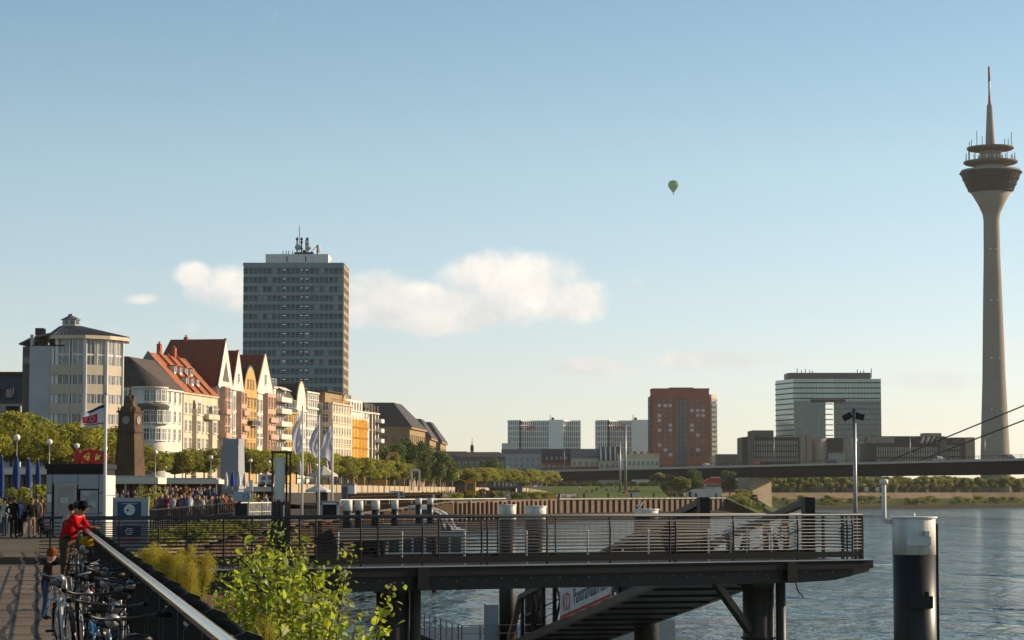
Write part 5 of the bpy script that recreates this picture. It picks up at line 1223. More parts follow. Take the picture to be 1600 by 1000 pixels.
# B1 corner house with round turret and dark roof
sC = fs(240); H1 = zf(258, 607)
t = thing('corner_house', 'white corner house with round turret under a dark conical slate roof', 'house', floc(sC), FRZ)
W1 = fs(285)-sC
MB().box(0,W1,0,11,0,H1).build('wall', M['stucco_white'], t)
MB().lathe([(3.3,0),(3.3,H1)], 24, (1.6,1.4,0)).build('turret', M['stucco_white'], t, True)
MB().lathe([(3.6,H1-.4),(3.75,H1),(3.6,H1+.1)], 24, (1.6,1.4,0)).build('cornice', M['stucco_white'], t, True)
MB().box(-.3,W1,-.35,.05,H1-.4,H1+.02).build('cornice', M['stucco_white'], t)
Rg = zf(230, 553)
MB().add([(-.5,-.5,H1),(W1,-.5,H1),(W1,6,Rg),(2.8,6.5,Rg),(-.5,11.5,H1),(2.8,8.5,Rg),(W1,8,Rg),(W1,11.5,H1)], [(0,1,2,3),(0,3,5,4),(3,2,6,5),(5,6,7,4)]).build('roof', M['slate_brown'], t)
tr_ = MB(); tr_.add([(1.6+3.8*math.cos(R(15*q_)), 1.4+3.8*math.sin(R(15*q_)), H1+.05) for q_ in range(24)]+[(3.0,6.4,Rg+.08)], [(q_,(q_+1)%24,24) for q_ in range(24)]); tr_.build('turret_roof', M['slate_brown'], t, True)
MB().lathe([(3.7,zf(250,662)),(3.85,zf(250,660)),(3.85,zf(250,638)),(4.1,zf(250,636)),(3.4,zf(250,632))], 24, (1.6,1.4,0)).build('bay_band', M['concrete_dark'], t, True)
for q in range(9):
    an = -170 + q*20
    for z, hh, fr in ((zf(250,628),2.2,3.31),(zf(250,661),2.3,3.86),(zf(250,688),2.2,3.31)):
        a = R(an); window(t, 1.6+fr*math.cos(a), z, .95, hh, 1.4+fr*math.sin(a), rot=a+math.pi/2, pm_=rw.choice(['pane','curtain']))
grid(t, 5, W1, [zf(272,630), zf(272,660), zf(272,688)], 4, 1.0, 2.2)
for yy in (6, 9): 
    for z in (zf(250,628), zf(250,661), zf(250,688)): window(t, -.0, z, 1.0, 2.1, yy, rot=-math.pi/2)
chimney(t, 1.5, 8, Rg-.6); chimney(t, 4.5, 8.5, Rg-.4)
# B2 cream house, orange roof with dormers
t, W, H = house('cream house with orange tiled roof and two rows of dormers', 285, 340, 612, 'stucco_cream')
Rg = zf(285, 549); pitched(t, W, H, Rg, 'roof_orange', 7.5)
for row_, n, zz in ((0,3,.24),(1,4,.52)):
    for k in range(n):
        x = W*(.26 + .15*k) - row_*1.0; yy = -.5+8*zz; z = H+(Rg-H)*zz
        d_ = MB().box(x-.75,x+.75,yy-.4,yy+2.2,z-.3,z+1.25).build('dormer', M['white'], t); MB().box(x-.95,x+.95,yy-.7,yy+2.4,z+1.25,z+1.42).build('dormer_roof', M['roof_orange'], d_)
        MB().box(x-.5,x+.5,yy-.43,yy-.41,z+.1,z+1.1).build('dormer_window', M['pane'], d_)
for k in range(3): MB().bar((W*(.25+.24*k),-.6,H+.2),(W*(.25+.24*k),7.3,Rg+.25), .5, .35).build('fire_wall', M['roof_orange'], t)
grid(t, .8, W, [zf(312,648), zf(312,675), zf(312,702)], 8, 1.0, 2.2)
for x in (W*.34, W*.8): bay(t, x-2, x+2, 3, zf(312,640), 'stucco_cream'); 
window(t, W*.34, zf(312,648), 1.8, 2.4, -.92, arch=True); window(t, W*.34, zf(312,675), 1.8, 2.2, -.92); window(t, W*.8, zf(312,675), 1.8, 2.2, -.92); window(t, W*.8, zf(312,648), 1.8, 2.2, -.92); window(t, W*.34, zf(312,702), 1.8, 2.2, -.92)
balcony(t, W*.6, W*.92, zf(325,655), 'stucco_cream'); chimney(t, W*.3, 7.5, Rg-.3, 1.2, 2.4); chimney(t, W*.7, 7.5, Rg-.3, 1.2, 2.2)
# B3..B6 gabled houses
t, W, H = house('tall white gabled house with pink bays and steep red roof', 340, 363, 603, 'stucco_white', depth=16)
gable(t, W, H, zf(350,530), 'stucco_white', 'roof_red', 16, 'tri', ridge_back=3.5, rim='slate'); bay(t, 1.0, W*.52, 2, zf(340,603), 'stucco_pink', 1.2)
MB().prism([(W*.28,H+1.2),(W*.72,H+1.2),(W*.5,H+5.5)], 'y', -.2, -.1).build('gable_niche', M['concrete_dark'], t)
grid(t, 1.2, W*.5, [zf(350,z) for z in (622,642,662,682,702)], 2, 1.0, 2.1, -1.23, 'stucco_pink', ('pane_brown','pane')); grid(t, W*.55, W, [zf(350,z) for z in (622,645,670,695)], 2, .95, 2.6)
balcony(t, W*.1, W*.5, zf(350,647), 'stucco_pink', 1.7); balcony(t, W*.1, W*.5, zf(350,684), 'stucco_pink', 1.7); chimney(t, W*.5, 9, zf(345,534)-.5)
t, W, H = house('narrow white gabled house with red hipped roof beside the tall one', 363, 380, 607, 'stucco_white', depth=15)
gable(t, W, H, zf(371,548), 'stucco_white', 'roof_red', 15, 'tri', ridge_back=3, rim='roof_red'); bay(t, W*.35, W*.95, 2, zf(371,612), 'stucco_pink', 1.1)
grid(t, W*.4, W*.92, [zf(371,z) for z in (628,652,676,700)], 2, .9, 2.0, -1.12, 'stucco_pink', ('pane_brown','pane')); window(t, W*.5, H+1.6, 1.0, 1.8, -.13); balcony(t, W*.5, W, zf(371,648), 'stucco_pink', 1.6); balcony(t, W*.5, W, zf(371,672), 'stucco_pink', 1.6)
grid(t, .3, W*.36, [zf(366,z) for z in (640,668,695)], 1, .8, 3.0)
t, W, H = house('ochre house with a rounded curved gable', 380, 401, 618, 'stucco_ochre', depth=14)
gable(t, W, H, zf(389,573), 'stucco_ochre', 'slate', 14, 'curve', rim='slate'); grid(t, W*.2, W*.8, [zf(389,606)], 3, .8, 1.9, -.13, 'stucco_ochre')
grid(t, .4, W-.3, [zf(389,z) for z in (635,658,682,706)], 4, 1.0, 2.1, 0, 'stucco_ochre'); balcony(t, W*.35, W*.95, zf(389,664), 'slate', 1.0)
t, W, H = house('white and pink gabled house with tall red roof and bays', 401, 426, 612, 'stucco_white', depth=17)
gable(t, W, H, zf(412,554), 'stucco_white', 'roof_red', 17, 'tri', ridge_back=2.5, rim='stucco_pink'); bay(t, W*.38, W*.95, 2, zf(412,614), 'stucco_pink', 1.1)
grid(t, W*.42, W*.92, [zf(412,z) for z in (636,662,688,706)], 3, 1.0, 2.3, -1.12, 'stucco_pink', ('pane_brown',)); grid(t, .4, W*.36, [zf(404,z) for z in (642,668,695)], 2, 1.0, 2.6, 0, 'white', ('pane_brown','pane')); window(t, W*.5, H+2, 1.2, 2.2, -.13)
balcony(t, W*.5, W, zf(420,660), 'stucco_pink', 1.6); balcony(t, W*.5, W, zf(420,686), 'stucco_pink', 1.6); chimney(t, W*.5, 10, zf(410,556)-.5)
# B7 modern balcony house
t, W, H = house('white apartment house with deep balconies on each floor', 426, 446, 604, 'stucco_white')
MB().box(.5,W-.5,2,10,H,zf(435,590)).build('penthouse', M['zinc'], t); grid(t, .8, W-.8, [H+.4], 4, 1.2, 1.7, 1.99, 'galv')
for z in (622,640,660,680,700): balcony(t, W*.2, W, zf(435,z+6), 'stucco_white', 1.6, 1.1); grid(t, W*.2, W, [zf(435,z+5)], 4, 1.2, 2.0, 0, 'galv', ('pane','pane_brown'))
MB().add([(W*.3,-1.6,zf(435,610)),(W,-1.6,zf(435,610)),(W,0,zf(435,604)),(W*.3,0,zf(435,604))], [(0,1,2,3)]).build('awning', M['awning'], t)
t, W, H = house('ochre house under a dark curved mansard roof', 446, 463, 643, 'stucco_ochre')
Rg = zf(452,606); MB().prism([(-.3,H),(.4,H+(Rg-H)*.5),(1.6,H+(Rg-H)*.85),(3.5,Rg),(12,Rg),(12,H)], 'x', 0, W).build('mansard_roof', M['slate'], t)
for k in range(3): d_ = MB().box(W*(.2+.27*k),W*(.38+.27*k),-.2,1.5,H+1.0,H+3.0).build('dormer', M['galv'], t); MB().box(W*(.22+.27*k),W*(.36+.27*k),-.23,-.21,H+1.2,H+2.8).build('dormer_window', M['pane'], d_)
grid(t, .3, W-.3, [zf(455,z) for z in (660,682,705)], 4, 1.0, 2.1, 0, 'stucco_ochre')
t, W, H = house('white house with a tall rounded gable edged in ochre', 463, 478, 640, 'stucco_white', depth=15)
gable(t, W, H, zf(470,598), 'stucco_white', 'slate', 15, 'curve', rim='stucco_ochre'); grid(t, .6, W-.6, [zf(470,z) for z in (630,660,685,706)], 3, 1.0, 2.2)
t, W, H = house('plain white apartment block with a flat roof line', 478, 498, 611, 'stucco_white'); grid(t, .4, W-.4, [zf(488,z) for z in (624,636,652,666,682,697,711)], 6, .95, 1.6); MB().box(0,W,-.5,-.36,zf(488,640),zf(488,637)).build('band', M['stucco_white'], t)
# B11 projecting cream building
OUT = 3.4
t, W, H = house('cream projecting house with a roof terrace and grey side wall', 498, 531, 629, 'stucco_cream', out=OUT, depth=15)
MB().box(1,W-3,2,12,H,H+2.9).build('penthouse', M['sand'], t); MB().box(.5,W-2,1.2,12.5,H+2.9,H+3.1).build('penthouse_roof', M['slate'], t)
tr = MB(); 
for k in range(12): tr.tube([(W*k/11,.1,H),(W*k/11,.1,H+1.0)], .04, 5)
tr.tube([(0,.1,H+1),(W,.1,H+1)], .05, 5); tr.build('terrace_rail', M['steel_dark'], t)
grid(t, 1, W-1, [zf(520,z) for z in (645,662,680,697,713)], 7, 1.0, 1.7)
for z in (642,660,680,700): window(t, -.0, zf(505,z), 1.4, 2.0, 1.6, rot=-math.pi/2)
t, W, H = house('narrow ochre house with a pointed stepped gable', 531, 546, 652, 'stucco_ochre'); gable(t, W, H, zf(537,618), 'stucco_ochre', 'slate', 13, 'step', rim='stucco_ochre'); grid(t, .5, W-.5, [zf(537,z) for z in (640,665,685,706)], 3, .9, 1.9, -.13, 'stucco_ochre')
bay(t, W*.5, W, 2, zf(540,650), 'stucco_pink', 1.0)
# B13 building behind yellow scaffold
t, W, H = house('white stepped house rising behind the yellow scaffold', 546, 577, 640, 'stucco_white')
MB().box(.5,W-2,1.5,11,H,zf(555,624)).build('upper_storey', M['stucco_white'], t); MB().box(1,W*.55,3,10,zf(555,624),zf(550,614)).build('roof_house', M['zinc'], t); MB().box(W*.6,W*.85,3,9,zf(555,624),zf(565,618)).build('roof_house', M['stucco_grey'], t)
grid(t, 1.5, W-3, [H+.6], 6, 1.1, 1.7, 1.49, 'galv'); grid(t, W*.72, W, [zf(570,z) for z in (652,670)], 2, 1.1, 1.8)
MB().add([(-.1,0,H),(-.1,9,H),(-.1,9,H-1),(-.1,4,zf(546,620))], [(0,1,2,3)]).build('gable_slope', M['slate'], t)
sc_ = thing('scaffold', 'yellow netted scaffold wrapped round the house corner', 'scaffold', floc(fs(537), 0), FRZ)
ZS = zf(560,657); Ws = fs(566)-fs(537)
mb = MB(); ns = 14
arc = [(-1.5,6),(-1.5,0),(0,-1.6),(Ws*.45,-1.9),(Ws*.7,-1.9),(Ws,-1.6)]
for a, b in zip(arc, arc[1:]): mb.quad((*a,0),(*b,0),(*b,ZS),(*a,ZS))
mb.build('netting', M['yellow'], sc_)
fr = mat('scaffold board', (.38,.17,.02), (.28,.12,.02), s=2, rough=.9)
for k in range(7):
    z = ZS*(k+.2)/7; q = MB()
    for a, b in zip(arc, arc[1:]): q.bar((a[0]*1.01,a[1]-.08,z),(b[0]*1.01,b[1]-.08,z), .16, .42)
    q.build('ledger', fr, sc_)
for a, b in zip(arc, arc[1:]):
    for k in range(3): c = (a[0]+(b[0]-a[0])*k/3, a[1]+(b[1]-a[1])*k/3-.12); MB().tube([(*c,0),(*c,ZS+1)], .06, 5).build('standard', fr, sc_)
t, W, H = house('white house with dark upright bays and small balconies', 577, 592, 644, 'stucco_white', depth=12)
for k in range(3): MB().box(W*(.08+.32*k),W*(.2+.32*k),-.3,-.02,2,H+2).build('dark_strip', M['slate_brown'], t)
for z in (655,670,686,702): balcony(t, W*.7, W*1.0, zf(585,z+5), 'white', 1.6); grid(t, .2, W, [zf(585,z+4)], 3, 1.0, 1.7)
MB().box(0,W,1.5,9,H,H+2.6).build('attic', M['slate'], t)
# ------------------------------------------------------------------ hipped roof blocks
def hipped(label, pl, pr, pside, y_e, y_r, p_r, d, lng, wallm='sand', cols=8):
    a, b = PX(pl,d), PX(pr,d); t = thing('hipped_block', label, 'building', (b, d, UPZ), 0); H = PZ(y_e,d)-UPZ; Rg = PZ(y_r,d)-UPZ; Wd = b-a
    sx = PX(pside, d+lng) - b      # far corner of the river side
    q = [(-Wd,0),(0,0),(sx,lng),(-Wd+sx,lng)]
    MB().prism(q, 'z', 0, H).build('wall', M[wallm], t)
    MB().prism([(-Wd-.6,-.6),(.6,-.6),(sx+.6,lng+.6),(-Wd+sx-.6,lng+.6)], 'z', H-.6, H).build('cornice', M['sand'], t)
    ax = PX(p_r,d+9) - b
    MB().add([(-Wd-.7,-.7,H),(.7,-.7,H),(sx+.7,lng+.7,H),(-Wd+sx-.7,lng+.7,H),(ax,9,Rg),(-Wd-.7,9,Rg),(ax+sx*.55,lng-9,Rg),(-Wd,lng-9,Rg)], [(0,1,4,5),(1,2,6,4),(4,6,7,5),(2,3,7,6)]).build('roof', M['slate'], t)
    L = math.hypot(sx, lng); an = math.atan2(lng, sx)
    for z in (H-4.5, H-8.2, H-12):
        for k in range(cols):
            u = (k+.5)/cols; window(t, sx*u+.0, z, 1.3, 2.2, lng*u, 'sand', rot=an, sill=False)
        for k in range(5): window(t, -Wd*(k+.5)/5, z, 1.2, 2.1, 0, 'sand', 'pane', sill=False)
    return t
hipped('large sandstone block with a dark hipped roof behind the trees', 560, 640, 664, 667, 627, 614, 660, 34)
hipped('second sandstone block with dark hipped roof, partly hidden', 640, 671, 681, 684, 653, 657, 720, 30, cols=6)
hipped('third and farthest dark hipped block with tan wall', 655, 688, 697, 690, 658, 672, 770, 30, cols=5)
# ------------------------------------------------------------------ round corner building at the left
def rotunda():
    d = 340.0; c = P(131,768,d); t = thing('round_corner_building', 'modern corner building with glazed octagonal turret and lantern roof', 'building', (c.x, d, UPZ), 0)
    Z = lambda y: PZ(y,d-4)-UPZ
    BASE = [(-5.4,.6),(-3.5,-4.3),(.85,-4.9),(3.6,-2.7),(5.35,.9),(4.6,5.6),(-3.2,6.6)]
    def V(o=0.): return [Vector((x*(1+o/5.3), y*(1+o/5.3))) for x, y in BASE]
    cream = M['stucco_cream']; tan_ = mat('tan spandrel', (.50,.42,.32), (.42,.35,.26), s=.5, rough=.8)
    MB().prism([tuple(q) for q in V(-.25)], 'z', 0, Z(526)).build('core', M['curtain'], t)
    floors = [(570,586),(600,616),(630,647),(662,680)]
    for (ya, yb) in floors: MB().prism([tuple(q) for q in V(.12)], 'z', Z(yb), Z(ya)).build('spandrel', tan_, t)
    tops = [526]+[b for a, b in floors]; bots = [a for a, b in floors]; VV = V()
    for k, nwin in enumerate((1,2,2,2,2)):
        a, b = VV[k], VV[k+1]
        for j, (y0, y1) in enumerate(zip(tops, bots)):
            z0, z1 = Z(y1), Z(y0)
            for i in range(nwin):
                p, q = a.lerp(b, (i+.10)/nwin), a.lerp(b, (i+.90)/nwin)
                f = MB(); f.quad((*p,z0),(*q,z0),(*q,z1),(*p,z1)); wn_ = f.build('window', M['pane'] if rw.random() < .3 else M['curtain'], t)
                fr_ = MB(); fr_.bar((*p,z0),(*p,z1), .24, .18); fr_.bar((*q,z0),(*q,z1), .24, .18); m_ = p.lerp(q,.5); fr_.bar((*m_,z0),(*m_,z1), .10, .12)
                if j == 0: fr_.bar((*p,(z0+z1)/2-.6),(*q,(z0+z1)/2-.6), .12, .26)
                fr_.build('frame', M['white'], wn_)
        MB().bar((*a,0),(*a,Z(526)), .45, .45).build('pillar', M['white'], t)
    zr, zl = Z(524), Z(507); AX, AY = -2.5, .8
    rim = V(1.0); top = [Vector((AX+1.7*math.cos(R(q)), AY+1.7*math.sin(R(q)))) for q in (180,245,285,320,5,60,120)]
    rf_ = MB(); rf_.add([(*q,zr) for q in rim]+[(*q,zl) for q in top], [(i,(i+1)%7,(i+1)%7+7,i+7) for i in range(7)]+[(7,8,9,10,11,12,13)]); rf_.build('roof', M['zinc'], t)
    MB().prism([tuple(q) for q in V(.95)], 'z', zr-.55, zr-.02).build('gutter', cream, t)
    for i in range(5):
        for k in range(8):
            u = (k+.5)/8; p, q = rim[i].lerp(rim[i+1],u), top[i].lerp(top[i+1],u); MB().bar((*p,zr+.06),(*q,zl+.06), .07, .12).build('seam', M['zinc'], t)
    L = MB().lathe([(1.25,zl-.1),(1.25,zl+1.0)], 8, (AX,AY,0)).build('lantern', M['white'], t)
    for k in range(8): a = R(45*k+22.5); MB().box(-.3,.3,-.05,.05,0,.55, Matrix.Translation((AX+1.2*math.cos(a),AY+1.2*math.sin(a),zl+.3)) @ Matrix.Rotation(a+math.pi/2,4,'Z')).build('lantern_pane', M['pane'], L)
    MB().lathe([(1.55,zl+1.0),(1.55,zl+1.1),(.45,zl+1.65),(.4,zl+1.9),(.01,zl+2.0)], 8, (AX,AY,0)).build('lantern_roof', M['zinc'], L)
    # white slab wing and terrace to the left
    x0, x1, x2 = PX(42,d-5)-c.x, PX(75,d-5)-c.x, PX(97,d-5)-c.x
    wing = M['stucco_grey']
    MB().box(x0,x1,-4.6,9,0,Z(541)).build('wing_wall', wing, t); MB().box(x0,x0+.5,-4.4,9,Z(541),Z(523)).build('terrace_wall', wing, t)
    MB().box(x1,x2,-3.8,6,0,Z(541)).build('balcony_bay', M['concrete_dark'], t)
    for (ya, yb) in floors: MB().box(x1-.02,x2+.8,-4.75,-3.8,Z(yb),Z(ya)).build('balcony_front', tan_, t)
    for (y0, y1) in zip([542]+tops[1:], bots): 
        MB().box(x1+.05,x1+.5,-4.5,-3.8,Z(y1),Z(y0)).build('balcony_post', M['white'], t); MB().box(x2-.35,x2,-4.5,-3.8,Z(y1),Z(y0)).build('balcony_post', M['white'], t); MB().box(x1+.8,x2-.6,-3.86,-3.8,Z(y1),Z(y0)-.3).build('balcony_door', M['pane'], t)
    MB().prism([(x0-1.9,Z(536)),(x0+.2,Z(525)),(x2,Z(514)),(x2,Z(517)),(x0+.2,Z(528)),(x0-1.9,Z(538))], 'y', -3.5, 7).build('terrace_roof', M['zinc'], t)
    MB().box(x0+.2,x0+1.4,-2,0,Z(523),Z(511)).build('vent', M['slate'], t)
    r = random.Random(8)
    for k in range(4): leaf_cloud([((x0+1.0+k*1.1,-4.1,Z(536)+.1),(.45,.4,.4))], 120, .22, r).build('terrace_plant', M['leaf_dark'], t, fix=False)
    MB().box(x0+.4,x2,-4.55,-4.45,Z(541),Z(539)).build('terrace_rail', M['steel_dark'], t)
    MB().box(x0-1.4,x0,-3.0,8,0,Z(541)).build('stair_wing', M['concrete_dark'], t); MB().box(x0-1.25,x0-.1,-3.05,-3.0,Z(568),Z(557)).build('window', M['pane'], t)
rotunda()
def glass_house():
    d = 352.0; a, b = PX(-60,d), PX(30,d); t = thing('mansard_building', 'dark glazed mansard building at the far left behind the trees', 'building', ((a+b)/2, d, UPZ), 0); w_ = (b-a)/2; Z = lambda y: PZ(y,d)-UPZ
    MB().box(-w_,w_,0,10,0,Z(630)).build('wall', M['stucco_grey'], t)
    MB().prism([(-.3,Z(630)),(2.2,Z(583)),(10,Z(583)),(10,Z(630))], 'x', -w_, w_+1.2).build('mansard_roof', mat('blue grey roof', (.05,.065,.075), (.035,.045,.055), s=.5, rough=.35), t)
    MB().box(-w_,w_+1.2,1.6,10,Z(583),Z(580)).build('roof_edge', M['roof_red'], t)
    for k in range(4): d_ = MB().box(w_-2.4-k*2.2,w_-1.2-k*2.2,-.1,1.5,Z(622),Z(606)).build('dormer', M['slate'], t); MB().box(w_-2.3-k*2.2,w_-1.3-k*2.2,-.13,-.11,Z(621),Z(608)).build('dormer_window', M['pane'], d_)
    grid(t, -w_, w_, [Z(652)], 5, 1.2, 1.8, 0, 'galv'); balcony(t, w_*.55, w_, Z(645), 'steel_dark')
glass_house()
# ------------------------------------------------------------------ office high-rise
M['tower_pane'] = mat('green office glass', (.016,.058,.072), (.036,.09,.105), s=.12, rough=.2, spec=.25, rand=.45, detail=2)
M['tower_band'] = mat('grey green spandrel', (.20,.27,.275), (.17,.235,.24), s=.2, rough=.5)
def highrise():
    d = 820.0; a, b = PX(378,d), PX(534,d); t = thing('office_tower', 'tall green glass office tower with dish aerials on the roof', 'tower', (a, d, UPZ), 0)
    W = b-a; H = PZ(411,d)-UPZ; side = 22.0; dx = PX(541.5,d+side)-b
    MB().prism([(0,.15),(W,.15),(W+dx,side),(dx,side)], 'z', 0, H).build('core', M['steel_dark'], t)
    fh = 14.35*d/FPX; n = 23; pw2 = W/21
    pane = MB().quad((.10,0,.0),(pw2-.10,0,.0),(pw2-.10,0,fh*.60),(.10,0,fh*.60)).mesh('pane', M['tower_pane'])
    mull = MB().box(-.10,.10,-.22,.0,0,fh*.62).mesh('mullion', M['tower_band'])
    lampm = MB().box(-.45,.45,.02,.06,0,.13).mesh('ceiling_light', mat('office light', (.8,.75,.6), rough=.4, emit=(1,.85,.6,.35)))
    rr = random.Random(5); blind = MB().quad((.10,0,.0),(pw2-.10,0,.0),(pw2-.10,0,fh*.60),(.10,0,fh*.60)).mesh('pane', M['curtain'])
    for k in range(n):
        z = H - fh*(k+1) - .6
        if z < 0: break
        MB().box(-.1,W+.02,-.28,.14,z+fh*.62,z+fh).build('spandrel', M['tower_band'], t)
        MB().prism([(W+.02,.0),(W+.30,-.05),(W+dx+.3,side),(W+dx,side)], 'z', z+fh*.62, z+fh).build('side_spandrel', M['stucco_cream'], t)
        if k < 15:
            for c in range(21): put('pane', blind if rr.random() < (.30 if c > 16 and k % 3 == 1 else .07) else pane, t, (pw2*c, .0, z+.02))
            for c in (8.6,12.2,13.4): put('ceiling_light', lampm, t, (pw2*c, -.12, z+fh*.42))
            for c in (0,7,10,14,17): put('mullion', mull, t, (pw2*c, 0, z))
        else: MB().quad((0,0,z),(W,0,z),(W,0,z+fh*.62),(0,0,z+fh*.62)).build('window_row', M['tower_pane'], t)
        q = MB()
        for c in range(22): q.box(pw2*c-.16,pw2*c+.16,-.30,.1,z,z+fh*.62)
        q.box(0,W,-.08,.1,z+fh*.18,z+fh*.22); q.build('mullion_row', M['tower_band'], t)
    sm = MB()
    for k in range(8):
        y = side*k/7; x = W+dx*k/7; sm.bar((x+.2,y,0),(x+.2,y,H), .5, .5)
    sm.build('side_fins', M['stucco_cream'], t)
    MB().box(-.3,W+.1,-.4,.3,H-1.2,H+.1).build('parapet', M['tower_band'], t)
    x0, x1 = PX(411,d)-a, PX(510,d)-a
    MB().box(x0,x1,2,18,H,PZ(396,d)-UPZ).build('plant_room', M['white'], t)
    for x in (.34,.64): MB().box(x0+(x1-x0)*x-.2,x0+(x1-x0)*x+.2,1.9,2,H+.8,H+2.6).build('vent', M['steel_black'], t)
    Z = PZ(396,d)-UPZ; X_ = lambda p: PX(p,d)-a; Y_ = lambda y: PZ(y,d)-UPZ
    am = MB(); am.tube([(X_(462.5),6,Z),(X_(462.5),6,Y_(350))], .12, 5); 
    for p, y0 in ((459,368),(466,368),(473,372),(476,368),(491,380)): am.tube([(X_(p),6,Z),(X_(p),6,Y_(y0))], .28, 6)
    am.tube([(X_(480),6,Y_(392)),(X_(491),6,Y_(381))], .1, 5)
    for p, y in ((459,371),(466,371),(466,376),(475,371),(476,379),(466,386),(470,390),(483,393)): am.sphere((X_(p),5.6,Y_(y)), .55, 7, 5)
    am.box(X_(455),X_(485),4,9,Z,Z+.9); am.build('aerial_mast', M['steel_dark'], t)
    for p, y, r, az in ((460.5,384,1.15,0),(477,384,1.15,.4),(495,386.5,1.5,1.25)):
        dm = MB().lathe([(.05,.35),(r*.6,.2),(r,-.1),(r,-.25),(r*.5,-.05),(.01,.1)], 14); put('dish', dm.mesh('dish', M['stucco_grey'], True), t, (X_(p),5,Y_(y)), rot=(math.pi/2,0,az))
    for p in (438,443,447,453,514): MB().tube([(X_(p),3,Z-.5 if p < 500 else H),(X_(p),3,(Z if p < 500 else H)+1.3)], .15, 5).build('aerial', M['steel_dark'], t)
highrise()
# ------------------------------------------------------------------ television tower
def tv_tower():
    d = 1250.0; c = P(1556,768,d); t = thing('television_tower', 'slender concrete television tower with dark glazed pod and red white aerial', 'tower', (c.x, d, 7), 0)
    Z = lambda y: PZ(y,d)-7; k = d/FPX
    con = mat('tower concrete', (.30,.255,.205), (.24,.20,.165), s=.05, rough=.9, bump=.2, bs=.5)
    MB().lathe([(24*k,-2),(22.6*k,Z(715)),(20.2*k,Z(650)),(18*k,Z(594)),(15.2*k,Z(480)),(13*k,Z(400)),(12.3*k,Z(345)),(13.5*k,Z(335)),(20*k,Z(320)),(31*k,Z(301))], 40).build('shaft', con, t, True)
    MB().lathe([(31.5*k,Z(301)),(34*k,Z(299)),(46*k,Z(272)),(47.5*k,Z(269))], 48).build('glazed_pod', glassy('smoked pod glass', (.012,.015,.014), .28, spec=.3), t)
    for y, r in ((299,34.4),(290,38.6),(281,42.8),(271.5,47.6)): MB().lathe([(r*k,Z(y)),(r*k+.5,Z(y)+.2),(r*k,Z(y)+.7)], 48).build('pod_ring', M['steel_dark'], t)
    for q in range(24):
        a = 2*math.pi*q/24; MB().bar((34.3*k*math.cos(a),34.3*k*math.sin(a),Z(299)),(47.2*k*math.cos(a),47.2*k*math.sin(a),Z(270)), .35, .3).build('pod_mullion', M['steel_dark'], t)
    MB().lathe([(47.5*k,Z(269)),(46*k,Z(266)),(30*k,Z(264)),(25*k,Z(263))], 40).build('pod_roof', con, t)
    MB().lathe([(24*k,Z(265)),(22*k,Z(256))], 32).build('neck', con, t)
    def disc(y, r, r2): MB().lathe([(r2*k,Z(y+5)),(r*.93*k,Z(y+2.5)),(r*k,Z(y+1)),(r*k,Z(y-1.5)),(r*.6*k,Z(y-3)),(10*k,Z(y-4))], 40).build('platform', mat('platform concrete', (.20,.13,.085), (.16,.10,.07), s=.1, rough=.9), t)
    disc(254, 42, 22); MB().lathe([(17*k,Z(252)),(17*k,Z(236))], 24).build('equipment_room', con, t)
    disc(232, 36.5, 18)
    for q in range(18):
        a = 2*math.pi*q/18; 
        MB().tube([(38*k*math.cos(a),38*k*math.sin(a),Z(252)),(38*k*math.cos(a),38*k*math.sin(a),Z(252)+3+ (q%4)*1.4)], .22, 5).build('aerial', M['steel_dark'], t)
        if q % 2: MB().tube([(33*k*math.cos(a),33*k*math.sin(a),Z(230)),(33*k*math.cos(a),33*k*math.sin(a),Z(230)+3+(q%3)*2.5)], .2, 5).build('aerial', M['steel_dark'], t)
        MB().box(-.5,.5,-.4,.4,0,1.8, Matrix.Translation((18*k*math.cos(a),18*k*math.sin(a),Z(248)))).build('dish', M['white'], t)
    MB().lathe([(7.5*k,Z(232)),(7.2*k,Z(222)),(4.2*k,Z(165)),(2.6*k,Z(162))], 20).build('spire', con, t, True)
    for i, (y0, y1, m) in enumerate(((164,150,'red'),(150,127,'white'),(127,104,'red'))):
        MB().lathe([(2.4*k if i == 0 else 1.9*k,Z(y0)),(1.9*k if i < 2 else 1.6*k,Z(y1))], 12).build('aerial_section', M['mast_red'] if m == 'red' else M['white'], t, True)
    for y in (640,560,470,390): 
        for q in (-.4,.35): MB().box(-.5,.5,-.3,.3,-.5,.5, Matrix.Translation((math.sin(q)*(19 if y > 600 else 16 if y > 500 else 14 if y > 430 else 12.6)*k, -math.cos(q)*(19 if y > 600 else 16.9 if y > 500 else 14.6 if y > 430 else 12.6)*k, Z(y)))).build('porthole', M['white'], t)
M['mast_red'] = mat('aviation red', (.42,.05,.045), rough=.6)
tv_tower()
# ------------------------------------------------------------------ bridge
BA, BB, BZ = Vector((PX(600,1330),1330)), Vector((PX(1900,585),585)), CZ+9.6
def bpt(p):
    lo, hi = 0., 1.
    for _ in range(50):
        m = (lo+hi)/2; q = BA.lerp(BB, m)
        if 800+FPX*q.x/q.y < p: lo = m
        else: hi = m
    return BA.lerp(BB, lo)
br = thing('road_bridge', 'long dark girder road bridge crossing the river with stay cables', 'bridge')
bd = (BB-BA).normalized(); bn_ = Vector((-bd.y, bd.x))
if bn_.y > 0: bn_ = -bn_
ca, cb2 = BA+bn_*-6.5, BB+bn_*-6.5
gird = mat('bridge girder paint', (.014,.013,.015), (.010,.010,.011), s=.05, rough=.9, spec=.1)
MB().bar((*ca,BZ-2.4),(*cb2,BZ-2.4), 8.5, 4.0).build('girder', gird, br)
MB().bar((*ca,BZ-.2),(*cb2,BZ-.2), 14, .5).build('deck', M['asphalt'], br)
e0, e1 = BA+bn_*.6, BB+bn_*.6
MB().bar((*e0,BZ-.05),(*e1,BZ-.05), .5, .75).build('edge_beam', M['galv'], br)
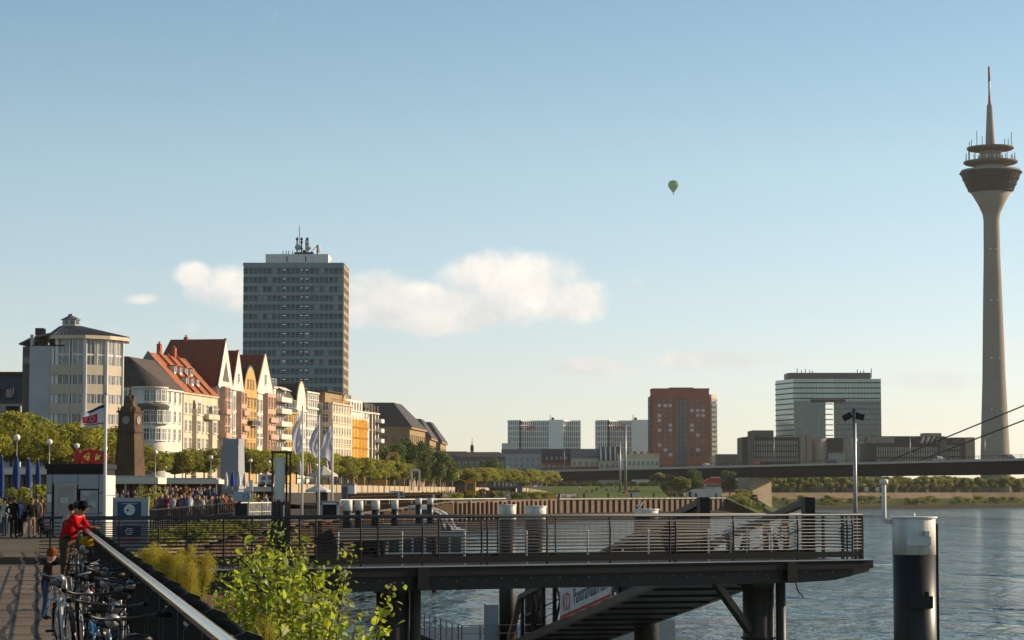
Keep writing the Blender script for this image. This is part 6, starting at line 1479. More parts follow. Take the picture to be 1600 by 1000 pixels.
rp = MB(); L = (BB-BA).length
for k in range(int(L/6)): q = e0.lerp(e1, k*6/L); rp.bar((*q,BZ+.3),(*q,BZ+1.3), .12, .12)
rp.bar((*e0,BZ+1.3),(*e1,BZ+1.3), .12, .12); rp.bar((*e0,BZ+.85),(*e1,BZ+.85), .06, .06); rp.build('parapet_rail', M['steel_dark'], br)
q = bpt(1184); an = R(52)
pb = MB().add([(-3.5,-5.7,-9),(3.5,-5.7,-9),(3.5,5.7,-9),(-3.5,5.7,-9),(-3.3,-5.4,BZ-4.4-6.0),(3.3,-5.4,BZ-4.4-6.0),(3.3,5.4,BZ-4.4-6),(-3.3,5.4,BZ-4.4-6)], [(3,2,1,0),(4,5,6,7),(0,1,5,4),(1,2,6,5),(2,3,7,6),(3,0,4,7)])
o = pb.build('stone_pier', mat('pale pier stone', (.46,.36,.25), (.36,.28,.19), s=.4, rough=.95, bump=.3, bs=1.2), br); o.location = (q.x-1, q.y+4, 6); o.rotation_euler = (0,0,-an)
for p, w_ in ((887,1.3),(955,1.4),(962,1.2),(1015,1.2),(1075,1.3)):
    q = bpt(p) - bn_*6; MB().box(q.x-w_,q.x+w_,q.y-1,q.y+1,3,BZ-4.3).build('column', M['concrete_dark'], br)
for p, w_ in ((1420,.9),(1457,.7),(1533,1.6)):
    q = bpt(p) - bn_*200; MB().box(q.x-w_,q.x+w_,q.y-1,q.y+1,7,BZ-4.3).build('column', M['stucco_cream'], br)
q = bpt(1375) ; q2 = bpt(1424)
MB().tube([(q.x,q.y,BZ-.5), P(1780,560,640)], .22, 6).build('stay_cable', M['steel_black'], br)
MB().tube([(q2.x,q2.y,BZ-.5), P(1780,587,636)], .22, 6).build('stay_cable', M['steel_black'], br)
def slim_mast(label, p, d, y0, base, r=.16):
    t = thing('street_mast', label, 'mast', (PX(p,d), d, base), 0, 'street masts'); MB().tube([(0,0,0),(0,0,PZ(y0,d)-base)], [r,r*.6], 8).build('pole', M['galv'], t, True)
    MB().bar((0,0,PZ(y0,d)-base),(1.2,0,PZ(y0,d)-base+.1), .1, .08).build('arm', M['galv'], t); MB().box(.9,1.7,-.15,.15,PZ(y0,d)-base,PZ(y0,d)-base+.18).build('lamp_head', M['white'], t)
slim_mast('taller grey mast standing before the bridge under the second pale tower', 977.5, 690, 662, 7.6, .42); slim_mast('shorter grey mast beside the taller one before the bridge', 969, 700, 688, 7.6, .36)
for i, p in enumerate((882,1210,1423,1540)): q = bpt(p); slim_mast(f'{ords[i]} lamp mast from the shore standing on the bridge', p, q.y+3, 700 if p < 1000 else 683, BZ, .14)
cc = [(.6,.6,.6),(.5,.5,.52),(.35,.02,.02),(.05,.06,.10),(.6,.58,.55),(.2,.2,.22)]
cn = ['white','silver','red','dark blue','cream','grey']
def car(label, loc, rz, c, s=1.0):
    t = thing('car', label, 'car', loc, rz, 'cars crossing the bridge' if 'bridge' in label else 'cars parked on the lower quay'); t.scale = (s,)*3
    MB().prism([(-2.1,.3),(2.1,.3),(2.15,.75),(1.3,.92),(.7,1.42),(-1.1,1.45),(-1.9,.95),(-2.15,.8)], 'y', -.85, .85).build('body', cloth(c, .3), t)
    MB().prism([(1.15,.93),(.65,1.36),(-1.05,1.39),(-1.7,.97)], 'y', -.86, .86).build('window', M['pane'], t)
    for x in (-1.3,1.3):
        for y in (-.75,.75): put('wheel', MB().lathe([(.32,-.1),(.32,.1)], 12).mesh('wheel', M['rubber']), t, (x,y,.32), rot=(math.pi/2,0,0))
for i, p in enumerate((816,1092,1168,1287,1452,1560)):
    q = bpt(p) - bn_*3; car(f'{cn[i]} car driving on the bridge deck', (q.x, q.y, BZ+.05), math.atan2(bd.y, bd.x), cc[i], 1.15)
# ------------------------------------------------------------------ buildings beyond the river bend
def block(name, label, cat, p0, p1, y0, y1, d, m, depth=20, base=7.0, roof=None, wins=None, rz=0, side=None):
    a, b = PX(p0,d), PX(p1,d); t = thing(name, label, cat, (a, d, base), rz); W = b-a; H = PZ(y0,d)-base
    if side is None: MB().box(0,W,0,depth,0,H).build('wall', m, t)
    else: dx = PX(side,d+depth)-b; MB().prism([(0,0),(W,0),(W+dx,depth),(dx,depth)], 'z', 0, H).build('wall', m, t)
    MB().box(-.3,W+.3,-.3,depth+.3,H,H+.5).build('roof_edge', roof or M['concrete_dark'], t)
    if wins: wins(t, W, H)
    return t, W, H
def curved_tower(label, p0, pm0, pm1, p1, y0, text):
    d = 1500.0; t = thing('lamella_tower', label, 'tower', (PX(p0,d), d, 7.0)); X_ = lambda p: PX(p,d)-PX(p0,d); H = PZ(y0,d)-7
    fin = mat('white lamella', (.86,.84,.80), (.78,.76,.72), s=.05, rough=.7); gl = glassy('grey tower glass', (.16,.17,.17), .25)
    segs = [(p0,p0+19,6,0),(p0+19,pm0,0,7),(pm1,p1,0,5)]
    if pm1 >= p1: segs = segs[:2]
    def yy(u, a, b): return a+(b-a)*u - 5*math.sin(math.pi*u)*(-1 if b > a else .6)
    for (q0,q1,a,b) in segs:
        n = max(5, int((q1-q0)/3.1)); g = MB()
        pts = [(X_(q0)+(X_(q1)-X_(q0))*k/n, yy(k/n,a,b)) for k in range(n+1)]
        g.prism(pts + [(X_(q1),24),(X_(q0),24)], 'z', 0, H); g.build('glass_front', gl, t)
        for k in range(n+1): MB().box(pts[k][0]-.36,pts[k][0]+.36,pts[k][1]-.9,pts[k][1]+.4,0,H+.6).build('lamella', fin, t)
        for z in [H*(j+.2)/13 for j in range(13)]:
            f = MB()
            for c, e in zip(pts, pts[1:]): f.bar((c[0],c[1]-.2,z),(e[0],e[1]-.2,z), .5, .7)
            f.build('floor_band', fin, t)
        f = MB(); 
        for c, e in zip(pts, pts[1:]): f.bar((c[0],c[1],H+.3),(e[0],e[1],H+.3), 1.4, .8)
        f.build('roof_edge', fin, t)
    MB().box(X_(pm0),X_(pm1 if pm1 < p1 else p1),-1.5,20,0,PZ(y0-2,d)-7).build('stair_core', fin, t)
    MB().box(X_(pm0+4),X_(pm0+8),3,8,H,H+2.5).build('roof_plant', M['steel_dark'], t)
    MB().tube([(X_(pm0+2),4,H),(X_(pm0+2),4,H+4.5)], .2, 5).build('aerial', M['steel_dark'], t)
    text_mesh(text, 6.0, .1, M['red'], t, Matrix.Translation((X_(p0+32),-5.6,H-4.2)) @ Matrix.Rotation(math.pi/2,4,'X') @ Matrix.Diagonal((1.1,.9,1,1)), bold=.06)
curved_tower('pale lamella office tower with red sign, left of the two', 794, 858, 880, 907, 658, 'rwi')
curved_tower('pale lamella office tower with red sign beside the brick block', 932, 988, 1020, 1020, 658, 'rwi')
def red_wins(t, W, H):
    d = 1400; k = d/FPX; X_ = lambda p: PX(p,d)-PX(1020,d); Z = lambda y: PZ(y,d)-7
    wm_ = MB().box(-1.05,1.05,-.12,0,-.95,.95).mesh('window', M['pane']); wl_ = MB().box(-1.05,1.05,-.12,0,-.95,.95).mesh('window', M['white']); r = random.Random(4)
    for j in range(12):
        for p in (1031,1040,1048,1082,1091,1099.5): put('window', wm_ if r.random() < .68 else wl_, t, (X_(p),0,Z(626+j*7.7)))
    MB().box(X_(1056.5),X_(1074),-.3,.5,0,Z(624)).build('glass_strip', glassy('blue strip glass', (.05,.07,.09), .15), t)
    for j in range(13): MB().box(X_(1056.5),X_(1074),-.45,-.3,Z(624+j*7.4)-.4,Z(624+j*7.4)).build('transom', M['steel_dark'], t)
    for p in (1062,1068): MB().box(X_(p)-.2,X_(p)+.2,-.42,-.31,0,Z(624)).build('mullion', M['steel_dark'], t)
    MB().box(X_(1016),X_(1020),2,20,0,Z(619)).build('side_wing', M['steel_dark'], t)
    for j in range(12): MB().box(X_(1016),X_(1020)-.1,1.8,2,Z(626+j*7.7),Z(622+j*7.7)).build('window', M['pane'], t)
    sw = MB().prism([(X_(1109),2.5),(X_(1113),2.0),(X_(1123),9),(X_(1117),14)], 'z', 0, Z(616)); sw.build('side_tower', M['stucco_cream'], t)
    for j in range(12): MB().prism([(X_(1110)-.2,1.9),(X_(1113)+.1,1.5),(X_(1123)+.2,8.6),(X_(1117)+.2,14)], 'z', Z(627+j*7.7), Z(622+j*7.7)).build('window_band', M['pane'] if j > 6 else M['curtain'], t)
    MB().box(X_(1048),X_(1086),6,16,H,H+1.3).build('roof_house', M['brick'], t)
block('brick_tower', 'red brick office tower with a central glass strip', 'tower', 1020, 1109, 608, 720, 1400, M['brick'], 22, wins=red_wins)
def city_gate():
    d = 1400.0; t = thing('glass_gate_tower', 'glass office tower shaped like a gate with a tall opening', 'tower', (PX(1242,d), d, 7.0)); X_ = lambda p: PX(p,d)-PX(1242,d); Z = lambda y, dd=0: PZ(y,d+dd)-7
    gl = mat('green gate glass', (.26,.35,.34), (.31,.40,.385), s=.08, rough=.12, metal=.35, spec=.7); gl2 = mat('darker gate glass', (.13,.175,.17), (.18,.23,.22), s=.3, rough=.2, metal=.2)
    H = Z(592); xr = X_(1378); xl = X_(1221)
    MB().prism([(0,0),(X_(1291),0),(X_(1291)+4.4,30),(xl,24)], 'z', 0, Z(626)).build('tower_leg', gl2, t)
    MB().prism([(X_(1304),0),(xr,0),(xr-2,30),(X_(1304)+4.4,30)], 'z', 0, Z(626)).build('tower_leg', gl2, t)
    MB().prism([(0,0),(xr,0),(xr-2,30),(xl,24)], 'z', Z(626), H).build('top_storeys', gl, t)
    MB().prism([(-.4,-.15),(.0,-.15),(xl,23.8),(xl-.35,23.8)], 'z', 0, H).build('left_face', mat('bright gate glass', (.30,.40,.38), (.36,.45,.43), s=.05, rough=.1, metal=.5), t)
    for j in range(14):
        z = Z(598+j*8.2)
        if z < 1: break
        MB().prism([(-.6,-.25),(.1,-.25),(xl+.1,24),(xl-.6,24)], 'z', z-.35, z+.35).build('floor_band', M['steel_dark'], t)
        if j < 4: MB().box(0,xr,-.4,-.05,z-.35,z+.35).build('floor_band', M['steel_dark'], t)
        else: MB().box(X_(1307),xr,-.35,-.05,z-.3,z+.3).build('floor_band', M['concrete_dark'], t); MB().box(X_(1291),X_(1304),3.5,4,z-.3,z+.3).build('floor_band', M['steel_dark'], t)
    MB().box(X_(1268),X_(1322),-.5,-.1,Z(629),Z(624)).build('lintel', M['steel_black'], t)
    f = MB()
    for k in range(28):
        x = xr*k/27
        if not X_(1290) < x < X_(1305): f.box(x-.12,x+.12,-.3,-.02,0,H)
    f.build('mullion_grid', M['tower_band'], t)
    MB().prism([(X_(1234),6),(X_(1238),3),(X_(1364),3),(X_(1364),26),(X_(1234),24)], 'z', H, Z(582)).build('roof_plant', mat('roof plant grey', (.10,.10,.105), (.08,.08,.085), s=.1, rough=.6), t)
    am = MB()
    for p, h in ((1250,3),(1257,2),(1263,2.6),(1270,2.2),(1274,1.6),(1345,2.4),(1350,1.5),(1355,2),(1367,3)): am.tube([(X_(p),8,Z(582)-(3 if p == 1367 else 0)),(X_(p),8,Z(582)+h)], .25, 5)
    am.build('aerial', M['steel_dark'], t)
city_gate()
def landtag():
    d = 1150.0; t = thing('parliament_building', 'low dark parliament building of banded storeys behind the bridge', 'building', (PX(1160,d), d, 7.0)); X_ = lambda p: PX(p,d)-PX(1160,d); Z = lambda y: PZ(y,d)-7
    dk = mat('dark bronze cladding', (.026,.021,.018), (.018,.015,.013), s=.1, rough=.6); tn = mat('beige cladding', (.30,.235,.17), (.25,.19,.14), s=.1, rough=.8)
    bx = lambda nm, p0, p1, y0, y1, m, yo=0, dep=25: MB().box(X_(p0),X_(p1),yo,yo+dep,max(0,Z(y1)),Z(y0)).build(nm, m, t)
    bx('wing', 1160, 1250, 683, 740, dk); bx('upper_storey', 1178, 1211, 672, 683, M['concrete_dark'], 4); bx('stair_block', 1168, 1178, 682, 740, M['concrete_dark'], -3)
    bx('end_wall', 1250, 1268, 679, 740, tn, -4, 12); bx('gap', 1258.3, 1259.2, 679, 740, M['steel_black'], -4.2, 1)
    bx('drum', 1286, 1337, 684, 740, M['concrete_dark'], 3); bx('dark_front', 1288, 1322, 684, 703, M['steel_black'], 2)
    MB().lathe([(X_(1290)-X_(1276),0),(X_(1290)-X_(1276),Z(685))], 20, (X_(1281),4,0)).build('round_tower', tn, t, True); MB().lathe([(X_(1343)-X_(1330),0),(X_(1343)-X_(1330),Z(685))], 20, (X_(1330),4,0)).build('round_tower', tn, t, True)
    bx('glass_hall', 1295, 1322, 708, 740, M['curtain'], 0, 2)
    bx('wing', 1357, 1505, 692, 740, dk, 2); bx('upper_storey', 1365, 1480, 681, 692, M['slate'], 6); bx('roof_house', 1449, 1477, 676, 682, tn, 8, 10)
    bx('end_block', 1470, 1480, 682, 740, M['concrete_dark'], 0); bx('end_block', 1512, 1527, 683, 740, tn, 4, 14); bx('end_block', 1492, 1513, 683, 740, M['concrete_dark'], 6)
    for p0, p1, ys in ((1180,1249,(690,699,708,717)),(1372,1468,(700,708,717)),(1481,1503,(697,707,716))):
        for y in ys:
            n = int((p1-p0)/3.6)
            MB().box(X_(p0),X_(p1),(-.3 if p0 < 1300 else 1.7),(-.02 if p0 < 1300 else 1.98),Z(y+3.2),Z(y-.6)).build('window_band', M['pane'], t)
            f = MB()
            for k in range(n): x = X_(p0+(p1-p0)*k/n); f.box(x-.28,x+.28,-.75 if p0 < 1300 else 1.2,-.1 if p0 < 1300 else 1.9,Z(y+5.5),Z(y-1.5))
            f.build('mullion_row', tn if y % 2 else M['concrete'], t)
    for k, p in enumerate((1366,1440,1448,1456,1464)): MB().bar((X_(p),-1 if k else 1,Z(692)),(X_(p+ (7 if k else 8)),5,Z(682)), 1.2, .5).build('sloping_fin', tn if k else M['concrete'], t)
    MB().prism([(X_(1358),Z(693)),(X_(1360),Z(682)),(X_(1395),Z(682)),(X_(1400),Z(684)),(X_(1400),Z(693))], 'y', 3, 6).build('sloping_roof', tn, t)
landtag()
def old_house(name, label, p0, p1, y_e, y_r, d, wallm, roofm, cols=5, rows=(6,3), zb=7.0, hip=False, flat=False, wf='white'):
    t = thing(name, label, 'house', (PX(p0,d), d, zb)); W = PX(p1,d)-PX(p0,d); H = PZ(y_e,d)-zb; Rg = PZ(y_r,d)-zb
    MB().box(0,W,0,12,0,H).build('wall', M[wallm], t)
    if flat: MB().box(-.2,W+.2,-.3,12,H,Rg).build('attic', M[roofm], t)
    else:
        i = W*.12 if hip else 0
        MB().add([(0,-.4,H),(W,-.4,H),(W-i,5,Rg),(i,5,Rg),(0,12,H),(W,12,H)], [(0,1,2,3),(3,2,5,4),(0,3,4),(1,5,2)]).build('roof', M[roofm], t)
    for j in rows:
        for c in range(cols): window(t, W*(c+.5)/cols, H-j, 1.3, 1.9, 0, wf, 'pane', sill=False)
    return t, W, H, Rg
t, W, H, Rg = old_house('terrace_house', 'white balcony house with pale flat attic beyond the bridge', 784, 846, 709, 702, 1100, 'stucco_grey', 'zinc', 7, (3.6,6.6), flat=True); MB().box(0,W*.35,2,10,Rg,Rg+3).build('roof_house', M['stucco_white'], t); chimney(t, W*.2, 4, Rg+2)
t, W, H, Rg = old_house('terrace_house', 'house with tall dark blue roof beside the white balcony house', 846, 893, 722, 701, 1100, 'brick', 'slate', 6, (3.5,))
for k in range(5): MB().box(W*(.15+.16*k),W*(.22+.16*k),.6,2.5,H+1.2,H+2.6).build('dormer', M['galv'], t)
t, W, H, Rg = old_house('terrace_house', 'house with blue grey roof and orange wall before the pale tower', 893, 938, 716, 701, 1090, 'stucco_cream', 'zinc', 5, (3.5,)); MB().box(0,W,-.2,0,0,H-4).build('brick_storey', M['roof_orange'], t)
t, W, H, Rg = old_house('terrace_house', 'house with brown timber gable beneath the second pale tower', 936, 970, 720, 698, 1085, 'stucco_cream', 'slate_brown', 4, (3.2,)); 
for k in range(4): MB().bar((W*(.1+.22*k),-.5,H),(W*(.1+.22*k),4.9,Rg+.1), .8, .4).build('rafter', M['stucco_white'], t)
t, W, H, Rg = old_house('terrace_house', 'long low white house row beneath the brick tower', 966, 1030, 716, 709, 1080, 'stucco_white', 'stucco_cream', 9, (3.2,), flat=True)
for k in range(6): chimney(t, W*(.08+.17*k), 5, Rg-.3, 1.6, 1.4)
old_house('terrace_house', 'dark low house at the foot of the lone dark tree', 712, 790, 714, 706, 1040, 'concrete_dark', 'slate_brown', 8, (4,), hip=True); old_house('terrace_house', 'dark brown flat house left of the small church spire', 690, 734, 712, 705, 1060, 'concrete_dark', 'slate', 6, (4,), hip=True)
block('office_block', 'low dark office block right of the brick tower', 'building', 1123, 1166, 711, 740, 1250, M['concrete_dark'])
t = thing('church_spire', 'small dark domed church spire above the low houses', 'spire', (PX(737.5,1150), 1150, 7)); Z = lambda y: PZ(y,1150)-7
MB().box(-.8,.8,-.8,.8,0,Z(704)).build('shaft', M['concrete_dark'], t); MB().lathe([(.8,Z(704)),(.95,Z(700)),(.7,Z(696)),(.2,Z(694)),(.06,Z(684))], 10).build('dome', M['slate'], t, True)
# far wooded strip and skyline behind everything
r_ = random.Random(23)
for i, (p, d, s, lab) in enumerate([(1045,1150,.42,'dark bush like tree under the brick tower, leftmost'),(1072,1170,.5,'dark tree under the middle of the brick tower'),(1090,1180,.55,'dark round tree under the right edge of the brick tower'),(1108,1160,.45,'low dark tree right of the brick tower foot')]): place_tree(TB[i%3], 'broadleaf_tree', lab, (PX(p,d),d,8), p, 'trees under the brick tower', s)
place_tree(TF[0], 'birch_tree', 'pale feathery tree right of the brick tower', (PX(1124,1170),1170,8), 1, None, 1.35)
for i, (p, d, s, lab) in enumerate([(1063,720,.95,'round willow tree in front of the bridge, left one'),(1086,740,1.1,'dark willow tree in front of the bridge, right one'),(1140,840,.7,'dark tree under the bridge beside the stone pier')]): place_tree([TF[1],TB[1],TB[0]][i], 'willow_tree', lab, (PX(p,d),d,5.6), p*1.3, 'trees in front of the bridge', s if i != 1 else .62)
for i in range(16):
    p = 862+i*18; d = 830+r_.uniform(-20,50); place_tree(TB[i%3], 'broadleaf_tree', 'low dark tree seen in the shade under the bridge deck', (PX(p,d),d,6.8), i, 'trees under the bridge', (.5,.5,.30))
ob = offs(BK, 44)
for (a, b, n) in ((0,1,8),(1,2,12),(2,3,22),(3,4,34)):
    for k in range(n):
        q = lerp2(ob[a], ob[b], (k+r_.uniform(-.1,.1))/n); place_tree(TF[k%3], 'lime_tree', 'small round lime tree in the long row on the far embankment', (q[0],q[1],7), k, 'lime trees on the far embankment', r_.uniform(.92,1.08))
for k in range(60):
    p = 1150+k*8.2; d = 1190+k*3+(k%2)*45; place_tree(TB[k%3], 'broadleaf_tree', 'dark tree in the park behind the embankment limes', (PX(p,d),d,4.4), k, 'trees behind the embankment limes', (.66,.66,.60))
bm_ = [leaf_cloud(crown_blobs(random.Random(90+i), 2.2, 1.5, 1.3, 10), 900, .38, random.Random(i)).mesh('foliage', M[['leaf_far','leaf_plane','leaf_dark'][i]]) for i in range(3)]
sm_ = MB().tube([(0,0,-.3),(0,0,1.6)], .08, 5).mesh('stem', M['bark'])
def bush(label, loc, k, s, group):
    t = thing('bank_shrub', label, 'shrub', loc, k, group); t.scale = (s*1.3,s,s); put('foliage', bm_[k%3], t); put('stem', sm_, t)
for a, b, n in ((0,1,12),(1,2,22),(2,3,40),(3,4,40)):
    for k in range(n):
        u = (k+r_.random())/n; o_ = r_.uniform(6,19); A, B = offs(BK,o_)[a], offs(BK,o_)[b]; q = lerp2(A,B,u); bush('low green shrub on the far river slope', (q[0],q[1],1.6+(o_-6)/24*2.8), r_.choice((0,0,1,1,2)), r_.uniform(.35,1.15), 'shrubs on the far river slope')
for k in range(26):
    u = r_.random()*.62; q = lerp2((66,694),(95,878),u); v = r_.random(); bush('green shrub on the bank before the stone pier', (q[0]+v*7, q[1]-v*4, 5.4*(1-v)), r_.randint(0,5), r_.uniform(.5,1.2), 'shrubs on the bank before the stone pier')
r2_ = random.Random(3)
for k in range(16): d = 84+k*2.2; bush('yellow green weed clump on the quay edge behind the pier railing', (-12.9-r2_.uniform(0,1.5), d, PZL-.5), 1, r2_.uniform(.22,.42), 'weeds on the quay edge')
# ------------------------------------------------------------------ balloon
bl = thing('hot_air_balloon', 'green hot air balloon floating alone in the sky', 'balloon', P(1052,303,3400)); k = 3400/FPX
nb = MB(); nb.lathe([(.9*k,2.0*k),(3.2*k,5*k),(6.8*k,9.5*k),(8.3*k,13.5*k),(8.0*k,17*k),(5.8*k,20*k),(2.5*k,21.4*k),(.01,21.7*k)], 24); nb.build('envelope', leafmat('green balloon silk', (.08,.30,.16), (.07,.26,.14), trans=.55, rand=0, tr_boost=1.5), bl, True)
MB().box(-.9*k,.9*k,-.9*k,.9*k,-.9*k,.5*k).build('basket', M['slate_brown'], bl)
rp = MB()
for x in (-1,1):
    for y in (-1,1): rp.tube([(x*.8*k,y*.8*k,.4*k),(x*.8*k,y*.8*k,2.2*k)], .1*k, 4)
rp.build('rigging', M['steel_black'], bl)
# ------------------------------------------------------------------ small things on the quays
ex = thing('excavator', 'yellow excavator with raised arm beside the dark trees', 'excavator', (PX(592,540), 540, UPZ)); Z = lambda y: PZ(y,540)-UPZ; X_ = lambda p: PX(p,540)-PX(592,540); ye = mat('machine yellow', (.58,.30,.03), (.5,.25,.03), s=1, rough=.5)
MB().box(-2,2,-1.4,1.4,.2,1.0).build('track', M['rubber'], ex); MB().box(-1.8,1.9,-1.2,1.2,1.0,2.6).build('body', ye, ex); MB().box(-.2,1.3,-1.1,.2,2.6,3.6).build('cab', M['pane'], ex)
ar = MB(); ar.bar((.5,0,2.4),(X_(608),0,Z(709)),.7,.8); ar.bar((X_(607),0,Z(709.5)),(X_(619),0,Z(708)),.6,.75); ar.build('boom', ye, ex); MB().bar((X_(619.5),0,Z(707)),(X_(620.5),0,Z(726)),.5,.7).build('stick', ye, ex); MB().bar((X_(603),-.5,Z(716)),(X_(617),-.5,Z(710)),.2,.2).build('ram', M['steel'], ex)
MB().prism([(X_(618),Z(726)),(X_(623),Z(726)),(X_(622),Z(730)),(X_(619),Z(731))], 'y', -.6, .6).build('bucket', M['steel_black'], ex)
def gabled_booth(label, p0, p1, y_r, y_e, y_b, d, m, rm):
    a, b = PX(p0,d), PX(p1,d); t = thing('market_booth', label, 'booth', ((a+b)/2, d, PZ(y_b,d)), 0, 'booths on the lower quay'); w_ = (b-a)/2; He, Hr = PZ(y_e,d)-PZ(y_b,d), PZ(y_r,d)-PZ(y_b,d)
    MB().prism([(-w_,0),(w_,0),(w_,He),(0,Hr),(-w_,He)], 'y', 0, 3).build('body', m, t); r = MB(); r.quad((-w_*1.15,-.4,He-.1),(0,-.4,Hr+.1),(0,3.3,Hr+.1),(-w_*1.15,3.3,He-.1)); r.quad((w_*1.15,-.4,He-.1),(0,-.4,Hr+.1),(0,3.3,Hr+.1),(w_*1.15,3.3,He-.1)); r.build('roof', rm, t)
    MB().box(-w_*.6,w_*.6,-.03,0,He*.4,He*.85).build('hatch', M['pane_brown'], t)
gabled_booth('bright yellow gabled booth on the lower quay', 726, 743, 746, 752, 774, 480, M['yellow'], M['roof_orange']); gabled_booth('brown timber booth left of the yellow one', 711, 727, 750, 754, 774, 485, M['slate_brown'], M['wood_pile']); gabled_booth('low red brown timber hut right of the yellow booth', 744, 764, 763, 768, 779, 500, M['rust'], M['slate_brown']); gabled_booth('small timber hut nearest the toilet cabin', 758, 772, 766, 770, 780, 505, M['wood_pile'], M['slate_brown'])
t, W, H = block('toilet_cabin', 'white toilet cabin lettered WC on the quay', 'cabin', 776, 796, 767, 779, 530, M['white'], 3, PZ(780,530)); text_mesh('WC', 1.6, .02, M['steel_black'], t, Matrix.Translation((W*.5,-.05,H*.5)) @ Matrix.Rotation(math.pi/2,4,'X') @ Matrix.Diagonal((1,.8,1,1)))
block('storage_container', 'dark storage container behind the toilet cabin', 'container', 765, 806, 763, 768, 560, M['steel_dark'], 4, PZ(777,560)); block('blue_container', 'blue grey container beside the striped tents', 'container', 808, 816, 757, 768, 590, mat('container blue', (.10,.14,.18), rough=.6), 4, PZ(776,590))
for i, (p, d, lab) in enumerate([(826,605,'first striped tent roof by the far lamps'),(836,607,'second striped tent roof by the far lamps'),(845,609,'third striped tent roof by the far lamps')]):
    t = thing('striped_tent', lab, 'tent', (PX(p,d), d, PZ(777,d)), 0, 'striped tents'); z0, z1 = PZ(761,d)-PZ(777,d), PZ(757,d)-PZ(777,d); MB().lathe([(1.3,z0),(.05,z1)], 4, a0=R(45), a1=R(405), sx=.9).build('canopy', M['awning'] if i % 2 else cloth((.45,.25,.22)), t)
    for x in (-.6,.6): MB().tube([(x,0,0),(x,0,z0)], .04, 5).build('pole', M['galv'], t)
parasol('red open parasol above the sunlit quay wall', 976, 652, 767.5, 770.5, 9, (.5,.03,.02), 5.6)
block('white_trailer', 'white trailer parked above the sunlit quay wall', 'trailer', 983, 998, 769, 776, 662, M['white'], 3, 5.6)
pf = thing('portal_frame', 'white portal frame standing on the upper promenade', 'frame', (PX(649,520), 520, UPZ)); w_ = 6*520/FPX; hz = PZ(736,520)-UPZ
for s in (-1,1): MB().box(s*w_-.2,s*w_+.2,-.2,.2,0,hz).build('post', M['white'], pf)
MB().box(-w_-.2,w_+.2,-.2,.2,hz,hz+.45).build('beam', M['white'], pf)
sb = thing('blank_sign', 'small blank white sign at the start of the bridge', 'sign', (PX(794,830), 830, UPZ)); zz = PZ(735,830)-UPZ; MB().box(-.8,.8,-.1,.1,zz,zz+1.7).build('panel', M['white'], sb); MB().tube([(0,.15,0),(0,.15,zz+1)], .1, 6).build('post', M['galv'], sb)
mbk = MB(); 
for x in (-.52,.52): 
    rg_ = _ring(.34,.03,12,4); mbk.add([(a+x, c, b+.34) for a, b, c in rg_.v], rg_.f)
mbk.bar((-.5,0,.35),(-.15,0,.85),.05,.05); mbk.bar((-.15,0,.8),(.4,0,.85),.05,.05); mbk.bar((0,0,.3),(.4,0,.85),.05,.05); mbk.bar((.5,0,.35),(.36,0,1.05),.05,.05); mbk.bar((.36,-.28,1.03),(.36,.28,1.03),.05,.05); mbk.box(-.28,-.02,-.08,.08,.88,.95)
mb1 = mbk.mesh('parked_bicycle', M['white']); mb2 = mbk.mesh('parked_bicycle', M['steel_dark'])
for k in range(40): d = r_.uniform(628,650); p = 864+(k/40)*38+r_.uniform(-1,1); tag(put('parked_bicycle', mb1 if k % 3 else mb2, None, (PX(p,d), d, 5.7), r_.uniform(0,6)), 'small far bicycle parked in the crowd of bicycles on the lawn', 'bicycle', 'far bicycles parked on the lawn')
rb = thing('riverside_cabin', 'white cabin with a bright red roof before the stone pier', 'cabin', (PX(1108,702), 702, 5.6)); X_ = lambda p: PX(p,702)-PX(1108,702); Z = lambda y: PZ(y,702)-5.6
MB().prism([(X_(1072),0),(X_(1128),0),(X_(1128),Z(763)),(X_(1085),Z(764)),(X_(1074),Z(770))], 'y', 0, 5).build('hull', M['stucco_white'], rb); MB().box(X_(1102),X_(1126),.5,4.5,Z(763),Z(755)).build('cabin', M['stucco_cream'], rb); MB().box(X_(1104),X_(1125),.44,.5,Z(761),Z(756.5)).build('window', M['pane'], rb)
MB().prism([(X_(1097),Z(755)),(X_(1127),Z(755)),(X_(1127),Z(747)),(X_(1109),Z(747))], 'y', .2, 4.8).build('roof', M['red'], rb); MB().box(X_(1112),X_(1126),1,4,Z(747),Z(745)).build('roof_top', M['stucco_cream'], rb); MB().box(X_(1076),X_(1080),-.05,0,.2,Z(768)).build('door', M['steel_black'], rb)
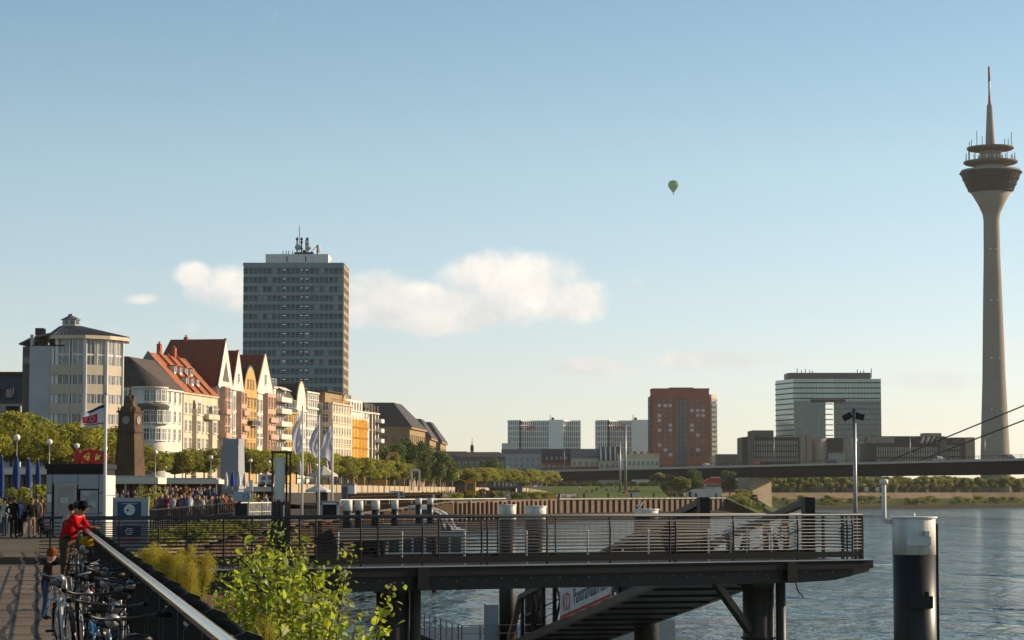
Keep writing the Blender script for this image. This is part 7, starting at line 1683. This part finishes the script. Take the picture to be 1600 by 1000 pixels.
for (p, d, lab) in [(1354,965,'white board nearer the floodlight mast on the far bank'),(1371,972,'white board right of its twin on the far bank')]:
    t = thing('bank_sign', lab, 'sign', (PX(p,d), d, 4.0)); MB().box(-.8,.8,-.08,.08,PZ(767.5,d)-4,PZ(761,d)-4).build('panel', M['white'], t); MB().tube([(0,.12,0),(0,.12,PZ(762,d)-4)], .08, 6).build('post', M['galv'], t)

# weeds and dark vehicles that fill the lower quay
for k in range(46):
    u = r2_.random(); q = lerp2((-12.2,430),(11.9,600),u); bush('weedy bush along the quay above the timber fender piles', (q[0]-r2_.uniform(.6,6), q[1]+r2_.uniform(0,12), PZL), r2_.choice((0,1,2,4)), r2_.uniform(.3,.7), 'weedy bushes above the fender piles')
for i, (p, d) in enumerate(((570,300),(583,306),(596,312),(641,330),(655,345),(668,365),(690,430),(556,296))):
    car(f'{["black","dark blue","dark grey","white","silver","dark green","brown","red"][i]} car parked on the lower quay below the parapet', (PX(p,d), d, PZL), 1.2, [(.02,.02,.02),(.02,.03,.07),(.05,.05,.055),(.6,.6,.6),(.4,.4,.42),(.02,.05,.03),(.08,.04,.02),(.3,.02,.02)][i])
fn = thing('timber_fence', 'dark open fence on the lower quay behind the small mooring piles', 'fence', (0,0,PZL))
for k in range(70):
    p = 546+k*2.05; d = quay_depth(p)+3; MB().box(-.10,.10,-.08,.08,0,1.7, Matrix.Translation((PX(p,d),d,0))).build('picket', M['wood_pile'], fn)
for z in (.6,1.45): MB().bar((PX(546,quay_depth(546)+3),quay_depth(546)+3,z),(PX(688,quay_depth(688)+3),quay_depth(688)+3,z),.08,.12).build('rail', M['wood_pile'], fn)
# ------------------------------------------------------------------ evening haze
hz_ = MB().box(-9800,12800,-400,14800,-2.2,505).build('haze', None); tag(hz_, kind='stuff')
hm = bpy.data.materials.new('thin evening haze'); hm.use_nodes = True; hn = hm.node_tree.nodes; hn.clear()
ho = hn.new('ShaderNodeOutputMaterial'); hv = hn.new('ShaderNodeVolumePrincipled'); hm.node_tree.links.new(hv.outputs[0], ho.inputs['Volume'])
hv.inputs['Color'].default_value = (.98,.97,.94,1); hv.inputs['Density'].default_value = .00004; hv.inputs['Anisotropy'].default_value = .2
hz_.data.materials.append(hm)
